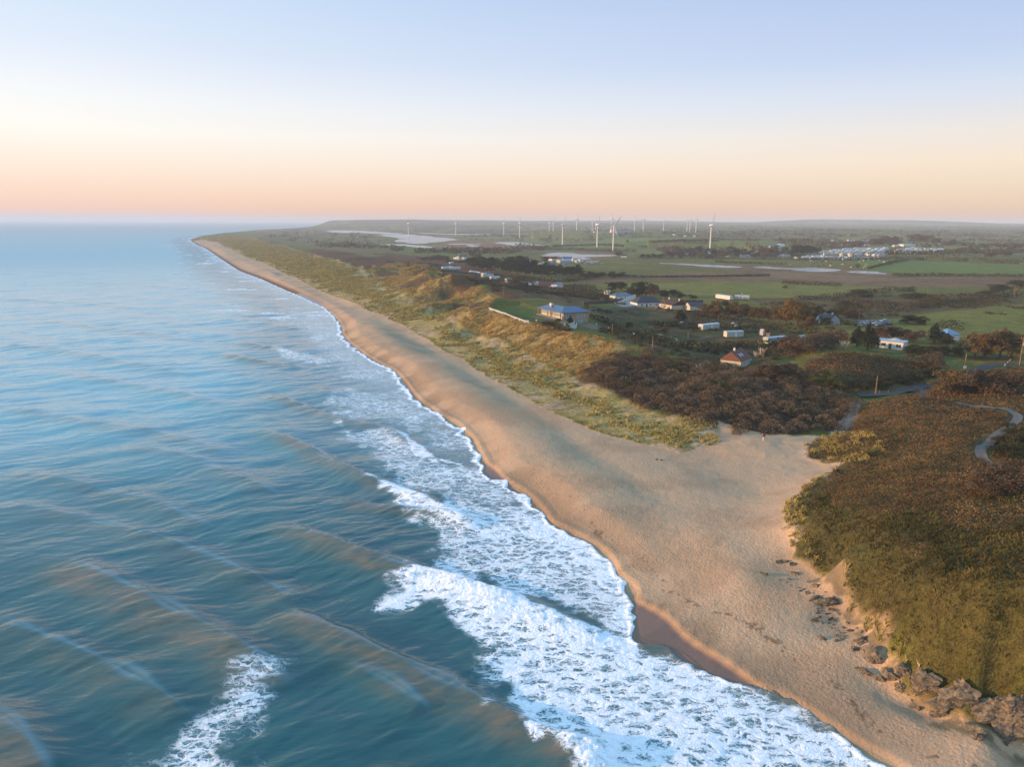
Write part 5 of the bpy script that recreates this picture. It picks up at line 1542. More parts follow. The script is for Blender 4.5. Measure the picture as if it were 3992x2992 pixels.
def house(name, label, cat, A, B, D, zh, roof='gx', rh=1.6, wm=None, rm=None, wins=(), ends=(), doors=(), chim=(), group=None, zfix=None, ov=.3, pane=None, Lfix=None, base=-.9, door_mat=None):
    a, L, rz, z = frame_from(A, B, zfix)
    if Lfix: L = Lfix
    root = empty(name, (a[0], a[1], z), rz, label, cat, group)
    wall_mesh(roof, L, D, zh, rh, base).build('wall', wm or M_WHITE, root)
    rf = roof_mesh(roof, L, D, zh + .02, rh, ov).build('roof', rm or M_DSLATE, root, roof == 'barrel')
    for w in wins:
        add_window(root, w[0] * L, w[1], w[2], w[3], 0, pane, w[4] if len(w) > 4 else 2)
    for w in ends:
        add_window(root, w[0] * D, w[1], w[2], w[3], 0, pane, 2, 'left')
    for dr in doors:
        d_ = MB().box(dr[0] * L, dr[0] * L + dr[1], -.05, .02, .02, dr[2]).build('door', door_mat or M_DWOOD, root)
    for cx_, cy_, ch in chim:
        c = MB().box(cx_ * L - .35, cx_ * L + .35, cy_ * D - .3, cy_ * D + .3, zh, ch).build('chimney', M_WHITE if wm is not M_STONE else M_STONE, rf)
        MB().tube((cx_ * L, cy_ * D, ch), (cx_ * L, cy_ * D, ch + .45), .13, .11).build('chimney_pot', M_BRICK, root).parent = rf
    return root


# ---- the stone house above the beach: two wings under one hipped slate roof
O = at(2185.6, 1245.6, 13.0)
Pq = at(2094.8, 1223, 13.0)
rz1 = math.atan2(Pq[1] - O[1], Pq[0] - O[0])
st = empty('stone_house', (O[0], O[1], 13.0), rz1, 'stone bungalow with a blue grey hipped slate roof, pillared veranda and garage on the bank', 'house')
# local frame: x along the veranda front, y is minus the other front (which runs to the right)
LA, LB, WW, HW, RR = 22.5, 15.2, 9.2, 3.0, 2.3
w = MB()
w.box(.02, LA, -WW, -1.5, -.8, HW)
w.box(0, WW, -LB, -WW + .01, -2.9, HW - .003)
w.box(.01, WW - .01, -WW + .005, -6.0, -2.9, -.8)
w.build('wall', M_STONE, st)
MB().box(-.03, WW, -LB - .03, -7.4, -.42, -.20).build('string_course', M_CONC, st)
MB().box(-.05, LA + .05, -1.56, -1.44, -.3, .45).build('plinth', M_CREAM, st)
ov = .9
ez, rzz = HW + .02, HW + RR
RP = [(-ov, ov * .4, ez), (LA + ov, ov * .4, ez), (LA + ov, -WW - ov, ez), (WW + ov, -WW - ov, ez), (WW + ov, -LB - ov, ez), (-ov, -LB - ov, ez), (WW / 2, -WW / 2, rzz), (LA - WW / 2, -WW / 2, rzz), (WW / 2, -LB + WW / 2, rzz)]
m = MB(); m.v = RP + [(x, y, z - .16) for x, y, z in RP[:6]]
m.f = [(0, 6, 7, 1), (0, 5, 8, 6), (1, 7, 2), (2, 7, 6, 3), (3, 6, 8, 4), (5, 4, 8), (9, 10, 11, 12, 13, 14)] + [(i, (i + 1) % 6, 9 + (i + 1) % 6, 9 + i) for i in range(6)]
rf = m.build('roof', M_SLATE, st)
ch = MB().box(13.2, 14.9, -3.4, -2.2, HW, HW + 2.1).build('chimney', M_STONE, rf)
MB().box(13.1, 15.0, -3.5, -2.1, HW + 2.1, HW + 3.0).build('chimney_cap', M_WHITE, rf)
for k in (13.6, 14.5):
    MB().tube((k, -2.8, HW + 3.0), (k, -2.8, HW + 3.55), .2, .16).build('chimney_pot', M_BRICK, rf)
for k in (.3, 8.6, 12.8, 22.3):
    MB().box(k - .18, k + .18, -.18, .18, -.4, HW).build('veranda_post', M_WOOD, st)
MB().box(-.4, LA + .6, -1.5, .9, -.6, -.06).build('veranda_floor', M_CONC, st)


def st_win(x0, x1, z0, z1, nx, front=True, pane=None):
    f_, p_ = MB(), MB(); t = .09
    def bx(m_, a0, a1, d0, d1, q0, q1):
        if front: m_.box(a0, a1, -1.5 - d1, -1.5 - d0, q0, q1)
        else: m_.box(d0, d1, -a1, -a0, q0, q1)
    bx(f_, x0, x1, -.07, .02, z0, z0 + t); bx(f_, x0, x1, -.07, .02, z1 - t, z1)
    for k in range(nx + 1):
        c = x0 + (x1 - x0 - t) * k / nx
        bx(f_, c, c + t, -.066, .018, z0 + t, z1 - t)
    bx(p_, x0 + .04, x1 - .04, -.035, .012, z0 + .04, z1 - .04)
    o = f_.build('window', M_FRAME, st); p_.build('pane', pane or M_PANEB, o)


for a0, a1, b0, b1, nx in ((16.2, 20.8, .5, 2.5, 4), (13.4, 14.9, .05, 2.5, 2), (9.6, 11.6, .05, 2.5, 2), (3.6, 7.4, .4, 2.4, 4), (1.2, 2.6, .6, 2.3, 2)):
    st_win(a0, a1, b0, b1, nx)
MB().box(12.0, 13.0, -1.5, -1.44, 0, 2.3).build('door', M_WOOD, st)
st_win(3.0, 5.4, .3, 2.4, 2, False); st_win(9.0, 11.3, .35, 2.3, 3, False); st_win(12.7, 13.3, .8, 1.8, 1, False)
MB().box(-.06, .02, -12.3, -9.2, -2.5, -.55).build('garage_door', M_GDOOR, st)

# white walls and pillars round the flower bed
for pts, lb in (([(2214, 1271), (2226, 1268), (2236, 1264), (2240, 1258)], 'upper white curved retaining wall beside the garage drive'),
                ([(2222, 1279), (2236, 1277), (2246, 1272), (2248, 1265)], 'lower white curved retaining wall beside the garage drive')):
    q = smooth_line([at(p[0], p[1], 11.2) for p in pts], 4)
    m = MB()
    for (x0, y0), (x1, y1) in zip(q[:-1], q[1:]):
        d = Vector((y1 - y0, x0 - x1, 0)).normalized() * .14
        z0, z1 = 10.2, 12.0
        o = len(m.v)
        m.v += [(x0 - d.x, y0 - d.y, z0), (x1 - d.x, y1 - d.y, z0), (x1 + d.x, y1 + d.y, z0), (x0 + d.x, y0 + d.y, z0), (x0 - d.x, y0 - d.y, z1), (x1 - d.x, y1 - d.y, z1), (x1 + d.x, y1 + d.y, z1), (x0 + d.x, y0 + d.y, z1)]
        m.f += [tuple(o + i for i in f) for f in ((4, 5, 6, 7), (0, 1, 5, 4), (2, 3, 7, 6), (1, 2, 6, 5), (3, 0, 4, 7))]
    tag(m.build('garden_wall', M_WHITE), lb, 'wall')
for (u, v, lb) in ((2192, 1247, 'white pillar at the corner of the gravel terrace under the eaves'), (2201, 1273, 'white pillar at the lower end of the flower bed'), (2092, 1258, 'stone pillar at the end of the white fence')):
    x, y, z = survey(u, v)
    o = empty('gate_pillar', (x, y, z), rz1, lb, 'pillar')
    MB().box(-.28, .28, -.28, .28, -.4, 1.3).build('shaft', M_WHITE, o)
    MB().box(-.36, .36, -.36, .36, 1.3, 1.45).build('cap', M_CONC, o)

# ---- the bungalows beyond
house('slate_bungalow', 'white bungalow with a big dark hipped slate roof beside the pale court', 'house', (2484, 1197), (2578, 1197), 9.5, 2.7, 'hip', 3.4, M_WHITE, M_DSLATE, [(.15, .8, 1.6, 1.2), (.5, .8, 1.4, 1.2), (.75, .8, 1.4, 1.2)], [], [(.36, 1.0, 2.1)])
house('brown_roofed_cottage', 'low cream cottage with a brown tiled roof and two chimneys', 'house', (2570, 1199.5), (2618, 1207), 12.5, 2.5, 'gx', 2.4, M_CREAM, M_TILE, [(.12, .8, 1.4, 1.2), (.45, .8, 1.8, 1.2), (.75, .8, 1.3, 1.2)], [], [(.35, .9, 2.0)], [(.1, .5, 6.0), (.9, .5, 6.0)])
house('small_gabled_cottage', 'small cream cottage with a pointed gable and dark roof by the bronze willows', 'house', (2669, 1206), (2690, 1211), 8.5, 2.6, 'gy', 1.9, M_CREAM, M_DSLATE, [(.28, .6, 1.2, 1.8)], [], [])
house('white_chalet', 'long white chalet with a slate roof, half lit, below the dark evergreens', 'house', (2399, 1166), (2466, 1166.5), 6.5, 2.6, 'hip', 1.5, M_WHITE, M_SLATE, [(.3, .8, 1.2, 1.1), (.52, .8, 1.2, 1.1), (.75, .8, 1.2, 1.1)], [], [(.66, .9, 2.0)])
house('rust_roofed_cottage', 'cottage with a steep rust red roof and two skylights in the thicket', 'house', (2887, 1436), (2925, 1416), 7.4, 2.2, 'gx', 3.2, M_CREAM, M_RUST, [(.3, .7, 1.2, 1.0), (.65, .7, 1.2, 1.0)], [(.4, 2.4, 1.2, 1.2)], [], [(.3, .5, 6.4)])
rc = bpy.data.objects['rust_roofed_cottage']
rroof = [c for c in rc.children if c.name.startswith('roof')][0]
sl = math.atan2(3.2, 3.7 + .3)
for fx_ in (3.4, 5.6):
    o = MB().box(-.4, .4, -.7, .7, 0, .07).build('skylight', M_WROOF, rroof)
    o.location = (fx_, 1.7, 2.2 + .02 + (1.7 + .3) * math.tan(sl) + .13); o.rotation_euler = (sl, 0, 0)
fl = house('flat_roofed_bungalow', 'low white flat roofed bungalow with a green door behind its lawn', 'house', (3412, 1355), (3519, 1367), 6.5, 2.75, 'flat', 0, M_WHITE, M_PROOF, [(.20, .95, 1.75, 1.25, 1), (.74, .85, 1.85, 1.25, 2)], [], [(.475, 1.0, 2.15)], [], door_mat=M_GREEN)
MB().quad((3.2, 3.4, 2.95), (7.6, 3.4, 2.95), (5.4, 3.4, 3.75)).quad((3.2, 3.4, 2.95), (5.4, 3.4, 3.75), (5.4, 6.4, 3.75), (3.2, 6.4, 2.95)).quad((7.6, 3.4, 2.95), (7.6, 6.4, 2.95), (5.4, 6.4, 3.75), (5.4, 3.4, 3.75)).build('roof_ridge', M_PROOF, fl)
house('pale_gabled_cottage', 'pale cottage showing its plain gable end below the tangled bushes', 'house', (3235, 1267), (3273, 1266), 9.5, 2.4, 'gy', 2.4, M_GREY, M_DSLATE, [], [], [], [(.5, .3, 5.6)])
house('white_outbuilding', 'little white gabled outbuilding among trees left of the pale cottage', 'outbuilding', (3178, 1260), (3196, 1261), 5, 2.6, 'gy', 1.6, M_WHITE, M_DSLATE, [(.35, .8, .9, 1.1)])
house('blue_roofed_house', 'house with a blue hipped roof half hidden by bushes behind the wires', 'house', (3697, 1329), (3739, 1328), 7.5, 2.4, 'hip', 2.1, M_WHITE, M_BROOF, [(.3, .8, 1.2, 1.1)])

# pale paved court with its white wall
CT = SV([(2397, 1186.5), (2477, 1175.5), (2481, 1197), (2428, 1200.5)])
zc = max(g1(*p) for p in CT) + .12
court = mesh_from('paved_court', [(x, y, zc) for x, y in CT] + [(x, y, zc - 1.5) for x, y in CT], [(0, 1, 2, 3)] + [(i, (i + 1) % 4, 4 + (i + 1) % 4, 4 + i)[::-1] for i in range(4)], M_CONC)
court['kind'] = 'structure'
(ax, ay), (bx_, by_) = CT[0], CT[1]
m = MB(); dv = Vector((by_ - ay, ax - bx_, 0)).normalized() * .1
for t0, t1, h0, h1 in ((0, .3, .7, 1.0), (.3, .62, 1.0, 2.2), (.62, 1, 2.2, 2.4)):
    p0 = (ax + (bx_ - ax) * t0, ay + (by_ - ay) * t0); p1 = (ax + (bx_ - ax) * t1, ay + (by_ - ay) * t1)
    o = len(m.v)
    m.v += [(p0[0] - dv.x, p0[1] - dv.y, zc - 1), (p1[0] - dv.x, p1[1] - dv.y, zc - 1), (p1[0] + dv.x, p1[1] + dv.y, zc - 1), (p0[0] + dv.x, p0[1] + dv.y, zc - 1),
            (p0[0] - dv.x, p0[1] - dv.y, zc + h0), (p1[0] - dv.x, p1[1] - dv.y, zc + h1), (p1[0] + dv.x, p1[1] + dv.y, zc + h1), (p0[0] + dv.x, p0[1] + dv.y, zc + h0)]
    m.f += [tuple(o + i for i in f) for f in ((4, 5, 6, 7), (0, 1, 5, 4), (2, 3, 7, 6), (1, 2, 6, 5), (3, 0, 4, 7))]
tag(m.build('court_wall', M_WHITE), 'white stepped wall along the back of the paved court', 'wall')


# ---- static caravans near the gardens
def caravan(label, A, B, D=3.1, h=2.25, lift=.55, wm=None, rm=None, wins=((.1, .95, .9), (.34, .8, .9), (.58, .7, .9), (.78, 1.0, .9)), ends=True, door=.50, group='static caravans in the gardens', zfix=None, name='static_caravan'):
    a, L, rz, z = frame_from(A, B, zfix)
    root = empty(name, (a[0], a[1], z), rz, label, 'caravan', group)
    MB().box(0, L, 0, D, lift, lift + h).build('body', wm or M_CREAM, root)
    roof_mesh('gx', L, D, lift + h + .01, .38, .12, .08).build('roof', rm or M_WROOF, root)
    MB().box(.08, L - .08, .08, D - .08, lift - .22, lift - .003).build('chassis', M_DWOOD, root)
    for fx_ in (.12, .5, .88):
        for fy_ in (.2, D - .4):
            MB().box(fx_ * L - .12, fx_ * L + .12, fy_, fy_ + .22, -.8, lift - .21).build('support', M_WOOD, root)
    for fx_, w_, h_ in wins:
        add_window(root, fx_ * L, lift + .95, w_, h_, 0, M_PANEB, 2)
    if ends:
        add_window(root, D * .22, lift + .9, D * .56, .95, 0, M_PANEB, 3, 'left')
    if door:
        MB().box(door * L, door * L + .75, -.04, .02, lift + .02, lift + 1.95).build('door', M_FRAME, root)
    return root


caravan('cream static caravan behind the post and wire fence, upper of the near pair', (2740, 1288), (2804, 1285), ends=True)
caravan('cream static caravan on block supports nearest the grey gravel patch', (2833, 1320), (2898, 1314), ends=False, rm=M_PROOF)
caravan('pale green static caravan behind a dark hedge', (2993, 1346), (3065, 1336), wm=M_PALEG, rm=M_PROOF, ends=False)
caravan('pinkish static caravan half hidden by brown twigs', (3079, 1374), (3138, 1363), wm=M_PINK, rm=M_WROOF, ends=False, lift=.4)
caravan('white static caravan with a porch, left of the two by the far meadow', (2789, 1164.5), (2845, 1171.5), wm=M_WHITE, ends=False)
caravan('cream static caravan with four dark windows, right of the two by the far meadow', (2865, 1169.5), (2920, 1171), wm=M_CREAM, ends=False)
for lb, A, B, kw in (
    ('white caravan farthest left on the brown heath', (1727, 1050.5), (1766, 1049), dict(wm=M_WHITE)),
    ('white caravan overlapping the right end of the farthest left one', (1755, 1052), (1795, 1052), dict(wm=M_WHITE)),
    ('whitish caravan with three windows, alone above the heath', (1829, 1066.5), (1869, 1070.5), dict(wm=M_GREY)),
    ('small whitish caravan behind the pole left of the pine wood', (1885, 1075), (1912, 1074), dict(wm=M_WHITE)),
    ('long caravan with a greenish roof right behind a hedge', (1883, 1081.5), (1924, 1080.5), dict(wm=M_CREAM, rm=M_GROOF)),
    ('white caravan half covered by a small tree on the heath edge', (1915, 1091), (1949, 1089.5), dict(wm=M_WHITE)),
    ('long low caravan under the edge of the dark wood', (1891, 1050), (1929, 1050), dict(wm=M_CREAM, rm=M_GROOF, h=1.9)),
    ('caravan with pale blue windows at the right of the pond farm', (2307, 1027), (2335, 1027), dict(wm=M_CREAM, rm=M_PROOF)),
    ('grey caravan beside the blue windowed one at the pond farm', (2286, 1026), (2305, 1026), dict(wm=M_GREY, rm=M_PROOF)),
):
    caravan(lb, A, B, ends=False, lift=.4, **kw)

# sheds and huts
house('garden_shed', 'wooden garden shed with a sunlit gable beside the cabbage palm', 'shed', (2985, 1315.5), (3000, 1316.5), 4.2, 2.0, 'gy', .9, M_WOOD, M_DSLATE, [], ov=.15)
house('garden_shed', 'narrow grey shed just left of the wooden one', 'shed', (2974, 1309), (2983, 1309), 2.4, 2.0, 'gy', .7, M_GREY, M_GREY, [], ov=.1)
house('garden_shed', 'small turquoise shed behind the bush between two caravans', 'shed', (2850, 1277.5), (2869, 1279), 2.4, 1.9, 'mono', .4, M_GDOOR, M_PROOF, [], ov=.15)
house('garden_shed', 'dark old shed at the foot of the brown bank', 'shed', (3108, 1330), (3120, 1331), 3.2, 1.7, 'gy', .8, M_DWOOD, M_GROOF, [], ov=.15)
house('garden_shed', 'pale green hut on the strip of lawn below the farmhouse', 'shed', (1756, 1029.3), (1768, 1029.3), 3, 1.6, 'gx', .9, M_GDOOR, M_PROOF, [])
house('garden_shed', 'white gabled shed beside the yellow olive bush', 'shed', (1968, 1102), (1979, 1103), 5, 2.8, 'gy', 1.2, M_WHITE, M_WROOF, [])
house('garden_shed', 'low shed with a blue grey roof among the heath gardens', 'shed', (2046, 1109), (2071, 1108.5), 4.5, 1.7, 'mono', .5, M_DWOOD, M_PROOF, [])
house('garden_chalet', 'cream chalet with a green felt roof and sunlit gable', 'chalet', (2081, 1113), (2094, 1114), 9.5, 2.0, 'gy', 1.0, M_CREAM, M_GROOF, [])
house('garden_shed', 'little white box of a shed below the blue grey roof', 'shed', (2066, 1117.5), (2073, 1117.5), 2, 2.1, 'mono', .3, M_WHITE, M_WROOF, [])
house('white_chalet', 'white chalet with a row of small windows beside the utility pole', 'chalet', (2172, 1124), (2194.5, 1120), 5.5, 2.7, 'gx', 1.3, M_WHITE, M_SLATE, [(.15, .9, .7, .9), (.38, .9, .7, .9), (.6, .9, .7, .9), (.8, .9, .7, .9)], [])
house('garden_shed', 'brown wooden shed with flat roof below the white chalet', 'shed', (2154.5, 1129), (2171, 1128), 3.5, 1.9, 'mono', .4, M_WOOD, M_PROOF, [])
house('garden_shed', 'whitish shed half seen in the hedge left of the white chalet', 'shed', (2354, 1147), (2372, 1148), 4, 1.9, 'mono', .4, M_WHITE, M_WROOF, [])

# ---- farms beyond the meadow
fh = house('white_farmhouse', 'large white farmhouse with dark roofs and gables before the green meadow', 'house', (1774, 1011), (1810, 1012.5), 8, 3.6, 'gx', 2.6, M_WHITE, M_DSLATE, [(.12, .8, 1.1, 1.3), (.8, .8, 1.1, 1.3), (.8, 2.4, 1.1, .9)], [], [(.66, 1.0, 2.1)], [(.3, .5, 7.4)])
fL = 8.5
MB().box(4.0, 8.0, -2.2, 0.01, -.7, 3.7).quad((4.0, -2.2, 3.7), (8.0, -2.2, 3.7), (6.0, -2.2, 5.9)).build('gable_wing', M_WHITE, fh)
g_ = roof_mesh('gy', 4.0, 6.0, 3.72, 2.2, .25).build('gable_roof', M_SLATE, fh); g_.location = (4.0, -2.2, 0)
add_window(fh, 5.3, 1.0, 1.4, 1.3, -2.2); add_window(fh, 5.4, 3.3, 1.2, 1.4, -2.2)
MB().box(-3.6, 0.003, 1.0, 6.0, -.7, 2.8).build('side_wing', M_WHITE, fh)
g_ = roof_mesh('gx', 3.8, 5.0, 2.82, 1.9, .25).build('side_roof', M_DSLATE, fh); g_.location = (-3.7, 1.0, 0)
FARM = [
    ('farm_cottage', 'white cottage of several dark roofed gables at the right end of the wood', 'house', (2050, 1022), (2080, 1023), 8, 2.6, 'hip', 2.4, M_WHITE, M_DSLATE, [(.2, .8, 1.2, 1.1), (.7, .8, 1.2, 1.1)], [(.5, .5, 6.0)]),
    ('polytunnel', 'round topped polytunnel at the left end of the pond farm', 'polytunnel', (2111, 1032.5), (2142, 1032), 7, .6, 'barrel', 2.8, M_PALEG, M_GDOOR, [], []),
    ('farm_shed', 'blue shed touching the right end of the polytunnel', 'shed', (2144, 1032), (2161, 1031.8), 5, 2.2, 'mono', .4, M_BROOF, M_BROOF, [], []),
    ('farm_house', 'white gabled house nearest the polytunnel at the pond farm', 'house', (2152, 1017.5), (2176, 1017), 8, 3.0, 'gx', 2.8, M_WHITE, M_TILE, [(.3, .8, 1.1, 1.1), (.7, .8, 1.1, 1.1)], []),
    ('farm_house', 'long grey roofed house with a white gable against the farm pond', 'house', (2194, 1018.5), (2230, 1018.5), 8, 3.2, 'gx', 3.0, M_WHITE, M_SLATE, [(.3, .9, 1.1, 1.1), (.7, .9, 1.1, 1.1)], []),
    ('farm_shed', 'wide grey metal shed in front of the long grey roofed house', 'shed', (2184, 1026), (2229, 1025.5), 10, 3.0, 'barrel', 1.6, M_GREY, M_PROOF, [], []),
    ('farm_shed', 'small white gabled shed by the pond, under a tall bush', 'shed', (2232, 1019.5), (2240, 1019.5), 5, 2.6, 'gy', 1.4, M_WHITE, M_WROOF, [], []),
    ('farm_shed', 'square pale shed at the pond farm beside a wooden post', 'shed', (2247, 1026.5), (2257, 1026.5), 5, 3.6, 'mono', .4, M_CREAM, M_PROOF, [], []),
    ('farm_house', 'small white house with its gable to the pond', 'house', (2260, 1021.5), (2276, 1021.5), 7, 2.6, 'gx', 2.0, M_WHITE, M_PROOF, [(.4, .8, 1, 1)], []),
    ('pond_cottage', 'white cottage right of the lone round tree at the pond end', 'house', (2421, 1004), (2444, 1004), 7, 2.4, 'gx', 2.0, M_WHITE, M_TILE, [(.3, .8, 1, 1)], []),
    ('open_barn', 'open fronted barn with sunlit posts under a dark roof', 'barn', (2627, 995.5), (2663, 996), 12, 4.2, 'gx', 2.2, M_WOOD, M_DSLATE, [], []),
    ('farm_shed', 'pale blue roofed shed right in front of the open barn', 'shed', (2662, 998), (2704, 996), 10, 3.6, 'gx', 1.6, M_CREAM, M_PROOF, [], []),
    ('farm_shed', 'dark blue grey shed among trees right of the barn', 'shed', (2758, 994.5), (2792, 994.5), 12, 4.0, 'gx', 2.6, M_GREY, M_SLATE, [], []),
    ('village_house', 'white house with a tall chimney among the brown trees', 'house', (2835, 986), (2853, 987), 8, 2.8, 'gx', 2.4, M_WHITE, M_PROOF, [], [(.15, .5, 8.0)]),
    ('village_house', 'small pale bungalow at the back of the village trees', 'house', (2879, 978), (2893, 978), 7, 2.4, 'gx', 1.6, M_WHITE, M_PROOF, [], []),
    ('village_house', 'whitish bungalow with a blue roof at the village edge', 'house', (2920, 998), (2951, 998), 8, 2.6, 'hip', 2.4, M_CREAM, M_BROOF, [], []),
    ('village_house', 'long low white building in front of the blue roofed bungalow', 'house', (2886, 1004), (2924, 1004), 6, 2.4, 'gx', 1.4, M_WHITE, M_PROOF, [], []),
    ('village_house', 'cream hut nearest the long meadow below the village', 'house', (2828, 1003), (2843, 1003), 5, 2.4, 'gx', 1.2, M_CREAM, M_PROOF, [], []),
    ('village_house', 'large white house with several gables on the rise behind the village', 'house', (3004, 970.5), (3040, 970.5), 10, 4.2, 'gx', 3.2, M_WHITE, M_SLATE, [(.3, 1, 1.2, 1.2), (.7, 1, 1.2, 1.2)], []),
    ('round_barn', 'white round topped barn right of the large white house', 'barn', (3041, 962.5), (3059, 962.5), 12, 2.0, 'barrel', 3.0, M_WHITE, M_WROOF, [], []),
    ('village_house', 'white gable beside the first caravans of the holiday park', 'house', (3032, 1003), (3054, 1004), 8, 2.4, 'gy', 2.2, M_WHITE, M_PROOF, [], []),
    ('village_house', 'pale shed at the left corner of the holiday park', 'house', (3063, 1002), (3080, 1002), 6, 2.4, 'gx', 1.4, M_CREAM, M_PROOF, [], []),
    ('farm_house', 'small sunlit white house on the far bank left of the holiday park', 'house', (3249, 941), (3261, 941), 8, 3.0, 'gx', 2.0, M_WHITE, M_DSLATE, [], []),
    ('farm_shed', 'long low sunlit shed on the far bank', 'shed', (3309, 941.3), (3332, 941.3), 10, 2.4, 'gx', 1.2, M_WHITE, M_PROOF, [], []),
    ('farm_house', 'bright white gabled house with a blue shed on the far bank', 'house', (3375, 944.5), (3388, 944.5), 10, 4.4, 'gy', 3.2, M_WHITE, M_DSLATE, [], []),
    ('farm_shed', 'blue shed left of the bright white gable on the far bank', 'shed', (3366, 944.5), (3374, 944.5), 8, 4.0, 'mono', .5, M_BROOF, M_BROOF, [], []),
    ('park_house', 'small gabled building behind the middle of the holiday park', 'house', (3375, 960), (3391, 960), 8, 2.6, 'gy', 2.4, M_CREAM, M_TILE, [], []),
    ('park_house', 'yellowish chalet behind the right half of the holiday park', 'house', (3487, 963), (3507, 963), 7, 2.4, 'gx', 1.2, M_CREAM, M_WROOF, [], []),
    ('park_hall', 'long white flat hall at the back of the holiday park', 'hall', (3522, 961.5), (3570, 961.5), 14, 4.0, 'mono', .6, M_WHITE, M_WROOF, [], []),
    ('windfarm_barn', 'white barn on the ridge behind the front turbines', 'barn', (2383, 907), (2403, 907), 14, 6.0, 'gx', 3.2, M_WHITE, M_WROOF, [], []),
    ('windfarm_shed', 'very long grey shed on the ridge right of the white barn', 'shed', (2405, 908), (2480, 908), 20, 5.0, 'gx', 2.0, M_GREY, M_SLATE, [], []),
    ('windfarm_house', 'cream farmhouse on the ridge left of the white barn', 'house', (2317, 907), (2343, 907), 12, 4.4, 'gx', 2.8, M_CREAM, M_DSLATE, [], []),
    ('ridge_house', 'white gable on the ridge, left of the near right turbine', 'house', (2668, 924), (2676, 924), 9, 4.0, 'gy', 3.0, M_WHITE, M_DSLATE, [], []),
    ('ridge_house', 'white gable on the ridge close beside the near right turbine', 'house', (2704, 924), (2713, 924), 9, 4.0, 'gy', 3.0, M_WHITE, M_DSLATE, [], []),
    ('ridge_house', 'small white house in the ridge trees, farthest left of three', 'house', (2628, 918), (2637, 918), 9, 4.0, 'gx', 2.6, M_WHITE, M_DSLATE, [], []),
]
for nm, lb, ct, A, B, D, zh, rk, rh, wm, rm, wins, chim in FARM:
    house(nm, lb, ct, A, B, D, zh, rk, rh, wm, rm, wins, (), (), chim)

# ---- the holiday park: rows of small caravans
pm = MB().box(-5, 5, -1.7, 1.7, .4, 2.6).box(-4.9, 4.9, -1.6, 1.6, -1.2, .399)
pv = MB(); pv.v = [(-5.1, -1.8, 2.6), (5.1, -1.8, 2.6), (5.1, 1.8, 2.6), (-5.1, 1.8, 2.6), (-5.1, 0, 3.0), (5.1, 0, 3.0)]; pv.f = [(0, 1, 5, 4), (2, 3, 4, 5), (0, 4, 3), (1, 2, 5)]
PMESH = []
for wm, rm in ((M_WHITE, M_WROOF), (M_CREAM, M_WROOF), (M_CREAM, M_PROOF), (M_GREY, M_WROOF)):
    me = bpy.data.meshes.new('park_caravan')
    o = len(pm.v)
    win = MB().box(-4.2, -2.2, -1.73, -1.69, 1.2, 2.1).box(-.6, .8, -1.73, -1.69, 1.2, 2.1).box(2.2, 4.2, -1.73, -1.69, 1.2, 2.1)
    vs = pm.v + pv.v + win.v; fs = pm.f + [tuple(o + i for i in f) for f in pv.f] + [tuple(o + 6 + i for i in f) for f in win.f]
    me.from_pydata(vs, [], fs)
    me.materials.append(wm); me.materials.append(rm); me.materials.append(M_PANEB)
    for i, p in enumerate(me.polygons):
        p.material_index = 0 if i < len(pm.f) else (1 if i < len(pm.f) + 4 else 2)
    PMESH.append(me)
PARK = SV([(3096, 1010), (3200, 984), (3310, 972), (3465, 970), (3462, 985), (3440, 1003), (3380, 1013), (3300, 1014), (3190, 1013)])
PARK2 = SV([(3480, 983), (3545, 970), (3690, 973), (3690, 981), (3612, 988), (3535, 991)])
cnt = 0
for poly, sx0, sy0, hd in ((PARK, 13.5, 15.0, .10), (PARK2, 14.0, 17.0, .06)):
    xs = [p[0] for p in poly]; ys = [p[1] for p in poly]
    yy = min(ys)
    while yy < max(ys):
        xx = min(xs) + (yy % 9)
        while xx < max(xs):
            x, y = xx + random.uniform(-1.4, 1.4), yy + random.uniform(-2, 2)
            if in_poly(np.array([x]), np.array([y]), poly)[0] and random.random() < .90 and cnt < 280:
                o = bpy.data.objects.new('park_caravan', random.choice(PMESH)); COL.objects.link(o)
                o.location = (x, y, g1(x, y)); o.rotation_euler = (0, 0, hd + random.uniform(-.12, .12) + (1.4 if random.random() < .12 else 0))
                tag(o, 'small pale static caravan packed in the rows of the distant holiday park', 'caravan', 'caravans of the holiday park')
                cnt += 1
            xx += sx0
        yy += sy0
# ------------------------------------------------------------------ lanes and paths
M_TARMAC = plain('worn_tarmac', (.058, .055, .053), .9, .15, .6)
M_PATH = plain('pale_path', (.115, .105, .092), .95, .2, .8)
M_GRAVEL = plain('gravel_chippings', (.17, .125, .085), .95, .2, 1.5, .05)


def ribbon(name, line, w, mat, lift=.05, w1=None):
    v, f = [], []
    n_ = len(line)
    for i, (x, y) in enumerate(line):
        a = line[max(i - 1, 0)]; b = line[min(i + 1, n_ - 1)]
        d = Vector((b[1] - a[1], a[0] - b[0], 0)).normalized()
        ww = w + ((w1 or w) - w) * i / (n_ - 1)
        for s_ in (-.5, -.17, .17, .5):
            X, Y = x + d.x * ww * s_, y + d.y * ww * s_
            v.append([X, Y, g1(X, Y)])
    for i in range(n_):
        zz = max(v[4 * i + k][2] for k in range(4)) * .6 + .4 * sum(v[4 * i + k][2] for k in range(4)) / 4
        for k in range(4):
            v[4 * i + k][2] = max(v[4 * i + k][2], zz - .1) + lift
    for i in range(n_ - 1):
        for k in range(3):
            f.append((4 * i + k, 4 * i + k + 1, 4 * i + k + 5, 4 * i + k + 4))
    o = mesh_from(name, v, f, mat, True)
    o['kind'] = 'structure'
    return o


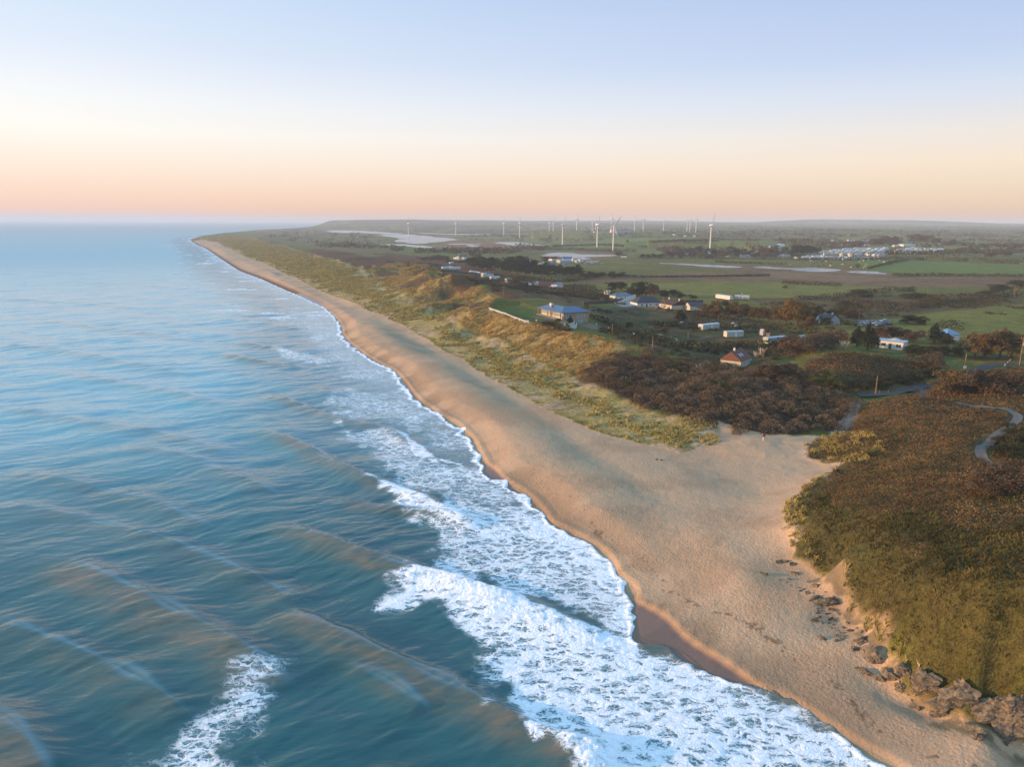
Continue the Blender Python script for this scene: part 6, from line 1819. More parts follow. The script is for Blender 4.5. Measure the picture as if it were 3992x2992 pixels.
ribbon('lane', smooth_line(SV([(3345, 1544), (3410, 1540), (3470, 1532), (3540, 1521), (3595, 1508), (3660, 1494), (3714, 1476), (3770, 1458), (3823, 1438), (3860, 1426), (3905, 1421), (3960, 1422), (4060, 1426)]), 5), 4.2, M_TARMAC, .09)
ribbon('beach_track', smooth_line(SV([(3338, 1560), (3330, 1600), (3310, 1640), (3275, 1682), (3235, 1708), (3190, 1722)]), 5), 2.6, M_PATH, .08)
ribbon('lane_spur', smooth_line(SV([(3600, 1520), (3606, 1535), (3600, 1552)]), 5), 3.0, M_TARMAC, .10)
ribbon('winding_path', LANE, 1.9, M_PATH, .16)
ribbon('garage_drive', smooth_line(SV([(2268, 1264), (2300, 1272), (2330, 1282), (2372, 1292)]), 4), 9.0, M_GRAVEL, .05, 5.0)
ribbon('gravel_terrace', smooth_line(SV([(2078, 1236), (2110, 1240), (2150, 1246), (2190, 1252), (2202, 1262)]), 4), 4.2, M_GRAVEL, .08, 3.4)
ribbon('garden_lane', smooth_line(SV([(2455, 1332), (2500, 1338), (2540, 1346), (2560, 1354)]), 4), 3.2, M_GRAVEL, .08)
ribbon('gravel_patch', smooth_line(SV([(2720, 1325), (2760, 1316), (2800, 1312), (2826, 1314)]), 4), 3.0, M_TARMAC, .07)
ribbon('wind_farm_track', smooth_line(SV([(2770, 927), (2850, 930), (2950, 938), (3080, 941), (3250, 943)]), 4), 5.0, M_GRAVEL, .3)
ribbon('wind_farm_track', smooth_line(SV([(2205, 939), (2260, 937), (2320, 936)]), 4), 6.0, M_GRAVEL, .3)

# ------------------------------------------------------------------ wind turbines
def blade_mesh():
    m = MB(); secs = [(1.0, .9, .9, 0), (2.2, 1.3, .8, 0), (5.0, 2.3, .55, .25), (9, 1.95, .38, .2), (15, 1.4, .25, .1), (21, .85, .14, .05), (25.5, .35, .07, 0), (26, .06, .03, 0)]
    for (z, ch_, th, tw) in secs:
        for k in range(8):
            t = 2 * math.pi * k / 8
            x = (math.cos(t) / 2 + .12) * ch_ * 1.3; y = math.sin(t) * th / 2 * 1.2
            m.v.append((x * math.cos(tw) - y * math.sin(tw), x * math.sin(tw) + y * math.cos(tw), z))
    for i in range(len(secs) - 1):
        for k in range(8):
            m.f.append((8 * i + k, 8 * i + (k + 1) % 8, 8 * i + 8 + (k + 1) % 8, 8 * i + 8 + k))
    m.f.append(tuple(8 * (len(secs) - 1) + k for k in range(8)))
    return m


T_L = {}


def turbine(u, v, hub_v, blade0, label, yaw, group='wind turbines of the wind farm'):
    """u, v: foot; hub_v: hub height in the photograph gives the distance (the hubs stand 49 m up)"""
    px = v - hub_v
    dist_ = 49.0 * F / px
    d = bearing(u, v); q = dist_ / math.hypot(d[0], d[1])
    x, y = d[0] * q, d[1] * q
    z = g1(x, y)
    zt = H + d[2] * q                                # height of the foot on its sight line
    z = min(z, zt) - 1.0 if z > zt else z - 1.0
    root = empty('wind_turbine', (x, y, z), 0, label, 'wind turbine', group)
    if not T_L:
        tw_ = MB()
        for z0, z1, r0, r1 in ((-8, 16, 1.55, 1.35), (16, 33, 1.35, 1.15), (33, 48, 1.15, .95)):
            tw_.tube((0, 0, z0), (0, 0, z1), r0, r1, 14, False)
        T_L['tower'] = tw_.build('tower', M_TARM, root, True)
        n_ = MB().box(-1.3, 1.3, -2.6, 4.6, 47.9, 50.6)
        n_.v = [(a * (.78 if c > 50 else 1) * (.8 if b > 4 else 1), b, c - (.3 if b > 4 and c > 50 else 0)) for a, b, c in n_.v]
        T_L['nacelle'] = n_.build('nacelle', M_TARM, root)
        h_ = MB().tube((0, -2.5, 49.2), (0, -3.6, 49.2), 1.15, 1.1, 12, False).tube((0, -3.6, 49.2), (0, -4.6, 49.2), 1.1, .25, 12)
        T_L['hub'] = h_.build('hub', M_TARM, root, True)
        bl = blade_mesh().build('blade', M_TARM, T_L['hub'], True)
        T_L['blade'] = bl
        bl.location = (0, -3.2, 49.2); bl.rotation_euler = (0, math.radians(blade0), 0)
        hub = T_L['hub']
        for k in (1, 2):
            c = bl.copy(); COL.objects.link(c); c.parent = hub; c.rotation_euler = (0, math.radians(blade0 + 120 * k), 0)
        root.rotation_euler = (0, 0, yaw)
        return root
    for nm in ('tower', 'nacelle', 'hub'):
        c = T_L[nm].copy(); COL.objects.link(c); c.parent = root
        if nm == 'hub':
            for k in range(3):
                b = T_L['blade'].copy(); COL.objects.link(b); b.parent = c
                b.location = (0, -3.2, 49.2); b.rotation_euler = (0, math.radians(blade0 + 120 * k), 0)
    root.rotation_euler = (0, 0, yaw)
    return root


ZB = lambda a, b: (1700 + a * .5425, 780 + b * .5427)
TURB = [
    ((909, 290), 140, 25, 'large turbine with paired raised blades, leftmost of the near four'), ((1158, 285), 128, 8, 'large turbine with one blade straight up, second of the near four'),
    ((1273, 320), 145, 38, 'largest turbine with two blades raised in a V'), ((1972, 290), 120, 9, 'large turbine standing alone at the right end of the wind farm'),
    ((142, 215), 128, 5, 'second turbine from the left, pale against the far woods'), ((486, 215), 130, 4, 'slim far turbine, third from the left of the line'),
    ((600, 235), 133, 6, 'far turbine, fourth from the left of the line'), ((813, 225), 140, 2, 'left one of the two close far turbines beside the near left turbine'),
    ((842, 230), 140, 9, 'right one of the two close far turbines beside the near left turbine'), ((1010, 235), 135, 10, 'far turbine midway between the two left near turbines'),
    ((1122, 222), 140, 7, 'far turbine just left of the near one with an upright blade'), ((1146, 216), 136, 3, 'far turbine half hidden behind the near one with an upright blade'),
    ((1257, 230), 135, -14, 'far turbine just behind the largest turbine'), ((1424, 242), 150, -22, 'far turbine first right of the largest turbine'),
    ((1487, 222), 132, 14, 'far turbine second right of the largest turbine, taller on the ridge'), ((1634, 235), 150, -18, 'far turbine alone midway between the largest and the right group'),
    ((1803, 210), 128, 2, 'left one of the group of three far turbines'), ((1823, 220), 130, -4, 'middle one of the group of three far turbines'),
    ((1866, 235), 138, 12, 'right one of the group of three far turbines'),
]
for (a, b), hv, bl, lb in TURB:
    u, v = ZB(a, b)
    turbine(u, v, 780 + hv * .5427, bl, lb, math.radians({38: 18, 9: 34, 8: 50, 25: 62}.get(bl, 56)))
turbine(1592, 894, 843, 4, 'leftmost turbine, farthest from the others near the coast hill', math.radians(56))

# ------------------------------------------------------------------ poles and wires
def pole(u, v, hpx, label, group='utility poles', bar=False, extra=None, r=.15, name='utility_pole', hmin=None):
    x, y, z = survey(u, v)
    dist_ = math.sqrt(x * x + y * y + (H - z) ** 2)
    h = hpx * dist_ / F
    o = empty(name, (x, y, z - .3), 0, label, 'pole', group)
    MB().tube((0, 0, 0), (0, 0, h + .3), r * 1.1, r * .8, 8).build('shaft', M_POLE, o)
    if bar:
        MB().box(-.9, .9, -.06, .06, h - .25, h - .1).build('crossarm', M_POLE, o)
        for k in (-.8, 0, .8):
            MB().tube((k, 0, h - .1), (k, 0, h + .18), .06, .05, 6).build('insulator', M_WHITE, o)
    if extra == 'transformer':
        MB().box(.12, .75, -.3, .3, h - 2.6, h - 1.5).build('transformer', M_STEEL, o)
    if extra == 'sign':
        MB().box(-.55, .5, -.24, -.19, 2.0, 2.9).build('notice_board', M_WHITE, o)
    if extra == 'lamp':
        MB().tube((-.1, 0, h), (.35, 0, h + .35), .12, .1, 6).build('floodlight', M_WHITE, o)
    return o, h


ZD = lambda a, b: (1700 + a * .5425, 1080 + b * .5427)
ZC = lambda a, b: (2792 + a * .5425, 780 + b * .5427)
ZE = lambda a, b: (2792 + a * .5425, 1080 + b * .5427)
P_ = [
    (ZD(1265, 412), 41, 'sunlit orange pole at the end of the garage drive', {}), (ZD(1555, 512), 44, 'pole at the garden gate beside the pampas hedge', {}),
    (ZD(487, 142), 41, 'lone pole on the brown heath above the dunes', {}), (ZB(912, 648), 34, 'pole beside the white chalet with a row of windows', {}),
    (ZB(581, 606), 35, 'pole in front of the yellow olive bush', {}), (ZB(322, 570), 30, 'pole right of the long greenish roofed caravan', {}),
    (ZB(1205, 692), 32, 'pole left of the white chalet under the evergreens', {}), (ZD(1627, 237), 48, 'pole with a lamp in front of the brown roofed cottage', dict(extra='lamp')),
    (ZD(1640, 240), 36, 'shorter pole beside the lamp pole', {}), (ZC(178, 727), 40, 'transformer pole in front of the four windowed caravan', dict(bar=True, extra='transformer')),
    (ZC(530, 724), 40, 'pole at the near edge of the bright meadow', {}), (ZC(1512, 712), 41, 'pole among the dark bushes of the right meadow', {}),
    (ZC(2137, 706), 42, 'taller of two poles at the far right meadow', {}), (ZC(2157, 668), 24, 'smaller of two poles at the far right meadow', {}),
    (ZE(1020, 347), 44, 'thick pole at the left end of the parked cars', {}), ((3413, 1537), 63, 'pole beside the dark beach lane', {}),
    ((3757, 1456), 67, 'pole with a white notice board by the lane', dict(extra='sign')), ((3974, 1424), 88, 'tall transformer pole at the bend of the lane', dict(bar=True, extra='transformer')),
    ((2951, 1421), 31, 'pole right of the rust roofed cottage', {}), ((2975, 1394), 35, 'pole beside the white pampas plumes', {}), ((3541, 1318), 28, 'wire pole among the brown trees behind the flat bungalow', dict(bar=True)),
    (ZB(1510, 432), 20, 'thin far pole before the clump left of the barn', {}), (ZD(1404, 320), 24, 'thin grey pole on the meadow left of the cypress', {}), (ZD(1810, 445), 25, 'short pole on the lawn left of the block supported caravan', {}),
    ((3042, 1321), 20, 'short pole behind the pale green caravan', {}), (ZB(1748, 668), 28, 'thin pole on the meadow behind the chimneys', {}),
    ((2692, 1000), 24, 'thin pole before the pale blue roofed farm shed', {}), ((2636, 1012), 22, 'thin pole at the meadow edge below the open barn', {}), ((2882, 1007), 16, 'post like pole at the village edge', {}),
]
POLES = {}
for (u, v), hp_, lb, kw in P_:
    POLES[lb] = pole(u, v, hp_, lb, **kw)
# two wires from the bend of the lane over the bushes
pa, ha = POLES['tall transformer pole at the bend of the lane']; pb, hb_ = POLES['wire pole among the brown trees behind the flat bungalow']
for dz, lb in ((.25, 'upper thin wire strung over the bushes to the transformer pole'), (1.6, 'lower thin wire strung over the bushes to the transformer pole')):
    a = pa.location + Vector((0, 0, ha - dz + .3)); b = pb.location + Vector((0, 0, hb_ - dz * .6 + .3))
    m = MB(); pr = a
    for k in range(1, 13):
        t = k / 12
        c = a.lerp(b, t) - Vector((0, 0, 4 * t * (1 - t) * 1.1))
        m.tube(pr, c, .022, .022, 5, False); pr = c
    tag(m.build('power_line', M_POLE), lb, 'wire')


M_STEELG = plain('grey_slats', (.13, .13, .13), .9, .15, 2)
# ------------------------------------------------------------------ fences
def fence(pts, label, step, hgt, rails, mat, pr=.06, name='fence', cat='fence', zoff=0.0, panel=None, rail_h=.10, post_mat=None, cap=60):
    L = [survey(*p) for p in pts]
    line = [(p[0], p[1]) for p in L]
    seg = [math.hypot(b[0] - a[0], b[1] - a[1]) for a, b in zip(line[:-1], line[1:])]
    tot = sum(seg); n_ = min(max(2, int(tot / step)), cap)
    P = []
    for k in range(n_ + 1):
        s_ = tot * k / n_; i = 0
        while i < len(seg) - 1 and s_ > seg[i]:
            s_ -= seg[i]; i += 1
        t = min(s_ / seg[i], 1)
        x = line[i][0] + (line[i + 1][0] - line[i][0]) * t; y = line[i][1] + (line[i + 1][1] - line[i][1]) * t
        P.append((x, y, g1(x, y) + zoff))
    o = empty(name, P[0], 0, label, cat)
    b0 = Vector(P[0])
    pm_ = bpy.data.meshes.new('post'); q = MB().box(-pr, pr, -pr, pr, -.5, hgt)
    pm_.from_pydata(q.v, [], q.f); pm_.materials.append(post_mat or mat)
    for p in P:
        c = bpy.data.objects.new('post', pm_); COL.objects.link(c); c.parent = o; c.location = Vector(p) - b0
    for rz_ in rails:
        m = MB()
        for a, b in zip(P[:-1], P[1:]):
            a_ = Vector(a) - b0; b_ = Vector(b) - b0
            d = Vector((b[1] - a[1], a[0] - b[0], 0)).normalized() * .035
            k = len(m.v)
            for p in (a_, b_):
                for sx_2, zz in ((-1, rz_ - rail_h / 2), (1, rz_ - rail_h / 2), (1, rz_ + rail_h / 2), (-1, rz_ + rail_h / 2)):
                    m.v.append(tuple(p + d * sx_2 + Vector((0, 0, zz))))
            m.f += [(k, k + 1, k + 5, k + 4), (k + 1, k + 2, k + 6, k + 5), (k + 2, k + 3, k + 7, k + 6), (k + 3, k, k + 4, k + 7), (k, k + 3, k + 2, k + 1), (k + 4, k + 5, k + 6, k + 7)]
        m.build('rail', mat, o)
    if panel:
        m = MB()
        for a, b in zip(P[:-1], P[1:]):
            a_ = Vector(a) - b0; b_ = Vector(b) - b0
            d = Vector((b[1] - a[1], a[0] - b[0], 0)).normalized() * .03
            k = len(m.v)
            for p in (a_, b_):
                for s2, zz in ((-1, 0.0), (1, 0.0), (1, hgt - .1), (-1, hgt - .1)):
                    m.v.append(tuple(p + d * s2 + Vector((0, 0, zz))))
            m.f += [(k, k + 1, k + 5, k + 4), (k + 1, k + 2, k + 6, k + 5), (k + 2, k + 3, k + 7, k + 6), (k + 3, k, k + 4, k + 7), (k, k + 3, k + 2, k + 1), (k + 4, k + 5, k + 6, k + 7)]
        m.build('panel', panel, o)
    return o


fence([(1906, 1207), (1940, 1219), (1980, 1234), (2015, 1248), (2046, 1260)], 'white post and rail fence along the seaward edge of the lawn', 1.9, 1.15, (.35, .72, 1.05), M_FRAME, .08, rail_h=.15)
gt = fence([(2048, 1260), (2061, 1261)], 'white field gate at the end of the lawn fence', 1.6, 1.25, (.3, .6, .9, 1.15), M_FRAME, .10, 'field_gate', 'gate')
fence([(2062, 1262), (2095, 1263), (2130, 1267), (2150, 1278), (2180, 1292), (2215, 1300), (2238, 1304)], 'low pale wooden rail running round the head of the grassy bank', 3.0, .55, (.50,), M_WOOD, .07, 'low_rail', 'fence', rail_h=.16)
fence([(2275, 1190), (2350, 1184), (2420, 1176), (2503, 1171)], 'dark panel fence with pale concrete posts behind the paved court', 3.6, 1.9, (), M_CONC, .09, panel=M_DWOOD, zoff=0)
fence([(2622, 1178), (2680, 1179), (2742, 1180)], 'dark panel fence behind the two cottages', 3.6, 1.7, (), M_CONC, .09, panel=M_DWOOD)
fence([(2300, 1214), (2380, 1209), (2480, 1204)], 'grey slatted fence on the slope below the paved court', 3.4, 1.4, (), M_CONC, .08, panel=M_STEELG)
fence([(2576, 1306), (2625, 1300), (2680, 1296), (2745, 1290), (2800, 1287)], 'post and wire fence in front of the upper cream caravan', 5.5, 1.2, (.9,), M_WOOD, .07, rail_h=.03)
fence([(2544, 1304), (2590, 1317), (2638, 1327)], 'low white rail beside the tall flax hedge', 4.0, .6, (.55,), M_FRAME, .07, rail_h=.14)
fence([(3428, 1535), (3480, 1530), (3540, 1522), (3590, 1512)], 'row of thin wooden posts along the near edge of the lane', 3.2, .9, (.6,), M_POLE, .06, rail_h=.03)
fence([(2952, 1339), (2960, 1341), (2970, 1343)], 'little wooden fence at the left end of the pale green caravan', 1.2, 1.0, (.3, .6, .9), M_WOOD, .06)
fence([(3066, 1329), (3076, 1327)], 'little wooden railing at the right end of the pale green caravan', 1.2, 1.1, (.5, 1.0), M_WOOD, .06)

# (rocks)
# ------------------------------------------------------------------ rocks at the foot of the headland
M_ROCK = N('sea_rock')
tc = M_ROCK.pos()
rk1 = M_ROCK.noise(M_ROCK.map(tc, (.6, 1.4, 1.4), (.3, .2, .6)), 1.6, 6, .65)
rk2 = M_ROCK.noise(tc, 7, 4, .65)
cr = M_ROCK.mixc(M_ROCK.rng(rk1, .35, .68), (.075, .068, .060, 1), (.270, .215, .140, 1))
cr = M_ROCK.mixc(M_ROCK.rng(rk2, .55, .8), cr, (.33, .275, .18, 1))
nb = M_ROCK.bump(M_ROCK.math('ADD', M_ROCK.math('MULTIPLY', rk1, .7), M_ROCK.math('MULTIPLY', rk2, .25)), .6, 1.0)
M_ROCKM = M_ROCK.done(M_ROCK.bsdf(cr, .9, .2, nb))


def rock(u, v, sx_2, sy_2, sz_2, rz_, label, seed, sink=.3, group=None):
    """a craggy outcrop: a ball of facets pushed in and out, cut by tilted planes"""
    x, y, z = survey(u, v)
    rg_ = np.random.default_rng(seed)
    import bmesh
    bm = bmesh.new()
    bmesh.ops.create_icosphere(bm, subdivisions=4, radius=1.0)
    V = np.array([q.co[:] for q in bm.verts])
    planes = rg_.normal(size=(16, 3)); planes /= np.linalg.norm(planes, axis=1)[:, None]
    for p in planes:
        dd = V @ p; lim = rg_.uniform(.42, .86)
        V -= np.maximum(dd - lim, 0)[:, None] * p
    nrm = V / (np.linalg.norm(V, axis=1)[:, None] + 1e-9)
    nn = fbm(V[:, 0] * 2.2 + seed, V[:, 1] * 2.2 + V[:, 2] * 1.7, seed, 4)
    st_ = np.abs(2 * fbm(V[:, 1] * 3.1 + V[:, 2] * 4.5, V[:, 0] * .6 + seed, seed + 5, 3) - 1)
    cr_2 = np.abs(2 * fbm(V[:, 0] * 2.6 - V[:, 1] * 2.6, V[:, 2] * 1.2 + seed, seed + 9, 3) - 1)
    V = V + nrm * ((nn - .5) * .50 - st_ * .26 + np.minimum(cr_2, .25) * .7 - .1)[:, None]
    V = V * np.array([sx_2, sy_2, sz_2])
    for q, c in zip(bm.verts, V):
        q.co = c
    me = bpy.data.meshes.new('rock'); bm.to_mesh(me); bm.free()
    me.materials.append(M_ROCKM)
    o = bpy.data.objects.new('rock', me); COL.objects.link(o)
    o.location = (x, y, z + sz_2 * (1 - 2 * sink) * .5); o.rotation_euler = (0, 0, rz_)
    return tag(o, label, 'rock', group)


ZF = lambda a, b: (2792 + a * .603, 1992 + b * .603)         # lower right enlargement
RK = [
    ((1330, 1150), 2.6, 1.1, 2.4, -.75, 'pale yellowish slab of rock leaning against the bank, highest of the cliff'), ((1500, 1260), 3.0, 1.2, 1.5, -.62, 'long low rock ridge running down to the sand below the pale slab'),
    ((1580, 1210), 2.7, 1.6, 2.7, -.6, 'tall brownish rock mass under the grassy edge'), ((1720, 1330), 3.0, 1.4, 2.2, -.72, 'dark tilted rock in the middle of the cliff foot'),
    ((1890, 1340), 2.4, 1.8, 2.9, -.5, 'blackish rock wall at the right end of the cliff'), ((1960, 1300), 2.0, 1.6, 2.6, .3, 'dark cliff rock touching the right frame edge'),
    ((1640, 1420), 1.7, .55, .8, -.8, 'narrow pointed rock spur on the sand below the cliff'), ((1690, 1478), .75, .55, .7, .2, 'dark block at the tip of the rock spur'),
    ((1880, 1500), .62, .5, .5, .4, 'single boulder alone on the sand below the cliff'), ((1440, 1330), 1.4, .8, 1.0, -.5, 'dark rock with a sandy ledge left of the spur'),
    ((1220, 1050), 1.4, 1.0, 1.7, -.6, 'dark rock at the head of the sand gully'), ((1110, 1080), 1.4, .9, 1.2, -.9, 'ochre rock left of the sand gully'), ((1190, 1150), 1.1, .7, .8, -.6, 'small ochre rock under the dark gully rock'),
    ((1010, 960), 1.7, .8, 1.3, -.9, 'blue grey rock face above the ripple marks'), ((930, 850), 1.5, 1.0, .8, -.4, 'grey rock with dark top below the grass edge'), ((1060, 1100), .9, .5, .6, -.8, 'low sandy rock at the end of the ochre row'),
    ((960, 1050), 1.2, .6, .7, -.7, 'low broken rock at the left foot of the ochre row'), ((900, 900), .8, .6, .5, 0, 'small rock left of the blue grey face'),
    ((700, 600), 1.8, 1.0, .8, -.25, 'dark jagged outcrop standing in the sand under the slope'), ((640, 570), .8, .6, .6, .3, 'dark stone at the left end of the jagged outcrop'), ((770, 590), 1.1, .7, .6, -.3, 'sandy rock at the right end of the jagged outcrop'),
    ((430, 335), 1.5, .6, .55, -.1, 'uppermost blue grey outcrop at the foot of the headland'), ((500, 350), .9, .5, .4, 0, 'small outcrop right of the uppermost one'),
    ((300, 410), 1.2, .45, .5, -.7, 'slender rock fin farthest out on the open sand'), ((510, 410), .8, .5, .5, -.6, 'low stone between the fin and the bushy bank'), ((640, 490), .7, .6, .6, 0, 'round dark stone on the pale sand bank'),
    ((640, 715), .8, .4, .4, 0, 'flat dark stone below the jagged outcrop'), ((740, 705), .7, .35, .3, .2, 'flat stone right of the one below the jagged outcrop'), ((690, 830), .9, .4, .35, -.6, 'flat sandy ledge rock in mid sand'), ((870, 780), .8, .4, .35, -.2, 'flat stone nearest the grass above the ochre row'), ((780, 840), .6, .4, .3, .1, 'flat stone between two sandy ledges'),
    ((1310, 1285), .5, .35, .35, .2, 'small dark stone on the sand before the cliff'),
]
for i, ((a, b), sx_2, sy_2, sz_2, rz_, lb) in enumerate(RK):
    u, v = ZF(a, b)
    rock(u, v, sx_2 * .95, sy_2 * .92, sz_2 * 1.15, rz_, lb, 40 + i, .40, group='rocks along the foot of the headland')

# broken stone scattered along the foot of the bank
RUB = SV([(3010, 2180), (3110, 2180), (3240, 2300), (3420, 2470), (3580, 2620), (3760, 2720), (3960, 2790), (3960, 2860), (3800, 2850), (3560, 2740), (3330, 2560), (3180, 2400), (3040, 2270)])
rp = scatter(RUB, 1.1, lambda x, y, d: (d > 0) & (fbm(x / 3.5, y / 3.5, 181, 3) > .50))
sz_ = RNG.uniform(.06, .24, len(rp)) * RNG.uniform(.5, 1.2, len(rp))
cubev = np.array([(x, y, z) for z in (-1, 1) for x, y in ((-1, -1), (1, -1), (1, 1), (-1, 1))], float)
cubef = np.array([(0, 3, 2, 1), (4, 5, 6, 7), (0, 1, 5, 4), (1, 2, 6, 5), (2, 3, 7, 6), (3, 0, 4, 7)])
Vr = (cubev[None] + RNG.normal(size=(len(rp), 8, 3)) * .38) * sz_[:, None, None] * np.array([1.3, 1.0, .7])
V = (Vr + rp[:, None, :]).reshape(-1, 3)
Fc = (cubef[None] + (np.arange(len(rp)) * 8)[:, None, None]).reshape(-1, 4)
rub = big_mesh('rock_rubble', V, Fc, M_ROCKM, False)
tag(rub, 'broken stones strewn over the sand along the foot of the headland', 'rubble', kind='stuff')

# ------------------------------------------------------------------ small things
# life ring on its post at the top of the beach
x, y, z = survey(2975, 1719)
o = empty('life_ring_stand', (x, y, z), .2, 'white post with a red and white life ring at the top of the beach', 'life ring')
MB().box(-.07, .07, -.07, .07, -.4, 1.15).build('post', M_FRAME, o)
M_RED = plain('red_plastic', (.46, .07, .04), .5, .1, 2)
m = MB()
for k in range(16):
    for j in range(8):
        def tp_(kk_, jj_):
            a_, b_ = 2 * math.pi * kk_ / 16, 2 * math.pi * jj_ / 8
            return (math.cos(a_) * (.36 + .11 * math.cos(b_)), -.12 + .11 * math.sin(b_), 1.42 + math.sin(a_) * (.36 + .11 * math.cos(b_)))
        m.quad(tp_(k, j), tp_(k + 1, j), tp_(k + 1, j + 1), tp_(k, j + 1))
m.build('ring', M_RED, o, True)
MB().box(-.30, .30, -.06, .0, 1.12, 1.72).build('backboard', M_RED, o)
# two drift stones on the open sand
for k, (u, v, lb) in enumerate(((2561, 1794, 'left one of two small stones alone on the open beach'), (2577, 1795, 'right one of two small stones alone on the open beach'))):
    rock(u, v, .45, .35, .35, k, lb, 90 + k)
# leaning red and white barrier by the lane
x, y, z = survey(3917, 1430)
o = empty('road_barrier', (x, y, z), 0, 'raised red and white barrier arm leaning over the lane', 'barrier')
for k in range(6):
    MB().tube((.35 * k * .9, 0, .6 + .38 * k), (.35 * (k + 1) * .9, 0, .6 + .38 * (k + 1)), .055, .055, 6).build('stripe', M_RED if k % 2 else M_FRAME, o)
MB().box(-.15, .15, -.15, .15, -.4, 1.0).build('post', M_STEEL, o)
# round white lamp by the rust roofed cottage and others along the drive
for u, v, hp_, lb in ((2927, 1418, 16, 'garden lamp with a white globe right of the rust roofed cottage'), (2325, 1281, 17, 'globe lamp on the grass beside the garage drive'), (2471, 1322, 22, 'green post lamp on the lawn strip by the garden lane'), (2372, 1293, 15, 'globe lamp near the sunlit orange pole')):
    x, y, z = survey(u, v); dist_ = math.hypot(x, y); h = hp_ * dist_ / F
    o = empty('garden_lamp', (x, y, z), 0, lb, 'lamp', 'garden lamps')
    MB().tube((0, 0, -.2), (0, 0, h - .3), .05, .045, 6).build('post', M_GREEN, o)
    g = MB()
    for i in range(6):
        for j in range(10):
            sp_ = lambda a, b: (.22 * math.sin(math.pi * a / 6) * math.cos(2 * math.pi * b / 10), .22 * math.sin(math.pi * a / 6) * math.sin(2 * math.pi * b / 10), h - .1 - .22 * math.cos(math.pi * a / 6))
            g.quad(sp_(i, j), sp_(i, j + 1), sp_(i + 1, j + 1), sp_(i + 1, j))
    g.build('globe', M_FRAME, o, True)
# white garden chairs
for u, v, rz_, lb in ((2717, 1435, .5, 'left white garden chair on the patch of lawn in the thicket'), (2727, 1434, -.4, 'right white garden chair on the patch of lawn in the thicket')):
    x, y, z = survey(u, v)
    o = empty('garden_chair', (x, y, z), rz_, lb, 'chair', 'white garden chairs')
    MB().box(-.35, .35, -.4, .35, .36, .42).build('seat', M_FRAME, o)
    b = MB().box(-.36, .36, .33, .39, .42, 1.1).build('backrest', M_FRAME, o)
    for sx_2 in (-.34, .30):
        MB().box(sx_2, sx_2 + .06, -.38, .36, .62, .67).build('arm', M_FRAME, o)
        for sy_2 in (-.38, .30):
            MB().box(sx_2, sx_2 + .06, sy_2, sy_2 + .06, -.1, .36).build('leg', M_FRAME, o)


# ---- parked cars
def car_mesh():
    b = MB()
    prof = [(-2.1, .35), (-2.15, .75), (-1.9, .95), (-1.0, 1.02), (.9, 1.02), (1.9, .88), (2.12, .62), (2.1, .35)]
    top = [(-1.85, .96), (-1.45, 1.42), (-.2, 1.5), (.35, 1.42), (1.0, 1.0)]
    n_ = len(prof)
    for yy in (-.85, .85):
        b.v += [(x_, yy * (.94 if z_ > .9 else 1), z_) for x_, z_ in prof]
    b.f += [tuple(range(n_))[::-1], tuple(range(n_, 2 * n_))] + [(i, (i + 1) % n_, n_ + (i + 1) % n_, n_ + i) for i in range(n_)]
    g = MB(); k = len(top)
    for s_ in (-1, 1):
        g.v += [(x_, s_ * (.78 if z_ < 1.2 else .62), z_) for x_, z_ in top]
    g.f += [tuple(range(k))[::-1], tuple(range(k, 2 * k))] + [(i, i + 1, k + i + 1, k + i) for i in range(k - 1)] + [(k - 1, 0, k, 2 * k - 1)]
    r = MB().box(-1.42, .32, -.6, .6, 1.455, 1.53)
    return b, g, r


cb_, cg_, cr_ = car_mesh()
PAINT = {c: plain(c + '_car_paint', rgb, .3, .03, .5, .5) for c, rgb in dict(silver=(.42, .44, .47), dark_blue=(.02, .035, .08), black=(.012, .012, .015), white=(.70, .71, .72), red=(.30, .03, .025), grey=(.16, .17, .19)).items()}


def car(u, v, rz_, paint, label, group=None, s_=1.0):
    x, y, z = survey(u, v)
    o = empty('parked_car', (x, y, z), rz_, label, 'car', group)
    cb_.build('body', PAINT[paint], o); cg_.build('windows', M_PANE, o); cr_.build('roof', PAINT[paint], o)
    for wx in (-1.3, 1.3):
        for wy in (-.87, .87):
            w_ = MB().tube((wx, wy - .1, .32), (wx, wy + .1, .32), .32, .32, 12).build('wheel', M_BLACK, o)
            MB().tube((wx, wy - .108, .32), (wx, wy + .108, .32), .18, .18, 10).build('rim', M_STEEL, w_)
    return o


car(3453, 1256, .15, 'silver', 'silver car standing apart above the other parked cars')
for k in range(22):
    u = 3352 + (k % 8) * 15.5 + (k // 8) * 4; v = 1262 + (k // 8) * 5.2
    car(u, v, .2 + random.uniform(-.2, .2) + (1.5 if k % 5 == 0 else 0), ('dark_blue', 'black', 'silver', 'grey', 'dark_blue', 'white', 'black')[k % 7],
        {'dark_blue': 'dark blue car in the packed car park behind the brown bushes', 'black': 'black car in the packed car park behind the brown bushes', 'silver': 'silver car packed in among the dark parked cars',
         'grey': 'grey car in the packed car park behind the brown bushes', 'white': 'white car packed in among the dark parked cars'}[('dark_blue', 'black', 'silver', 'grey', 'dark_blue', 'white', 'black')[k % 7]], 'cars packed together behind the brown bushes')
car(2569, 1205, .3, 'red', 'red car in front of the brown roofed cottage')
car(2661, 1268, .1, 'white', 'white car alone on the grass below the cypress')
car(2655, 1186, .2, 'white', 'white van like car between the two small cottages')
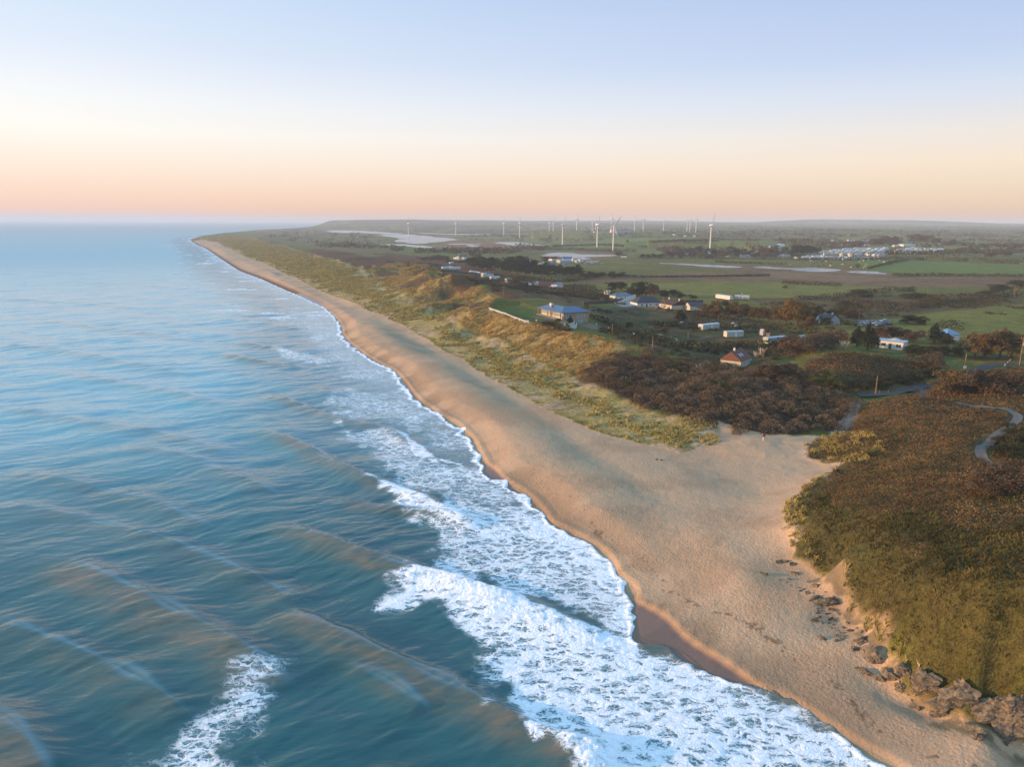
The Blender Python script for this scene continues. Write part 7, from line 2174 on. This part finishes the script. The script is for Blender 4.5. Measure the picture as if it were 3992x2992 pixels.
for u, v, pt, lb in ((2285, 1029.5, 'silver', 'leftmost pale car before the grey farm caravan'), (2296, 1029, 'grey', 'grey car before the grey farm caravan'), (2306, 1028.5, 'white', 'white car beside the blue windowed caravan'), (2348, 1029, 'silver', 'pale car alone right of the blue windowed caravan'), (2189, 1030, 'dark_blue', 'dark car before the wide grey metal shed'), (2196, 1030.5, 'silver', 'silver car before the wide grey metal shed')):
    car(u, v, .1, pt, lb, 'cars at the pond farm')

# ---- cattle grazing below the holiday park
def cow_mesh():
    m = MB()
    secs = [(-1.05, .95, .10, .12), (-.95, 1.05, .30, .34), (-.5, 1.0, .36, .42), (.1, .98, .37, .45), (.6, 1.05, .33, .40), (.9, 1.1, .20, .26), (1.15, .85, .13, .15), (1.4, .5, .12, .13), (1.62, .3, .07, .08)]
    for x_, z_, a_, b_ in secs:
        for k in range(8):
            t = 2 * math.pi * k / 8
            m.v.append((x_, math.cos(t) * a_, z_ + math.sin(t) * b_))
    for i in range(len(secs) - 1):
        for k in range(8):
            m.f.append((8 * i + k, 8 * i + (k + 1) % 8, 8 * i + 8 + (k + 1) % 8, 8 * i + 8 + k))
    m.f += [tuple(range(8))[::-1], tuple(8 * (len(secs) - 1) + k for k in range(8))]
    for x_ in (-.75, .65):
        for y_ in (-.2, .2):
            m.tube((x_, y_, .85), (x_ + .04, y_, .42), .12, .07, 6).tube((x_ + .04, y_, .44), (x_, y_, -.02), .065, .055, 6)
    m.tube((-1.05, 0, 1.2), (-1.18, 0, .5), .03, .04, 5)
    m.tube((1.2, -.1, 1.0), (1.18, -.32, 1.02), .05, .03, 5).tube((1.2, .1, 1.0), (1.18, .32, 1.02), .05, .03, 5)
    return m


cw = cow_mesh()
CME = []
for nm, rgb in (('pale', (.52, .40, .28)), ('dark', (.025, .022, .02))):
    q = cw.build('cow', plain(nm + '_cowhide', rgb, .9, .2, 1.0)); me = q.data; bpy.data.objects.remove(q); CME.append(me)
ZG = lambda a, b: (3050 + a * .3165, 920 + b * .3165)
for i, (a, b, dk) in enumerate([(345, 315, 0), (540, 322, 0), (588, 376, 0), (950, 322, 0), (995, 314, 0), (1058, 300, 0), (1192, 312, 0), (1035, 362, 0), (1018, 384, 0), (1000, 404, 0), (843, 396, 0), (738, 362, 0), (97, 362, 0), (1250, 330, 0),
                                (42, 350, 1), (245, 336, 1), (392, 350, 1), (368, 372, 1), (440, 374, 1), (456, 380, 1), (510, 372, 1), (563, 352, 1), (770, 350, 1), (834, 380, 1), (1090, 354, 1), (490, 330, 1), (430, 340, 1), (600, 345, 1)]):
    x, y, z = survey(*ZG(a, b))
    o = bpy.data.objects.new('cow', CME[dk]); COL.objects.link(o)
    o.location = (x, y, z); o.rotation_euler = (0, 0, random.uniform(0, 6.28)); o.scale = (1.25,) * 3
    tag(o, ('pale cow grazing on the long meadow below the holiday park', 'dark cow grazing on the long meadow below the holiday park')[dk], 'cow', 'cattle on the long meadow')

# ------------------------------------------------------------------ hedges and far woods
M_HEDGE = leaf_mat('hedge_leaves', (.026, .024, .012), (.055, .048, .022), (.090, .068, .032))


def hedge(pts, h, label, mat=None, w=2.2, dens=1.0, group='field hedges', name='hedge'):
    line = [survey(*p)[:2] for p in pts]
    seg = [math.hypot(b[0] - a[0], b[1] - a[1]) for a, b in zip(line[:-1], line[1:])]
    tot = sum(seg); cum = np.concatenate([[0], np.cumsum(seg)])
    r = math.hypot(*line[0]); sz_2 = .5 + r / 1500
    n_ = int(min(tot * 13 * dens / sz_2, 7000))
    s_ = RNG.uniform(0, tot, n_)
    i = np.clip(np.searchsorted(cum, s_) - 1, 0, len(seg) - 1)
    t = (s_ - cum[i]) / np.array(seg)[i]
    A = np.array(line)
    xy = A[i] * (1 - t[:, None]) + A[i + 1] * t[:, None] + RNG.normal(size=(n_, 2)) * w * .35
    prof = .7 + 1.0 * fbm(s_ / 9 + r, s_ * 0 + r, 77, 3)
    z = ground(xy[:, 0], xy[:, 1]) + np.abs(RNG.uniform(0, 1, n_)) * h * prof
    V, Fc = leaves(np.stack([xy[:, 0], xy[:, 1], z], 1), sz_2 * RNG.uniform(.7, 1.4, n_), .3, .8)
    ob = big_mesh(name, V, Fc, mat or M_HEDGE, False, {'tone': np.repeat(np.clip(fbm(s_ / 14, s_ * 0 + 3, 79, 2) - .2 + RNG.uniform(0, .5, n_), 0, 1), 4)})
    return tag(ob, label, 'hedge', group)


hedge([(2150, 963), (2250, 960), (2350, 957), (2450, 951), (2560, 947), (2680, 943), (2800, 944)], 4, 'long dark hedge under the largest turbine, upper of two parallel ones')
hedge([(2540, 946), (2700, 939), (2850, 938), (2960, 942)], 4, 'dark hedge running right from the largest turbine towards the holiday park')
hedge([(2000, 975), (2100, 972), (2250, 978), (2400, 983), (2480, 985)], 5, 'bushy hedge between the farm pond and the turbine fields')
hedge([(2560, 978), (2650, 968), (2760, 964), (2860, 960), (2960, 965)], 6, 'ragged brown hedge behind the open barn', M_BROWN)
hedge([(2560, 1010), (2640, 1010), (2740, 1010), (2860, 1012), (2980, 1013), (3100, 1014)], 6, 'dense hedge along the front of the village', w=5)
hedge([(3100, 1015), (3200, 1015), (3300, 1016), (3420, 1012)], 4, 'dark hedge in front of the holiday park', w=3)
hedge([(3430, 1014), (3500, 1012), (3560, 1012), (3600, 1016)], 4, 'short dark hedge right of the holiday park front', w=3)
hedge([(3575, 1010), (3660, 1015), (3800, 1020), (3992, 1028)], 5, 'long dark hedge right of the holiday park across the green fields', w=4)
hedge([(3385, 1050), (3440, 1035), (3500, 1022), (3540, 1017)], 2.5, 'thin slanting hedge between the cattle meadow and the green field')
hedge([(3480, 1078), (3700, 1078), (3992, 1082)], 3, 'low dark hedge along the near side of the green field')
hedge([(3330, 996), (3520, 992), (3700, 990), (3850, 988), (3992, 985)], 5, 'hedge behind the holiday park running to the right', w=4)
hedge([(2790, 1022), (2870, 1027), (2960, 1030), (3060, 1035)], 2.5, 'low brown hedge on the meadow above the marsh water', M_BROWN)
hedge([(2400, 1078), (2560, 1082), (2800, 1080), (3000, 1076)], 1.6, 'low dark line of rushes across the marsh')
hedge([(3050, 1106), (3150, 1112), (3280, 1116)], 2.5, 'dark hedge at the top of the bright meadow')
hedge([(3110, 1172), (3200, 1166), (3300, 1160), (3330, 1150)], 3, 'dark gorse line across the middle of the rough pasture', w=5)
hedge([(3340, 1150), (3450, 1140), (3540, 1136), (3560, 1140)], 3.0, 'gorse line along the far edge of the right meadow', w=4)
hedge([(3400, 1220), (3520, 1210), (3620, 1190), (3720, 1178), (3850, 1165), (3992, 1155)], 4, 'broad dark gorse belt crossing the right meadows', w=7)
hedge([(3250, 1205), (3330, 1212), (3400, 1222)], 4, 'dark gorse patch behind the parked cars', w=7)
hedge([(3660, 1275), (3720, 1282), (3750, 1287)], 3, 'short dark hedge on the right meadow')
hedge([(3290, 1265), (3320, 1270), (3348, 1273)], 1.6, 'clipped yellow green hedge left of the parked cars', M_OLIVE, w=2.5)
hedge([(2300, 1238), (2350, 1256), (2400, 1278), (2450, 1296), (2520, 1305)], 2.2, 'dark shrub hedge on the slope right of the garage', M_BUSH, w=3)
hedge([(2495, 1310), (2560, 1330), (2640, 1352), (2740, 1372)], 2.4, 'tall spiky flax hedge between the garden lane and the lawns', M_FLAX, w=3.5, dens=1.4)
hedge([(2740, 1372), (2830, 1362), (2900, 1356), (2950, 1352)], 2.4, 'dark hedge below the near pair of caravans', M_BUSH, w=3)
hedge([(2960, 1356), (3010, 1352), (3060, 1348)], 2.6, 'dark hedge hiding the front of the pale green caravan', M_BUSH, w=2.5)
hedge([(2840, 1293), (2880, 1290), (2860, 1283)], 3, 'dark bush line at the right end of the upper cream caravan', M_BUSH, w=4)
hedge([(2530, 1262), (2600, 1275), (2650, 1272), (2720, 1268), (2790, 1262)], 1.6, 'low brown hedge across the meadow above the caravans', M_BROWN)
hedge([(2270, 1150), (2330, 1152), (2400, 1160)], 3.5, 'dark bushes between the heath and the dark panel fence', M_BUSH, w=5)
hedge([(2010, 1118), (2100, 1124), (2180, 1133), (2280, 1134), (2330, 1135)], 1.8, 'dark garden hedge below the heath chalets', M_BUSH, w=4)
hedge([(2200, 1120), (2250, 1118), (2320, 1120)], 2.0, 'row of garden shrubs right of the white chalet', M_OLIVE, w=3)
hedge([(1900, 1075), (1960, 1082), (2040, 1092), (2100, 1097), (2200, 1100), (2300, 1090)], 2.6, 'dark scrub line along the foot of the dark wood', M_BUSH, w=6)
hedge([(1960, 1098), (1985, 1099)], 2.2, 'small dark bush line beside the white gabled shed', M_BUSH, w=3)
hedge([(1740, 1024), (1800, 1023), (1850, 1022)], 1.4, 'clipped dark hedge below the white farmhouse', M_BUSH, w=2)
hedge([(2880, 1086.5), (2910, 1084), (2960, 1084)], .01, 'thin line of grass on the marsh', M_BROWN, w=1) if False else None
hedge([(2150, 1265), (2160, 1275), (2190, 1288), (2215, 1294)], 1.2, 'red brown shrub border inside the low wooden rail', M_BROWN, w=3)
hedge([(2560, 1262), (2600, 1264), (2700, 1262)], .9, 'bank of rough grass below the brown roofed cottage', M_OLIVE, w=2)

# distant trees that read as one mass: field boundaries, copses and the village trees
m_ = 26000
th_ = RNG.uniform(math.radians(-38), math.radians(40), m_); dp_ = RNG.uniform(.36, 2.35, m_) ** 1.0
rr_ = 50.0 / np.tan(np.radians(dp_))
fxp, fyp = rr_ * np.sin(th_), rr_ * np.cos(th_)
sd_ = area_dist(fxp, fyp, LAND)
nn = fbm(fxp / 170, fyp / 170, 67, 4)
fx_g = fxp / 260 + (nn - .5) * .5; fy_g = fyp / 330 + (fbm(fxp / 40, fyp / 40, 61, 4) - .5) * .3
line_d = np.minimum(np.abs((fx_g + .35 * np.floor(fy_g)) % 1 - .5), np.abs(fy_g % 1 - .5))
wood = fbm(fxp / 320, fyp / 220, 151, 4)
okk = (sd_ > 220) & (rr_ > 1250) & ((line_d < .045) | (wood > .60)) & (RNG.uniform(size=m_) < .8)
for n_, poly, lv in PONDS:
    okk &= area_dist(fxp, fyp, poly) < -60
for box in ((2050, 2780, 935, 1000, 1),):
    pass
fxp, fyp, rr_ = fxp[okk], fyp[okk], rr_[okk]
# keep the wind farm fields, the caravan park and the cattle meadow open
for poly in (PARK, PARK2, SV([(3050, 1016), (3450, 1014), (3380, 1052), (3050, 1045)]), SV([(2180, 975), (2100, 955), (2400, 928), (2760, 926), (3060, 944), (3000, 962), (2650, 966), (2450, 985)]), SV([(2500, 1012), (3100, 1016), (3050, 1040), (2550, 1026)]), SV([(1650, 985), (1900, 1000), (2450, 1000), (2560, 1030), (2300, 1060), (1900, 1040)])):
    k = area_dist(fxp, fyp, poly) < 0
    fxp, fyp, rr_ = fxp[k], fyp[k], rr_[k]
zf = ground(fxp, fyp)
kk = 9
hgt_ = RNG.uniform(3.0, 8.0, len(fxp))
Q = np.repeat(np.stack([fxp, fyp, zf], 1), kk, 0)
sc2 = np.repeat(hgt_, kk)
Q = Q + RNG.normal(size=Q.shape) * np.stack([sc2 * .55, sc2 * .55, sc2 * 0], 1)
Q[:, 2] += RNG.uniform(.1, 1.0, len(Q)) * sc2
V, Fc = leaves(Q, sc2 * RNG.uniform(.35, .7, len(Q)), .2, .8)
M_FARW = leaf_mat('distant_foliage', (.040, .036, .020), (.080, .062, .032), (.125, .085, .042))
stuff('distant_woods', 'far off hedgerows and copses fading into the haze beyond the lagoon', 'woods', V, Fc, M_FARW, np.repeat(np.repeat(np.clip(fbm(fxp / 90, fyp / 90, 153, 3) * 1.6 - .5, 0, 1), kk) * .7 + RNG.uniform(0, .3, len(Q)), 4))
# the trees of the village, one plant each
for u, v, h_, w_, hb2 in [(2600 + (i * 61) % 500, 985 + (i * 37) % 24, 14 + (i * 13) % 14, 18 + (i * 7) % 16, ('willow', 'brown', 'bare', 'bush', 'pine')[i % 5]) for i in range(46)]:
    plant(hb2, u, v, h_, w_, 'village_tree', {'willow': 'bronze leaved tree among the village houses', 'brown': 'low brown bush among the village houses', 'bare': 'leafless brown tree among the village houses', 'bush': 'low dark bush among the village houses', 'pine': 'dark evergreen among the village houses'}[hb2], 'tree', 'trees of the village')
for u, v, h_, w_ in [(3092, 1000, 30, 26), (3105, 998, 32, 30), (3122, 998, 32, 30), (3140, 996, 30, 30), (3160, 994, 26, 30), (3180, 990, 22, 28)]:
    plant('pine', u, v, h_, w_, 'evergreen_tree', 'tall dark conifer in the clump at the left end of the holiday park', group='conifer clump at the holiday park')
for u, v, h_, w_ in [(3330, 965, 22, 34), (3350, 966, 18, 30), (3400, 958, 20, 34), (3430, 957, 24, 34), (3460, 952, 26, 40), (3480, 952, 24, 36), (3560, 945, 22, 40), (3580, 950, 30, 40), (3610, 950, 26, 40), (3640, 955, 24, 40), (3700, 958, 18, 40)]:
    plant(random.choice(('pine', 'willow', 'brown')), u, v, h_, w_, 'park_tree', 'tree in the belt behind the holiday park', group='trees behind the holiday park')
for u, v, h_, w_ in [(3740, 985, 16, 30), (3860, 1005, 20, 36), (3920, 1000, 18, 34), (3780, 975, 16, 36), (3840, 970, 16, 40), (3900, 968, 16, 40), (3960, 972, 18, 40), (3340, 1045, 14, 20), (3465, 1034, 16, 16)]:
    plant(random.choice(('willow', 'brown', 'bare')), u, v, h_, w_, 'field_tree', 'brown tree in the far hedges right of the holiday park', group='field trees on the right')
for u, v, h_, w_ in [(3060 + 2792 - 2792, 1124, 10, 18), (3365, 1158, 24, 56), (3330, 1240, 30, 50), (3560, 1165, 20, 60), (3600, 1185, 12, 36), (3545, 1262, 30, 60), (3590, 1265, 26, 40), (3360, 1200, 24, 60), (3300, 1196, 20, 50), (3660, 1180, 14, 30), (3850, 1150, 18, 44), (3900, 1140, 24, 60), (3960, 1125, 26, 50)]:
    plant(random.choice(('bush', 'brown', 'bush')), u, v, h_, w_, 'bush', 'rounded bush on the rough pasture right of the grove', 'bush', 'bushes on the rough pasture')
for u, v, h_, w_ in [(2710, 1290, 17, 26), (2683, 1285, 13, 14), (2590, 1296, 17, 28), (2790, 1384, 18, 28), (2680, 1355, 26, 60), (2760, 1340, 10, 16), (2452, 1276, 20, 34)]:
    plant('bush', u, v, h_, w_, 'garden_bush', 'small dark round bush on the caravan lawns', 'bush', 'round bushes on the lawns')
plant('mop', 2989, 1322, 38, 20, 'palm_tree', 'cabbage palm with a round green head beside the wooden shed')
plant('mop', 2779, 1440, 26, 22, 'palm_tree', 'cabbage palm with a pale trunk left of the rust roofed cottage')
plant('willow', 2797, 1432, 22, 16, 'clipped_bush', 'orange brown rounded bush beside the cabbage palm', 'bush')
plant('olive', 3219, 1268, 30, 30, 'garden_tree', 'round yellow green tree hiding the pale cottage')
M_PLUME = leaf_mat('pampas_plumes', (.24, .20, .15), (.38, .32, .25), (.46, .40, .32))
pv_, pf_ = blades(np.zeros((1, 3)), 1.0, .10, .45, (0, 0), 40)
pq = big_mesh('pampas', pv_, pf_, M_PLUME, False, {'tone': RNG.uniform(0, 1, len(pv_))}); pme = pq.data; bpy.data.objects.remove(pq)
for u, v, s_, lb in ((2967, 1385, 3.4, 'pampas grass with white plumes beside a pole'), (2945, 1396, 2.8, 'lower clump of white pampas plumes right of the rust roofed cottage'), (3285, 1362, 3.6, 'buff pampas plumes at the foot of the tall conifer')):
    x, y, z = survey(u, v)
    o = bpy.data.objects.new('pampas_grass', pme); COL.objects.link(o); o.location = (x, y, z); o.scale = (s_, s_, s_ * .9)
    tag(o, lb, 'plant')
